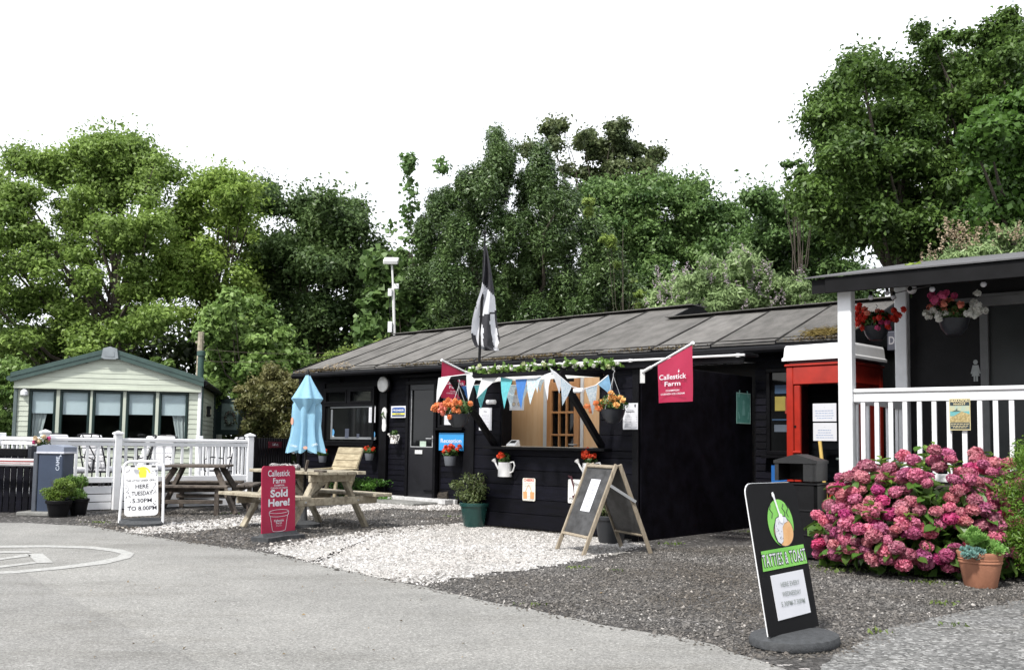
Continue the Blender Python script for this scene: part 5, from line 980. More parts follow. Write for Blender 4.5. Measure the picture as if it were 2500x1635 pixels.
t = thing('flue_pipe', 'green capped flue pipe rising behind the caravan eave', 'flue', D(489,925,20.6), 0); h_ = (936-868)/2300*20.6; obj('pipe', MB().lathe([(.065,-.9),(.065,h_-.05)], 14), mat('flue_green', (.03,.07,.06), .5), t, smooth=True); obj('cap', MB().lathe([(.09,h_-.1),(.09,h_),(.001,h_+.02)], 14), mat('flue_green', (.03,.07,.06), .5), t, smooth=True)
t = thing('utility_post', 'weathered leaning wooden post behind the caravan', 'post', (D(484,920,23).x, 23, 0), 0); obj('post', MB().tube([(-.03,0,0),(0,0,1.5),(.03,0,D(484,810,23).z)], [.09,.08,.075], 8), WOODX, t, smooth=True); obj('peg', MB().beam((-.1,0,D(484,835,23).z),(.12,0,D(484,835,23).z),.03,.05), WOODX, t)
for i, (a, b, l) in enumerate(((D(484,850,23), D(905,852,24), 'upper thin cable running from the post to the hut roof'), (D(484,880,23), D(880,858,24), 'lower thin cable running from the post to the hut roof'))):
    t = thing('cable', l, 'cable', a, 0, 'cables'); obj('wire', MB().tube([(b-a)*f+Vector((0,0,-.5*f*(1-f))) for f in np.linspace(0,1,9)], .007, 4), BARK, t)
# ---------------------------------------------------------------- white deck railing
DK0 = G(115,1262); DK0 = Vector(((115-1250)/2300*14.4, 14.4, 0)); DK1 = Vector(((614-1250)/2300*16.6, 16.6, 0)); dv = DK1-DK0; DL = dv.length; DA = math.atan2(dv.y, dv.x)
DF = Frame(DK0.x, DK0.y, math.degrees(DA))
dk = thing('deck_railing', 'white balustraded timber deck in front of the caravan', 'deck', DF.w(DL/2,0), DA)
RT, RB = 1.13, .52
def dx(x): return x-DL/2
posts = [0, DF.px(287,1100)[0], DL]
for x in posts:
    piece('post', dk, (dx(x),0,.6), (.11,.11,1.2), WHITEPL, ch=.008); obj('post_cap', MB().add([(-.07,-.07,0),(.07,-.07,0),(.07,.07,0),(-.07,.07,0),(-.07,-.07,.025),(.07,-.07,.025),(.07,.07,.025),(-.07,.07,.025),(0,0,.06)], [(0,3,2,1),(0,1,5,4),(1,2,6,5),(2,3,7,6),(3,0,4,7),(4,5,8),(5,6,8),(6,7,8),(7,4,8)]), WHITEPL, dk, (dx(x),0,1.2))
for a, b in zip(posts[:-1], posts[1:]):
    L_ = b-a-.11; xm = dx((a+b)/2); piece('handrail', dk, (xm,0,RT-.02), (L_,.075,.06), WHITEPL, ch=.012); piece('top_rail', dk, (xm,0,RT-.085), (L_,.045,.06), WHITEPL); piece('bottom_rail', dk, (xm,0,RB-.04), (L_,.05,.09), WHITEPL)
    n = round(L_/.155)
    for i in range(n): piece('baluster', dk, (xm-L_/2+(i+.5)*L_/n, 0, (RT-.11+RB)/2), (.042,.03,RT-.115-RB), WHITEPL, ch=.003)
    for k, zz in enumerate((.33,.205,.08)): piece('skirt_board', dk, (xm,.02,zz-.01), (L_-.02,.02,.112), WHITEPL, ch=.002)
piece('skirt_board', dk, (0,.05,.18),(DL-.2,.012,.36), BLACKTRIM)
obj('deck_floor', MB().slab([(dx(0),.08),(dx(DL),.08),(dx(DL)-.2,2.7),(dx(0)-.6,2.7)], .2, .25), mat('deck_grey', (.3,.3,.31), .7, .15, 9), dk)
# side returns
def side_rail(x0, y0, x1, y1, nm='side'):
    a, b = Vector((dx(x0),y0,0)), Vector((dx(x1),y1,0)); d = b-a; L_ = d.length; an = math.atan2(d.y, d.x); m_ = (a+b)/2
    piece('handrail', dk, (m_.x,m_.y,RT-.02), (L_,.075,.06), WHITEPL, (0,0,an), ch=.012); piece('bottom_rail', dk, (m_.x,m_.y,RB-.04), (L_,.05,.09), WHITEPL, (0,0,an)); piece('top_rail', dk, (m_.x,m_.y,RT-.085), (L_,.045,.06), WHITEPL, (0,0,an))
    for i in range(int(L_/.155)): p = a+d*((i+.5)/int(L_/.155)); piece('baluster', dk, (p.x,p.y,(RT-.11+RB)/2), (.042,.03,RT-.115-RB), WHITEPL, (0,0,an), ch=.003)
    piece('post', dk, (b.x,b.y,.6), (.11,.11,1.2), WHITEPL, ch=.008)
side_rail(DL,.06,DL+.1,2.4); side_rail(-.05,.06,-.3,1.3); side_rail(-.35,1.3,-4.2,1.25)
# steps glimpsed behind the low rail
piece('step', dk, (dx(DL)-.4,-.25,.3),(1.1,.3,.05), mat('deck_grey',(.3,.3,.31),.7)) if False else None
# garden chairs on the deck
CUSH = mat('cushion_white', (.72,.72,.74), .85, .06, 12); BK = mat('chair_black', (.01,.01,.014), .4)
def chair():
    t = thing('deck_chair', '', 'chair', (0,0,.42), 0, 'padded garden chairs on the deck')
    mb = MB()
    for i in range(9):
        q = i/8; mb.v += [(-.25,-.24+.5*q,.44+.012*math.sin(q*9)), (.25,-.24+.5*q,.44+.012*math.sin(q*9))]
    o = obj('seat_cushion', MB().box((0,0,.41),(.5,.5,.09), ch=.03), CUSH, t)
    bk = MB()
    for k in range(5): bk.box((0,.26+.035*k,.5+.125*k),(.47,.07,.12),(R(-15),0,0),ch=.03)
    obj('back_cushion', bk, CUSH, t); fr = MB()
    for s in (-1,1): fr.tube([(s*.26,.24,.35),(s*.26,.36,.7),(s*.24,.48,1.06),(s*.1,.5,1.08),(0,.5,1.08)], .014, 6)
    for s in (-1,1): fr.tube([(s*.03,.34,.4),(s*.12,.42,.65),(s*.02,.47,.85),(s*.1,.52,1.06)], .012, 6)
    obj('back_frame', fr, BK, t, smooth=True)
    for s in (-1,1):
        obj('armrest', MB().tube([(s*.3,-.27,.35),(s*.31,-.28,.6),(s*.31,-.1,.65),(s*.29,.2,.62),(s*.27,.33,.66)], .014, 6), BK, t, smooth=True)
        obj('leg', MB().tube([(s*.3,-.27,.36),(s*.28,-.3,0)], .013, 6), BK, t); obj('leg', MB().tube([(s*.27,.25,.38),(s*.3,.42,0)], .013, 6), BK, t)
    obj('seat_frame', MB().tube([(-.29,-.27,.36),(.29,-.27,.36),(.27,.25,.36),(-.27,.25,.36),(-.29,-.27,.36)], .013, 6), BK, t); return t
ch0 = None
for x, d, rz, l in ((176,15.6,60,'padded chair at the far left of the deck, seen from its side'),(262,16.2,165,'padded chair with its striped back to the camera, left of centre on the deck'),(318,16.6,-60,'padded chair turned sideways beside the middle railing post'),(384,17.2,-5,'padded white chair facing the camera in front of the cream cladding'),(556,17.3,-110,'padded chair at the right end of the deck, its striped back to the right')):
    p = Vector(((x-1250)/2300*d, d, .25))
    if ch0 is None: ch0 = chair(); ch0.location = p; ch0.rotation_euler = (0,0,R(rz)); ch0['label'] = l
    else: copy_thing(ch0, p, (0,0,R(rz)), l)
for o in list(bpy.data.objects):
    if o.name.startswith('deck_chair'): o.scale = (.88,.88,.88)
t = thing('garden_table', 'dark round garden table between the deck chairs', 'table', ((300-1250)/2300*17.3,17.3,.25), 0); obj('tabletop', MB().lathe([(.001,.68),(.45,.68),(.45,.71),(.001,.712)], 24), BK, t)
for a in range(4): obj('leg', MB().tube([(.35*math.cos(a*1.57+.7),.35*math.sin(a*1.57+.7),0),(.3*math.cos(a*1.57+.7),.3*math.sin(a*1.57+.7),.68)], .014, 6), BK, t)
# ---------------------------------------------------------------- barrier, fence, planters on the left
p = G(139,1262); p = Vector(((141-1250)/2300*14.0, 14.0, 0)); bz = R(-6)
t = thing('barrier_cabinet', 'blue-grey CAME barrier cabinet with a light top', 'barrier', p, bz); bw, bh = .38, 1.03
obj('cabinet', MB().box((.03,0,bh/2-.03),(bw,.3,bh-.06), ch=.012), BLUEGREY, t); obj('side_plate', MB().box((-.2,0,bh/2-.05),(.07,.32,bh-.12), ch=.01), mat('side_plate_grey', (.07,.08,.1), .4), t)
obj('lid', MB().prism([(-.18,bh-.11),(.24,bh-.11),(.24,bh-.03),(.1,bh+.0),(-.08,bh+.0),(-.18,bh-.03)], -.17,.17), mat('lid_grey', (.22,.25,.32), .4), t); piece('lid_band', t, (.03,0,bh-.115),(.43,.345,.03), mat('band_pale', (.55,.56,.62), .4), ch=.004)
o = text(t,'CAME',mat('logo_pale', (.5,.55,.65), .5),0,0,.055,0,None,.01); o.rotation_euler = (0,R(-90),0); o.location = (.17,-.153,.76)
fl = flat(t,'emblem',[(.16,.86),(.2,.86),(.19,.88),(.2,.9),(.17,.9),(.18,.88)], mat('logo_pale', (.5,.55,.65), .5), -.153)
t2 = link('barrier_arm', None, t, (-.24,-.03,.76)); obj('arm', MB().box((-2.2,0,0),(4.4,.07,.115), ch=.02), mat('arm_white', (.55,.54,.55), .4), t2); obj('stripe', MB().box((-.4,-.037,.02),(.9,.004,.016)).box((-.8,-.037,-.015),(1.4,.004,.006)), mat('stripe_red', (.3,.05,.05), .5), t2)
t = thing('concrete_pad', 'small concrete pad at the foot of the barrier cabinet', 'concrete block', p+Vector((-.12,-.1,0)), bz); obj('pad', MB().box((0,0,.03),(.5,.42,.06), ch=.012), mat('concrete', (.2,.2,.19), .9, .25, 6), t)
FD = Frame((98-1250)/2300*14.3, 14.3, -3); t = thing('board_fence', 'black close-boarded fence behind the barrier arm', 'fence', FD.w(0,0), FD.a)
n = 44
for i in range(n): piece('fence_board', t, (-.05-i*.1, random.uniform(-.004,.004), .42), (.088,.02,.84), BLACKWOOD, ch=.003)
for zz in (.2,.7): piece('fence_rail', t, (-2.2,.035,zz), (4.4,.04,.08), BLACKTRIM)
t = thing('planter_box', 'black planter trough on top of the dark fence, with small plants', 'planter', FD.w(-.5,.1,.84), FD.a); obj('trough', MB().box((-.35,0,.06),(1.4,.22,.12), ch=.01), BLACKTRIM, t)
foliage(t, (-.25,0,.15), (.12,.08,.06), 90, .045); foliage(t, (-.85,0,.14), (.1,.08,.04), 60, .04); blossoms(t, [(-.3,-.03,.2),(-.22,-.02,.18)], YELLOWF, .03, .03)
t = thing('rail_planter', 'dark hanging planter with pink and cream flowers on the railing above the barrier cabinet', 'planter', DF.w(-.1,-.15,.92), DA); obj('box', MB().box((-.0,0,-.02),(.3,.16,.22), ch=.01), BASK, t); foliage(t,(0,0,.13),(.15,.1,.09),120,.05); blossoms(t, [(-.08,-.04,.2),(.03,-.05,.22),(.1,-.03,.17),(-.03,-.06,.15)], mat('cream_petal',(.7,.55,.35),.6), .04,.04); blossoms(t, [(.1,-.05,.2),(-.1,-.05,.14)], PINKF, .035,.035)
# staff gate
GF0 = Vector(((622-1250)/2300*17.2,17.2)); GF1 = Vector(((716-1250)/2300*20.0,20.0)); gd = GF1-GF0; GFm = Frame(GF0.x, GF0.y, math.degrees(math.atan2(gd.y, gd.x))); GL = gd.length
t = thing('picket_gate', 'black picket gate with a small dark red Staff only sign between deck and hut', 'gate', GFm.w(GL/2,0), GFm.a)
n = int(GL/.17)
for i in range(n): piece('picket', t, (-GL/2+(i+.5)*GL/n, 0, .6), (.1,.025,1.16), BLACKTRIM, ch=.004)
for zz in (.25,.95): piece('rail', t, (0,.03,zz), (GL,.04,.09), BLACKTRIM)
piece('gate_post', t, (-GL/2-.02,0,.62),(.12,.12,1.24), BLACKTRIM)
x0, z0 = GFm.px(671,1085,-.03); t = thing('gate_sign', 'small dark red sign reading Staff only on the black gate', 'sign', GFm.w(x0,-.035,z0), GFm.a); piece('panel', t, (0,0,0), (.95,.012,.12), MAROON, ch=.001); text(t,'Staff only',PAPER,0,-.02,.05,-.009,.42,.005)
# floodlight mast behind the roof
bd = 24.0; t = thing('floodlight_mast', 'slim white mast with a floodlight head behind the hut roof', 'lamp mast', (D(960,816,bd).x, bd, 0), 0); q = lambda u, v: D(u,v,bd)-t.location
obj('mast', MB().tube([Vector((0,0,0)), q(963,816), q(960,700)], .04, 8).tube([q(960,705), q(957,646)], .028, 8), WHITEPT, t); c = q(955,637); obj('lamp_head', MB().box(c, (.38,.3,.12), (R(25),0,0), ch=.02), mat('lamp_white', (.8,.8,.8), .4), t)
for (u, v, w_, h_) in ((969,700,.12,.14),(953,715,.1,.2),(953,799,.11,.28)): piece('junction_box', t, q(u,v)+Vector((0,-.05,0)), (w_,.1,h_), WHITEPL, ch=.01)
obj('cable', MB().tube([q(958,700)+Vector((-.04,-.05,0)), q(957,760)+Vector((-.05,-.05,0)), q(959,812)+Vector((-.03,-.05,0))], .012, 5), BLACKPL, t)
# ---------------------------------------------------------------- toilet block with veranda, on the right
TB = Frame((2070-1250)/2300*10, 10, -37)
tb = thing('toilet_block', 'black toilet block with a white posted veranda and railing at the right', 'building', TB.w(3,1), TB.a)
def tl(x, y, z): return (x-3, y-1, z)
TD = 2.15; LW = 6.5; FZ = 2.83; FLR = .74
piece('post', tb, tl(0,0,FZ/2), (.145,.145,FZ), WHITEPL, ch=.01)
x2, _ = TB.px(2204, 900, TD-.1); zt2 = TB.px(2204,701,TD-.1)[1]; piece('post', tb, tl(x2,TD-.1,zt2/2), (.145,.145,zt2), WHITEPL, ch=.01)
WD = TD+.02; wxl = TB.px(2222,900,WD)[0]; dxl = TB.px(2396,900,WD)[0]
GW = mat('grey_black_render', (.02,.02,.022), .6, .15, 3, .1, 30, spec=.2); ex = LW
piece('wall', tb, tl((wxl+dxl)/2, WD+.1, 1.65), (dxl-wxl, .2, 3.3), GW); piece('wall', tb, tl((dxl+1.0+ex)/2, WD+.1, 1.65), (ex-dxl-1.0, .2, 3.3), GW)
dzt = TB.px(2400,735,WD)[1]; piece('lintel', tb, tl(dxl+.5, WD+.1, (3.3+dzt)/2), (1.0,.2,3.3-dzt), GW); piece('side_wall', tb, tl(wxl+.1, WD+2.2, 1.6), (.2,4,3.2), GW)
FRM = mat('door_frame_grey', (.17,.175,.18), .45); 
piece('door_frame', tb, tl(dxl+.045,WD-.02,(FLR+dzt)/2), (.09,.08,dzt-FLR), FRM); piece('door_frame', tb, tl(dxl+.5,WD-.02,dzt+.04), (1.0,.08,.08), FRM); piece('door_frame', tb, tl(dxl+.96,WD-.02,(FLR+dzt)/2), (.08,.08,dzt-FLR), FRM)
td = link('door', None, tb); piece('door_leaf', td, tl(dxl+.5,WD+.03,(FLR+dzt)/2), (.84,.04,dzt-FLR-.02), mat('door_grey', (.035,.04,.042), .35, .2, 2)); piece('latch', td, tl(dxl+.52,WD-.01,1.85), (.16,.05,.1), BLACKPL)
piece('deck', tb, tl(3.2,TD/2,FLR-.05), (6.6,TD,.1), DWOOD); obj('deck_skirt', MB().box(tl(3.2,.02,FLR/2-.06),(6.6,.03,FLR-.14)).box(tl(-.05,TD/2,FLR/2-.06),(.03,TD,FLR-.14)), BLACKTRIM, tb)
# roof: rises to the back
mb = MB(); ov = .2; A = [(-ov-.1,-ov,FZ-.045),(ex,-ov,FZ-.045),(ex,TD+2.5,FZ+.9),(-ov-.1,TD+2.5,FZ+.9)]
mb.add([tl(x,y,z) for x,y,z in A]+[tl(x,y,z+.15) for x,y,z in A], [(0,3,2,1),(4,5,6,7),(0,1,5,4),(1,2,6,5),(2,3,7,6),(3,0,4,7)]); obj('roof', mb, mat('roof_edge_black', (.006,.006,.007), .6, .3, 4, spec=.15), tb)
piece('fascia', tb, tl(ex/2-.1,-ov-.02,FZ+.03), (ex+.1,.025,.165), mat('fascia_black', (.005,.005,.006), .6, .3, 5, spec=.15)); 
mb = MB(); A2 = [(-ov-.16,-ov-.06,FZ+.115),(ex,-ov-.06,FZ+.115),(ex,TD+2.5,FZ+1.09),(-ov-.16,TD+2.5,FZ+1.09)]; mb.add([tl(x,y,z) for x,y,z in A2]+[tl(x,y,z+.015) for x,y,z in A2], [(0,3,2,1),(4,5,6,7),(0,1,5,4),(1,2,6,5),(2,3,7,6),(3,0,4,7)]); obj('roof_felt', mb, mat('roof_grey_felt', (.09,.09,.095), .8, .2, 5), tb)
bz_ = TB.px(2300,700,TD*.55)[1]; piece('veranda_beam', tb, tl(3.6,TD*.55,FZ-.06), (5.6,.06,.1), FRM)
# railing
def trail(x0, y0, x1, y1, sp=.139):
    a, b = Vector(tl(x0,y0,0)), Vector(tl(x1,y1,0)); d = b-a; L_ = d.length; an = math.atan2(d.y,d.x); m_ = (a+b)/2; RTt, RBt = 1.765, .9
    piece('handrail', tb, (m_.x,m_.y,RTt-.02), (L_,.09,.045), WHITEPL, (0,0,an), ch=.012); piece('top_rail', tb, (m_.x,m_.y,RTt-.09), (L_,.05,.09), WHITEPL, (0,0,an)); piece('bottom_rail', tb, (m_.x,m_.y,RBt-.04), (L_,.055,.08), WHITEPL, (0,0,an))
    n = int(L_/sp)
    for i in range(n): p = a+d*((i+.65)/n); piece('baluster', tb, (p.x,p.y,(RTt-.135+RBt)/2), (.045,.035,RTt-.14-RBt), WHITEPL, (0,0,an), ch=.003)
trail(.075,0,ex,0); trail(0,.075,x2-.02,TD-.18,.33)
# bulbs, camera, baskets, pictogram, poster
p0 = thing('festoon_lights', 'string of white globe bulbs under the veranda roof', 'string lights', D(2120,722,10.4), 0)
pts = [(2105,715,10.2),(2126,726,10.25),(2166,715,10.9),(2182,726,11.2),(2276,706,9.9),(2401,694,9.55),(2520,684,9.3)]
obj('cable', MB().tube([D(u,v-10,d)-p0.location for u,v,d in pts], .006, 5), BLACKPL, p0)
for u, v, d in pts[1:]: c = D(u,v,d)-p0.location; b_ = link('bulb', None, p0, c); obj('globe', MB().lathe([(.03*math.sin(a)+1e-4, -.03*math.cos(a)) for a in np.linspace(0,3.14,10)], 14), mat('opal_bulb', (.75,.76,.82), .25), b_, smooth=True); obj('socket', MB().lathe([(.018,.025),(.018,.07),(.001,.072)], 10), BLACKPL, b_)
c = D(2226,706,10.6); t = thing('security_camera', 'white dome security camera by the second veranda post', 'camera', c, TB.a); obj('body', MB().lathe([(.055*math.sin(a)+1e-4, -.055*math.cos(a)) for a in np.linspace(0,3.14,12)], 16), WHITEPL, t, smooth=True); obj('mount', MB().box((0,0,.065),(.12,.08,.025)), WHITEPL, t); obj('lens', MB().lathe([(.028,.0),(.024,.012),(.001,.014)], 14), BLACKPL, t, (-.008,-.048,0), (R(90),0,0))
p = D(2139,798,10.9); basket('red and pink flower basket hanging between the two white veranda posts', p, .92, [(REDF,22,-.17,.14,.06,.08),(REDF,12,.2,.08,.06,.08),(CORAL,6,-.05,.2,.08,.03),(PINKF,4,.05,.0,.08,.03)], FZ-p.z-.06, TB, 'hanging flower baskets under the veranda roof', 700, .85)
p = D(2329,780,10.0); basket('white, pink and coral flower basket hanging under the veranda roof before the dark wall', p, .98, [(WHITEF,18,.22,.1,.06,.06),(WHITEF,9,-.16,.05,.08,.03),(PINKF,7,-.05,.24,.09,.03),(CORAL,10,-.05,.15,.12,.05),(PINKF,4,-.16,.18,.03,.03)], FZ-p.z-.06, TB, 'hanging flower baskets under the veranda roof', 800, .85)
x, z = TB.px(2382,905,WD-.01); t = thing('restroom_pictogram', 'pale figure of a woman on the dark wall by the door', 'sign', TB.w(x,WD-.008,z), TB.a); PG2 = mat('pictogram_grey', (.42,.45,.45), .5)
mb = MB().prism(ell(0,.1,.024,.027,16), -.004,0).prism([(-.03,.065),(.03,.065),(.053,-.03),(.038,-.035),(.025,.02),(.042,-.06),(-.042,-.06),(-.025,.02),(-.038,-.035),(-.053,-.03)][::-1] if False else [(-.053,-.03),(-.038,-.035),(-.025,.0),(-.042,-.06),(.042,-.06),(.025,.0),(.038,-.035),(.053,-.03),(.03,.065),(-.03,.065)], -.004,0).prism([(-.022,-.12),(-.004,-.12),(-.004,-.061),(-.022,-.061)], -.004,0).prism([(.004,-.12),(.022,-.12),(.022,-.061),(.004,-.061)], -.004,0); mb.v = [(x*1.05, y, z*1.05) for x,y,z in mb.v]; obj('figure', mb, PG2, t)
t, w_, h_ = plate('poster', 'MARAZION MARKET poster tied to the veranda railing', 'poster', 2317,973,2370,1050, mat('poster_cream', (.5,.44,.25), .7, .08, 20), -.045, TB, .003)
NV = mat('poster_navy', (.015,.03,.04), .6); SEA = mat('poster_sea', (.12,.35,.36), .6); SKYP = mat('poster_sky', (.5,.42,.2), .6, 0, 12, col2=(.25,.42,.42)); SAND = mat('poster_sand', (.2,.15,.05), .6, 0, 50, col2=(.5,.4,.2)); CRM = mat('poster_text', (.6,.52,.3), .6)
flat(t,'print',[(-w_*.46,h_*.28),(w_*.46,h_*.28),(w_*.46,h_*.47),(-w_*.46,h_*.47)], NV, -.002); flat(t,'print',[(-w_*.46,h_*.1),(w_*.46,h_*.1),(w_*.46,h_*.275),(-w_*.46,h_*.275)], SKYP, -.002); flat(t,'print',[(-w_*.46,-h_*.05),(w_*.46,-h_*.05),(w_*.46,h_*.1),(-w_*.46,h_*.1)], SEA, -.0021); flat(t,'print',[(-w_*.46,-h_*.24),(w_*.46,-h_*.24),(w_*.46,0.0),(w_*.1,.03),(-w_*.46,-h_*.12)], SAND, -.003)
flat(t,'print',[(-w_*.4,h_*.09),(w_*.1,h_*.09),(-.02,h_*.13),(-w_*.12,h_*.2),(-w_*.2,h_*.14)], mat('poster_island', (.06,.1,.08), .6), -.0035); flat(t,'print',[(-w_*.46,-h_*.46),(w_*.46,-h_*.46),(w_*.46,-h_*.26),(-w_*.46,-h_*.26)], NV, -.002)
text(t,'MARAZION',CRM,0,h_*.385,.026,-.004,w_*.84,.03); text(t,'MARKET',CRM,0,h_*.3,.018,-.004,w_*.56,.02); lines(t,CRM,0,-h_*.31,w_*.85,2,.018,.006,-.004,.1); lines(t,CRM,0,-h_*.42,w_*.7,1,.018,.006,-.004,.1)
# sprig of pale leaves above the roof
t = thing('leafy_sprig', 'sprig of bright lime leaves showing above the veranda roof', 'plant', D(2224,668,11.5), 0); V, F_ = blob_leaves((0,0,.04), (.14,.12,.08), 45, .13, asp=.8, shell=(.1,1)); link('foliage', npmesh('f', V, F_, leafmat('lime', (.2,.32,.04), (.4,.5,.1), .4)), t, kind='stuff'); obj('stem', MB().tube([(0,0,-.3),(0,0,.05)], .01, 5), LEAF, t)
# small grey letter sign and pipe by the booth
t = thing('letter_sign', 'small grey box sign with a pale letter D behind the veranda post', 'sign', D(2182,833,13.2), HZ); obj('panel', MB().box((0,0,0),(.16,.1,.28), ch=.015), mat('sign_grey', (.07,.075,.1), .5), t); text(t,'D',mat('sign_letter',(.3,.3,.33),.5),-.01,-.045,.11,-.053,.075,.02)
# ---------------------------------------------------------------- phone booth
nc = Vector(((2080-1250)/2300*12, 12)); BF = Frame(nc.x, nc.y, -46); t = thing('phone_booth', 'red former phone booth with a white top and papers on its glass', 'phone booth', BF.w(-.45,.45), BF.a)
def bl(x, y, z): return (x+.45, y-.45, z)
BH = BF.px(2000,892,0)[1]; BT = BF.px(2000,840,.05)[1]; fw = .92
def bp(nm, c, d, m=BOOTHRED, ch=.01): return piece(nm, t, bl(*c), d, m, ch=ch)
for (x, y) in ((-fw+.05,.05),(-.05,.05),(-.05,.87),(-fw+.05,.87)): bp('corner_post', (x,y,BH/2), (.1,.1,BH))
bp('top_band', (-fw/2,.03,BH-.12), (fw-.2,.06,.24)); bp('top_band', (-.03,.46,BH-.12), (.06,.72,.24)); bp('top_band', (-fw+.03,.46,BH-.12), (.06,.72,.24)); bp('cornice', (-fw/2,.46,BH+.02), (fw+.04,.96,.035)); bp('cornice', (-fw/2,.46,BH+.055), (fw-.06,.86,.05), MAROON)
bp('kick_plate', (-fw/2,.04,.15), (fw-.2,.05,.3)); bp('door_stile', (-fw+.155,.03,BH/2-.0), (.09,.05,BH-.5)); bp('door_stile', (-.13,.03,BH/2-.0), (.05,.05,BH-.5)); bp('latch_plate', (-fw+.16,-.01,1.08), (.12,.03,.03)); bp('keyhole', (-fw+.13,.003,1.42), (.03,.01,.03), BLACKPL, 0)
bp('side_panel', (-.04,.46,BH/2-.1), (.03,.72,BH-.24)); bp('side_panel', (-fw+.04,.46,BH/2-.1), (.03,.72,BH-.24), MAROON); bp('rear_wall', (-fw/2,.9,BH/2), (fw-.2,.03,BH), mat('booth_inside', (.12,.13,.12), .7, .2, 2)); bp('booth_floor', (-fw/2,.46,.05), (fw-.1,.8,.1), DWOOD)
bp('pane', (-fw/2+.03,.045,BH/2+.03), (fw-.32,.008,BH-.55), GLASS, 0)
obj('white_top', MB().lathe([], 4) if False else MB().add([bl(x*.5*k-fw/2, y*.5*k+.46, z) for (k, z) in ((1.0,BH+.08),(1.0,BH+.115),(.965,BH+.13),(.945,BT-.03),(.92,BT),(.3,BT+.008)) for x, y in ((-1,-1),(1,-1),(1,1),(-1,1))], [(4*i+j, 4*i+(j+1)%4, 4*i+4+(j+1)%4, 4*i+4+j) for i in range(5) for j in range(4)]+[(0,3,2,1),(20,21,22,23)]), WHITEPL, t)
hb = .05
for pts_ in ([(-.8,BH+.17),(-.14,BH+.17),(-.12,BH+.2),(-.12,BT-.1),(-.15,BT-.07),(-.79,BT-.07),(-.82,BT-.1),(-.82,BH+.2),(-.8,BH+.17)],): obj('moulding', MB().tube([bl(x,-.005+.02,z) for x,z in pts_], .007, 6), WHITEPL, t)
obj('moulding', MB().tube([bl(.0-.02,y,z) for y,z in [(.14,BH+.17),(.8,BH+.17),(.82,BH+.2),(.82,BT-.1),(.8,BT-.07),(.14,BT-.07),(.12,BT-.1),(.12,BH+.2),(.14,BH+.17)]], .007, 6), WHITEPL, t)
# things kept inside
bp('shelf_board', (-.25,.6,1.0), (.35,.4,.03), mat('booth_white', (.6,.62,.6), .5)); bp('panel_sheet', (-.22,.8,1.6), (.3,.03,.9), mat('booth_white', (.6,.62,.6), .5))
for x_, y_, h_, c in ((-.62,.5,1.1,(.03,.07,.25)),(-.5,.42,.9,(.6,.45,.05)),(-.4,.5,1.2,(.02,.03,.06)),(-.56,.3,.5,(.5,.04,.03))): obj('stored_board', MB().beam(bl(x_,y_,.1), bl(x_+.1,y_+.15,h_+.1), .13, .03), mat('stored%d' % int(-x_*100), c, .5), t)
def paper_on(label, u0, v0, u1, v1, rows):
    q, w_, h_ = plate('notice', label, 'notice', u0, v0, u1, v1, PAPER, -.002, BF, .003); text(q, '+', GREYINK, 0, h_*.25, .016, -.003); lines(q, mat('ink_blue',(.2,.3,.5),.6), 0, h_*.08, w_*.8, rows, .032, .007)
paper_on('upper of the two white papers on the phone booth glass', 1984,985,2042,1028, 4); paper_on('lower of the two white papers on the phone booth glass', 1985,1032,2043,1076, 4)
# bin
p = Vector(((1960-1250)/2300*9.9, 9.95, 0)); t = thing('litter_bin', 'black litter bin with a pitched hood beside the phone booth', 'bin', p, R(-33)); bw = .43
obj('bin_body', MB().box((0,0,.39),(bw,.43,.78), ch=.03), BLACKPL, t)
for zz in (.25,.5,.77): piece('moulded_band', t, (0,0,zz), (bw+.016,.446,.02), BLACKPL)
hz0, hz1 = .8, 1.0; mb = MB()
for x in (-1,1): mb.box((x*(bw/2-.02),0,(hz0+hz1)/2-.01),(.04,.43,hz1-hz0-.02))
mb.box((0,.2,(hz0+hz1)/2),(bw-.08,.03,hz1-hz0)).box((.14,-.2,(hz0+hz1)/2),(.12,.03,hz1-hz0)); mb.v = mb.v
mb.add([(-bw/2-.01,-.225,hz1-.02),(bw/2+.01,-.225,hz1-.02),(bw/2+.01,.225,hz1-.02),(-bw/2-.01,.225,hz1-.02),(-bw/2-.01,-.225,hz1+.01),(bw/2+.01,-.225,hz1+.01),(bw/2+.01,.225,hz1+.01),(-bw/2-.01,.225,hz1+.01),(0,-.225,hz1+.075),(0,.225,hz1+.075)], [(0,3,2,1),(0,1,5,8,4),(3,7,9,6,2),(1,2,6,5),(3,0,4,7),(5,6,9,8),(4,8,9,7)]); obj('hood', mb, mat('bin_grey', (.012,.0125,.0135), .5, .2, 8, .1, 60), t)
t = thing('broom', 'yellow handled broom leaning behind the bin', 'broom', p+Vector((.45,.55,0)), 0); obj('handle', MB().tube([(.05,0,0),(-.04,.1,1.22)], .02, 8), mat('broom_yellow', (.6,.42,.12), .6), t); obj('broom_head', MB().box((.05,0,.03),(.3,.06,.06)), BLACKPL, t)
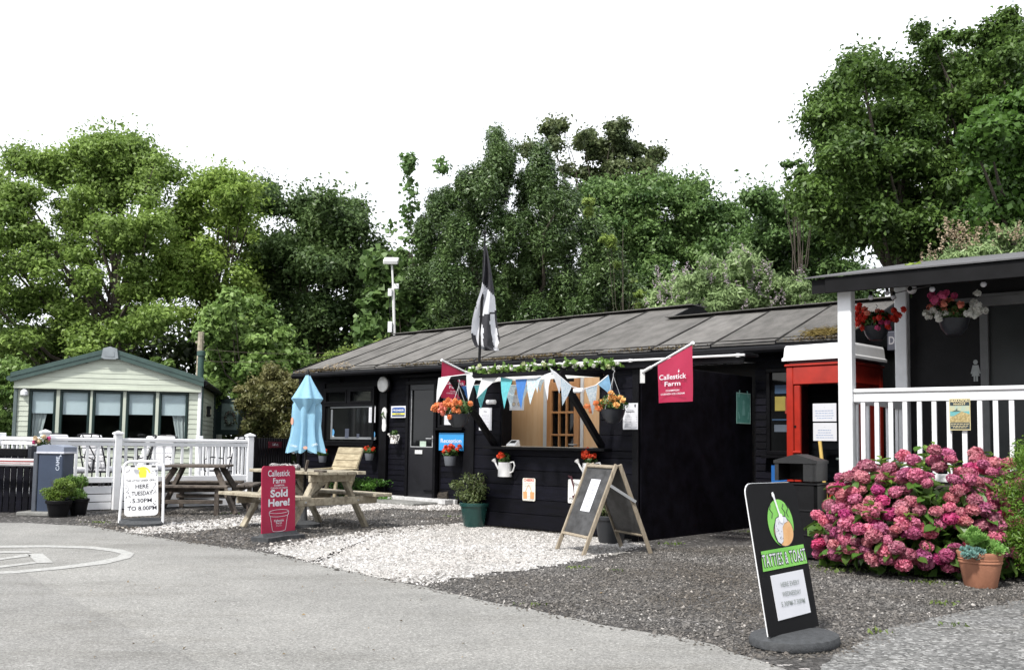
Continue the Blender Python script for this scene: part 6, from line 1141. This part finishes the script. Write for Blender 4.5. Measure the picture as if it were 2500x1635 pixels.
# ---------------------------------------------------------------- hydrangea
HC = Vector((3.95, 9.05, 0)); t = thing('hydrangea_bush', 'big hydrangea bush covered in dusty pink flower heads before the veranda', 'bush', HC, 0)
def hmat(n, c1, c2): return leafmat(n, c1, c2, .3, .6, 8, .3, orand=.22)
HP = [hmat('hydrangea_pink',(.32,.02,.1),(.85,.33,.46)), hmat('hydrangea_dusty',(.3,.03,.08),(.74,.35,.4)), hmat('hydrangea_magenta',(.4,.015,.12),(.72,.13,.32)), hmat('hydrangea_mauve',(.28,.015,.1),(.66,.22,.38))]
HM = []
for m in HP+HP[:2]:
    n = 230; gi = np.arange(n)+.5; ph = np.arccos(1-2*gi/n); th = math.pi*(1+5**.5)*gi; d = np.stack([np.sin(ph)*np.cos(th), np.sin(ph)*np.sin(th), np.cos(ph)],1); d += rng.normal(size=d.shape)*.07; d = unit(d)
    bump = 1+.07*np.sin(d[:,:1]*6+1)*np.sin(d[:,1:2]*6)
    V, F_ = leaves(d*bump*[.072,.072,.06], d+rng.normal(size=d.shape)*.6, .027, .9, .14); core = leaves(d*[.05,.05,.042], d, .03, 1, 0); HM.append(npmesh('flower_head', *joinVF([(V,F_), core]), m))
def hsurf(a, el):     # dome surface of the bush
    k = 1+.08*math.sin(3*a+1)+.06*math.sin(5*a+el*4); return Vector((1.08*math.cos(el)**.65*math.cos(a)*k, .82*math.cos(el)**.65*math.sin(a)*k, .22+.88*math.sin(el)*k))
cnt = 0; placed = []
tries = 0
while cnt < 265 and tries < 20000:
    tries += 1; a = random.uniform(R(172), R(372)); el = math.asin(random.uniform(-.22,.97)); c = hsurf(a, max(el,-.2)); 
    if el < 0: c.x *= .95; c.y *= .95; c.z = .22+.5*math.sin(el)+.03
    c *= random.uniform(.9,1.04); c.z = max(c.z,.1)
    if any((c-q).length < .08 for q in placed): continue
    if c.z > .78 and random.random() < .35: continue
    placed.append(c); cnt += 1; s = random.uniform(.68,1.05); o = link('flower_head', random.choices(HM, [4,4,3,2,4,4])[0], t, c, (random.uniform(-.5,.5), random.uniform(-.5,.5), random.uniform(0,6.28))); o.scale = (s*random.uniform(.88,1.12),s,s*random.uniform(.75,1.05))
V1, F1 = leaves(np.array([[0,0,0.]]), np.array([[0,0,1.]]), .13, .62, .12, np.array([[0,1.,0]]))
def leafshape(L=.13, w_=.075):
    mb = MB(); N = 6; ps = []
    for i in range(N+1): q = i/N; hw_ = w_/2*math.sin(math.pi*min(1,q*.92+.06))**.8; ps.append([(-hw_, L*q, .012-.03*q*q), (0, L*q, -.004-.03*q*q), (hw_, L*q, .012-.03*q*q)])
    for p_ in ps: mb.v += p_
    for i in range(N):
        for j in (0,1): k = i*3+j; mb.f.append((k,k+1,k+4,k+3)); mb.m.append(0)
    return mb
HLf = leafmat('hydrangea_leaf', (.04,.1,.015), (.13,.24,.045), .3, .4, 3, .4, orand=.25); HLY = leafmat('hydrangea_young_leaf', (.12,.22,.035), (.24,.36,.07), .35, .4, 3)
lm = leafshape().mesh('leaf', (HLf,)); lm2 = leafshape(.11,.05).mesh('leaf', (HLY,)); 
for i in range(150):
    a = random.uniform(R(172), R(372)); el = math.asin(random.uniform(-.1,.99)); c = hsurf(a, el)*random.uniform(.9,1.02); c.z = max(c.z,.12); o = link('leaf', lm, t, c, (random.uniform(-.9,.3), random.uniform(-.5,.5), a-R(90)+random.uniform(-.8,.8))); s = random.uniform(.75,1.3); o.scale = (s,s,s)
for (u, v, d) in ((2190,1135,8.9),(2262,1100,9.1),(2300,1115,9.1),(2232,1120,9.0),(2165,1160,8.6),(2405,1115,9.3),(2400,1150,9.2),(2150,1120,9.1),(2215,1250,8.3),(2280,1085,9.2),(2330,1120,9.0),(2200,1115,9.2),(2255,1135,8.8),(2180,1145,8.9),(2420,1105,9.3),(2395,1180,8.9),(2130,1230,8.4)):
    c0 = D(u, v, d)-HC
    for k in range(9):
        o = link('leaf', lm2, t, c0+Vector((0,0,-.012*k)), (random.uniform(.1,.7)-.02*k, 0, k*2.4+random.uniform(-.3,.3))); s = random.uniform(.7,1.1); o.scale = (s,s,s)
parts_ = []
for i in range(120): a = random.uniform(0,6.28); el = math.asin(random.uniform(0,.95)); c = hsurf(a, el)*random.uniform(.45,.86); parts_.append(blob_leaves(c, (.17,.17,.12), 34, .12, shell=(.2,1), asp=.65))
for i in range(40): a = random.uniform(0,6.28); parts_.append(blob_leaves((.85*math.cos(a), .62*math.sin(a), .13), (.16,.16,.1), 30, .11, shell=(.2,1), asp=.65))
V, F_ = joinVF(parts_); link('foliage', npmesh('foliage', V, F_, HLf), t, kind='stuff'); mb = MB()
for i in range(26): a = random.uniform(0,6.28); r_ = random.uniform(.3,.9); mb.tube([(.1*math.cos(a),.1*math.sin(a),0),(.5*r_*math.cos(a),.4*r_*math.sin(a),.4),(r_*.95*math.cos(a),.72*r_*math.sin(a),.85-r_*.2)], [.012,.009,.006], 5)
obj('stem', mb, BARK, t)
# succulents in a terracotta pot
p = G(2415,1438); p.y += .14; t = thing('potted_succulent', 'terracotta pot of green rosette succulents at the right', 'potted plant', p, 0); r = .185; h_ = .29
obj('pot', MB().lathe([(.12,0),(.128,.01),(.165,.2),(.172,.205),(.172,.215),(.168,.22),(.175,.235),(.17,.24),(.185,.285),(.182,.295),(.165,.295),(.16,.26),(.001,.26)], 32), TERRA, t, smooth=True)
SG = leafmat('succulent', (.1,.24,.05), (.3,.48,.14), .2, .4, 3); SB = leafmat('succulent_blue', (.1,.22,.2), (.22,.38,.34), .2, .5)
def rosette(m, R_, n, nm): 
    mb = []; C = []; 
    for i in range(n): q = i/n; a = i*2.4; el = .25+1.15*(1-q); rr = R_*(.25+.5*q); C.append((rr*math.cos(a)*math.cos(el*.6), rr*math.sin(a)*math.cos(el*.6), R_*.5*math.sin(el)*(1-q*.6), a, el))
    C = np.array(C); A = np.stack([np.cos(C[:,3])*np.cos(C[:,4]), np.sin(C[:,3])*np.cos(C[:,4]), np.sin(C[:,4])],1); N = np.stack([-np.cos(C[:,3])*np.sin(C[:,4]), -np.sin(C[:,3])*np.sin(C[:,4]), np.cos(C[:,4])],1); V, F_ = leaves(C[:,:3], N, R_*.7, .75, -.15, A); return npmesh(nm, V, F_, m)
rg = rosette(SG, .055, 30, 'rosette'); rb = rosette(SB, .045, 22, 'rosette')
for i in range(46):
    a = random.uniform(0,6.28); q = random.random()**.5; x = .19*q*math.cos(a); y = .17*q*math.sin(a); z = .3+.1*(1-q)+(.08 if x < -.03 else 0)*(1-q*.5)+random.uniform(0,.03)
    if abs(x-.02) < .03 and y < 0: z -= .06
    o = link('rosette', rg, t, (x,y,z), (y*-3+random.uniform(-.2,.2), x*3+random.uniform(-.2,.2), a)); s = random.uniform(.7,1.2); o.scale = (s,s,s)
for i in range(14): o = link('rosette', rb, t, (-.17+random.uniform(-.05,.13), -.15+random.uniform(-.04,.03), .285+random.uniform(-.03,.04)), (random.uniform(.2,1),random.uniform(-.6,.1),0)); s = random.uniform(.7,1.1); o.scale = (s,s,s)
V, F_ = blob_leaves((0,0,.3), (.17,.16,.06), 160, .035, shell=(.1,1)); link('foliage', npmesh('f', V, F_, SG), t, kind='stuff')
# conifer at the right edge
p = Vector(((2545-1250)/2300*8.2, 8.2, 0)); t = thing('conifer_bush', 'bright green feathery conifer at the right edge', 'bush', p, 0); L_ = []
for i in range(90): z = random.uniform(.15,1.18); rr = .38*(1-((z-.5)/.85)**2)**.5*random.uniform(.5,1); a = random.uniform(0,6.28); L_.append(blob_leaves((rr*math.cos(a), rr*math.sin(a), z), (.08,.08,.15), 150, .04, asp=.25, shell=(.1,1), up=.2))
V, F_ = joinVF(L_); link('foliage', npmesh('f', V, F_, leafmat('conifer_green', (.05,.13,.012), (.18,.3,.04), .25)), t, kind='stuff'); obj('stem', MB().tube([(0,0,0),(0,0,1)], .03, 6), BARK, t)
# ---------------------------------------------------------------- trees and shrubs behind
def tree(name, label, cat, base_u, depth, thick, poly, clump, ncl, lpc, ls, m, holes=(), trunk=.2, limbs=14, zs=.62, asp=.55, up=.7, group=None, extra=(), filler=.25, sparse=0, aniso=(1,1)):
    ls *= .84; base = Vector(((base_u-1250)/2300*depth, depth, 0)); t = thing(name, label, cat, base, 0, group)
    us = [p[0] for p in poly]; vs = [p[1] for p in poly]; cs = []; k = 0; boughs = []
    def ok(q): return inpoly(poly, q) and not any(((q[0]-h[0])/h[2])**2+((q[1]-h[1])/h[3])**2 < 1 for h in holes)
    while len(boughs) < max(3, ncl//4) and k < 3000:
        k += 1; cand = [q for q in ((random.uniform(min(us), max(us)), random.uniform(min(vs), max(vs))) for _ in range(30)) if ok(q)][:7]
        if cand: q = max(cand, key=lambda q: min([(q[0]-b_[0][0])**2+(q[1]-b_[0][1])**2 for b_ in boughs] or [0])); boughs.append((q, -thick*random.uniform(0,.5)))
    k = 0
    while len(cs) < ncl and k < ncl*80:
        k += 1
        if random.random() < .62:
            (bu, bv), bd = random.choice(boughs); q = (bu+random.gauss(0, clump*.6), bv+random.gauss(0, clump*.38)); dd = depth+bd+random.gauss(0, clump*.6*depth/FPX)
        else: q = (random.uniform(min(us), max(us)), random.uniform(min(vs), max(vs))); dd = depth+thick*random.uniform(-.1,.5)
        if ok(q): cs.append((D(q[0], q[1], dd), q))
    for q in extra: cs += [(D(q[0]+random.gauss(0,clump*.2), q[1]+random.gauss(0,clump*.3), depth-random.uniform(0,1)), q) for _ in range(3)]
    L_ = []; S = depth/FPX
    for c, q in cs:
        r = clump*S*random.uniform(.55,1.3); c_ = np.array(c-base)
        n = int(1.45*lpc*(r/(clump*S))**2*random.uniform(.7,1.2)); g_ = rng.uniform(.7,1.35,3); L_.append(blob_leaves(c_, (r*g_[0],r*g_[1],r*zs*g_[2]), n, ls, up=up, shell=(.45,1.0), loose=.4, asp=asp))
    nf = int(ncl*lpc*filler); C = []
    if nf:
        ci = rng.integers(0, len(cs), nf); C = np.array([cs[i][0]-base for i in ci])+rng.normal(size=(nf,3))*clump*S*.6; L_.append(leaves(C, rng.normal(size=(nf,3))+[0,0,up], ls, asp))
    V, F_ = joinVF(L_); V[:,2] = np.maximum(V[:,2], .05); link('crown', npmesh('crown', V, F_, m), t, kind='stuff')
    mb = MB(); top = min(vs); tz = D(base_u, top+(max(vs)-top)*.25, depth).z; tip = Vector((random.uniform(-.3,.3), 0, tz)); ax = [Vector((0,0,0)).lerp(tip, f)+Vector((.12*math.sin(f*5)*trunk*5, .1*math.cos(f*4), 0)) for f in np.linspace(0,1,7)]
    mb.tube(ax, [trunk*(1-.85*f) for f in np.linspace(0,1,7)], 8)
    obj('trunk', mb, BARK, t, smooth=True)
    if limbs:
        mb = MB()
        for c, q in random.sample(cs, min(limbs, len(cs))):
            e = c-base; f = max(.15, min(.85, (e.z/tz)*.55)); s0 = Vector((0,0,0)).lerp(tip, f); r0 = trunk*(1-.8*f)*.55; mid = s0.lerp(e, .5)+Vector((0,0,-.1*(e-s0).length+.1)); mb.tube([s0, s0.lerp(mid,.5)+Vector((random.gauss(0,.1),0,.05)), mid, mid.lerp(e,.6)+Vector((random.gauss(0,.1),0,.1)), e], [r0, r0*.8, r0*.6, r0*.35, r0*.12], 6)
        obj('limbs', mb, BARK, t, smooth=True)
    return t
ASH = leafmat('ash_leaf', (0.089,0.160,0.032), (0.329,0.465,0.114), .4); ASH2 = leafmat('ash_leaf_bright', (0.129,0.227,0.037), (0.383,0.515,0.121), .4); SYC = leafmat('sycamore_leaf', (0.038,0.075,0.023), (0.160,0.245,0.082), .3); BAY = leafmat('bay_leaf', (0.027,0.059,0.017), (0.150,0.232,0.078), .2, .35, 1.2, .5); BRN = leafmat('brown_green_leaf', (0.046,0.077,0.028), (0.180,0.217,0.095), .3); MID = leafmat('mid_leaf', (0.048,0.105,0.030), (0.196,0.318,0.099), .3); RGT = leafmat('dark_sycamore_leaf', (0.029,0.064,0.015), (0.155,0.258,0.055), .3); BUD = leafmat('buddleia_leaf', (0.127,0.203,0.077), (0.405,0.540,0.242), .3); BSH = leafmat('bush_leaf', (0.055,0.123,0.023), (0.309,0.448,0.132), .35); VINE = leafmat('vine_leaf', (.1,.18,.03), (.35,.45,.12), .4)
G1 = 'trees behind the caravan'; G2 = 'trees behind the hut'; G3 = 'trees at the right'
tree('ash_tree','tall open ash tree at the left with sky showing between its limbs','tree',275,30,7,[(-90,430),(30,385),(120,400),(200,365),(240,345),(330,350),(390,385),(420,440),(430,520),(420,600),(430,700),(400,800),(300,860),(0,880),(-90,870)],40,205,330,.15,ASH,
     [(60,600,28,24),(112,550,26,30),(165,655,48,34),(155,700,40,25),(230,655,25,22),(292,640,38,22),(40,700,30,18),(385,580,16,14),(330,690,40,12),(400,490,18,22)], .24, 46, group=G1, filler=.3, extra=[(235,365),(275,352),(320,362),(365,390),(300,400),(60,405),(120,410),(400,430)])
tree('ash_tree','rounded light green ash right of the tall ash','tree',520,31,5,[(400,560),(430,480),(470,450),(520,425),(580,440),(640,475),(668,530),(655,600),(625,680),(600,760),(520,800),(430,790),(410,700)],36,95,330,.15,ASH2,[(395,510,16,20),(440,650,14,12)],.2,22,group=G1,filler=.3)
tree('sycamore_tree','dense dark sycamore behind the left end of the hut roof','tree',780,33,6,[(600,440),(640,428),(690,470),(760,465),(830,480),(885,520),(890,570),(935,610),(955,660),(960,760),(950,860),(640,880),(600,800),(590,700),(640,600),(625,500)],38,165,330,.17,SYC,[(640,660,10,12),(668,700,9,9)],.25,18,group=G1,filler=.5)
tree('sapling_tree','thin leafy sapling sprigs beside the bay tree','tree',1005,25,1.5,[(985,390),(1005,385),(1015,470),(1028,520),(1030,560),(1050,600),(1045,640),(1000,640),(985,560),(960,580),(942,560),(945,520),(980,530),(985,470),(992,440)],14,44,7,.17,MID,(),.02,30,group=G2,filler=.8,asp=.8,zs=1.4)
tree('sapling_tree','small separate leaf sprig left of the bay tree top','tree',1080,25.5,.8,[(1068,385),(1085,378),(1090,410),(1082,425),(1066,420)],12,8,7,.16,MID,(),.012,6,group=G2,filler=.8,asp=.8,zs=1.4)
tree('maple_bush','large leaved pale maple bush behind the floodlight mast','bush',965,25.5,2,[(900,640),(960,600),(1000,640),(1030,700),(1060,780),(1040,830),(880,850),(880,760),(915,720)],22,60,70,.24,leafmat('maple_leaf', (.05,.11,.03), (.18,.28,.09), .35),(),.08,8,group=G2,asp=.95)
tree('bay_tree','tall dark bay tree with two pointed tops behind the hut','tree',1290,25,4.5,[(1020,815),(1000,720),(1020,600),(1035,520),(1080,465),(1120,450),(1150,430),(1180,360),(1205,318),(1222,318),(1250,370),(1262,430),(1280,450),(1300,370),(1325,358),(1350,400),(1362,450),(1430,500),(1460,560),(1500,600),(1530,660),(1565,715),(1545,770),(1100,800)],20,430,230,.12,BAY,(),.25,10,group=G2,extra=[(1213,345),(1214,375),(1210,405),(1222,435),(1195,440),(1320,375),(1322,400),(1328,430),(1338,450),(1300,460),(1090,480),(1060,500),(1040,560)],asp=.36,up=1.1,zs=1.7,filler=.5)
tree('climbing_vine','bright climbing vine on the right side of the bay tree','climber',1520,22.4,.8,[(1420,485),(1445,490),(1460,560),(1510,590),(1535,650),(1560,700),(1580,745),(1540,750),(1500,650),(1490,600),(1450,570)],9,26,46,.1,VINE,(),.03,8,group=G2,filler=.4,asp=.8)
tree('sycamore_tree','brownish thin topped tree behind the bay tree','tree',1470,34,5,[(1270,370),(1300,350),(1335,300),(1370,295),(1400,335),(1450,318),(1470,350),(1505,290),(1520,288),(1530,345),(1570,360),(1612,370),(1608,410),(1580,450),(1560,480),(1440,480),(1390,470),(1360,430),(1290,420)],20,100,100,.17,BRN,[(1385,330,14,16),(1490,345,9,10)],.14,34,group=G2,filler=.45,extra=[(1345,318),(1375,312),(1290,375),(1440,340),(1455,365),(1512,315),(1515,350),(1590,385),(1560,400)])
tree('sycamore_tree','broad mid green tree right of the bay tree','tree',1620,32,6,[(1420,470),(1560,450),(1620,440),(1680,440),(1730,480),(1760,540),(1780,640),(1780,780),(1560,780),(1520,640),(1440,540)],34,140,330,.16,leafmat('mixed_leaf', (0.037,0.091,0.025), (0.226,0.351,0.109), .3),(),.25,10,group=G2,filler=.5)
tree('sycamore_tree','low dark tree between the buddleia and the right-hand wood','tree',1850,29,6,[(1740,560),(1790,505),(1830,482),(1900,478),(1960,470),(2010,500),(2080,600),(2100,760),(1740,780),(1720,650)],34,130,320,.16,MID,[(2030,610,24,20),(2040,640,30,12)],.25,12,group=G2,filler=.5)
tree('sycamore_tree','sparse grey-green branch tips against the sky left of the big right-hand tree','tree',1960,24,2,[(1915,400),(1945,392),(1975,400),(1985,440),(2010,470),(1990,480),(1960,450),(1930,450)],12,20,42,.14,MID,(),.06,12,group=G3,filler=.3)
tree('sycamore_tree','huge dark sycamore towering over the toilet block at the right','tree',2220,21,6,[(1975,290),(2005,280),(2010,240),(2050,190),(2120,155),(2180,165),(2240,175),(2300,160),(2420,130),(2560,120),(2620,600),(2350,640),(2200,620),(2060,640),(2000,600),(1950,560),(1990,500),(1960,520),(1990,440),(2010,400),(1990,360)],40,300,300,.125,RGT,[(2130,570,16,20),(2200,500,10,16),(2155,480,10,10),(2110,455,9,9),(2350,530,12,14),(2180,330,10,10),(2040,610,26,22)],.3,44,group=G3,filler=.45,extra=[(2060,205),(2090,180),(2020,260),(2000,300),(2150,185)])
tree('sycamore_tree','upper dark branches in the top right corner','tree',2480,20,3,[(2240,80),(2290,75),(2340,100),(2400,60),(2460,35),(2560,10),(2600,200),(2300,190),(2270,140)],24,75,150,.12,RGT,[(2330,90,16,9),(2400,110,16,9)],.15,34,group=G3,filler=.45)
tree('sycamore_tree','nearer leafy boughs hanging in at the right edge','tree',2600,15.5,3,[(2335,330),(2400,290),(2480,230),(2620,220),(2620,620),(2400,560),(2370,500),(2390,440),(2400,380)],34,95,330,.115,leafmat('near_sycamore_leaf', (0.030,0.074,0.012), (0.131,0.251,0.048), .35),[(2370,480,24,14)],.2,16,group=G3,filler=.35,asp=.8)
def spikes(t, pts, m, L=.28, n=22, r=.03):
    L_ = []
    for p in pts:
        q = rng.uniform(0,1,n)[:,None]; ax = np.array([random.gauss(0,.35), random.gauss(0,.3), 1.]); ax /= np.linalg.norm(ax); C = np.array(p)+ax*L*q+rng.normal(size=(n,3))*r*(1-q*.7); L_.append(leaves(C, rng.normal(size=(n,3)), .035, .8))
    V, F_ = joinVF(L_); link('flower_spikes', npmesh('spikes', V, F_, m), t, kind='stuff')
LIL = leafmat('lilac_spike', (.27,.22,.27), (.5,.43,.45), .2); BUFF = leafmat('buff_spike', (.3,.22,.15), (.5,.42,.3), .2)
B1 = [(1560,770),(1580,720),(1625,660),(1690,680),(1720,640),(1790,625),(1830,622),(1850,650),(1890,670),(1900,690),(1960,672),(1990,720),(2030,745),(2040,790),(1560,800)]
t = tree('buddleia_bush','grey-green buddleia with lilac flower spikes behind the hut roof','bush',1790,20.5,2.2,B1,20,190,130,.15,BUD,(),.08,14,group=G2,asp=.28,up=.3,filler=.3)
P = []
while len(P) < 90:
    q = (random.uniform(1570,2030), random.uniform(620,760))
    if inpoly([(a, b-8) for a, b in B1], q): P.append(D(q[0], q[1], 20.5+random.uniform(-1.2,-.5))-t.location)
spikes(t, P, LIL)
B2 = [(2240,665),(2275,640),(2320,610),(2390,590),(2440,570),(2500,555),(2560,540),(2560,690),(2240,700)]
t = tree('buddleia_bush','pale buddleia with buff flower spikes above the toilet block roof','bush',2420,14.5,1.2,B2,16,110,110,.12,BUD,(),.06,10,group=G3,asp=.26,up=.3,filler=.3)
spikes(t, [D(u, v, 14)-t.location for u, v in [(2265+random.uniform(-8,8),632),(2300,615),(2335,600),(2350,590),(2285,640),(2250,650)]+[(random.uniform(2300,2500), random.uniform(560,620)) for _ in range(30)]], BUFF, .22, 26)
tree('sycamore_bush','pale leafy sapling thicket between the caravan and the hut','bush',600,25,2.5,[(495,800),(520,740),(560,700),(600,720),(650,745),(690,790),(720,850),(770,880),(760,980),(500,980),(500,880)],22,120,130,.17,BSH,(),.08,14,group=G1,filler=.35,asp=.7)
tree('hedge_bush','lighter shrubs beside the caravan door behind the gate','bush',640,22,1.5,[(590,950),(640,900),(700,900),(730,960),(735,1090),(590,1090)],18,90,130,.11,leafmat('heather_leaf', (.06,.08,.02), (.24,.22,.09), .3),(),.06,10,group=G1,filler=.35,asp=.4)
tree('hedge_bush','yellow-green bushes showing left of the caravan','bush',20,22.5,2,[(-60,900),(20,880),(60,900),(75,920),(30,960),(28,1100),(-60,1100)],20,60,130,.14,BSH,(),.06,8,group=G1,filler=.35)
tree('hedge_bush','bright straggly shrub tops above the left slope of the hut roof','bush',850,24.5,1.2,[(730,890),(780,870),(850,850),(900,840),(960,830),(960,860),(800,910),(740,930)],12,60,60,.11,VINE,(),.03,12,group=G1,filler=.4)
tree('hedge_bush','small bright sprigs above the caravan roof','bush',370,27,1,[(340,885),(380,870),(420,890),(430,910),(350,905)],9,16,50,.12,BSH,(),.03,4,group=G1)
# understorey: the shaded thicket under and behind the trees
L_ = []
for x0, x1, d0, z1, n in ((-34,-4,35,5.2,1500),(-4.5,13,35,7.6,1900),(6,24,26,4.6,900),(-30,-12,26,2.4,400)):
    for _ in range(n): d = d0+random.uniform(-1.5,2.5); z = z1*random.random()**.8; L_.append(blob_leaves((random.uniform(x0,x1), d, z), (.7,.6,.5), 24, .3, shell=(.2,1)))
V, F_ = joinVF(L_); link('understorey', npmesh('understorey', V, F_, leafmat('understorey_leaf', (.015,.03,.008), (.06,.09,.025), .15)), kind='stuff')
# unseen leaf mass added behind the camera to darken reflections in the glass
L_ = []
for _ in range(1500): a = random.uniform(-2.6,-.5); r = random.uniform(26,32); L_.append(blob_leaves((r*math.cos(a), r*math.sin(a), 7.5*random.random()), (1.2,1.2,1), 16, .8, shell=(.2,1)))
V, F_ = joinVF(L_); link('reflection_foliage', npmesh('reflection_foliage', V, F_, MATS['understorey_leaf']), kind='stuff')
for o in list(bpy.data.objects):
    if o.type == 'EMPTY' and not o.children and not o.parent: bpy.data.objects.remove(o)
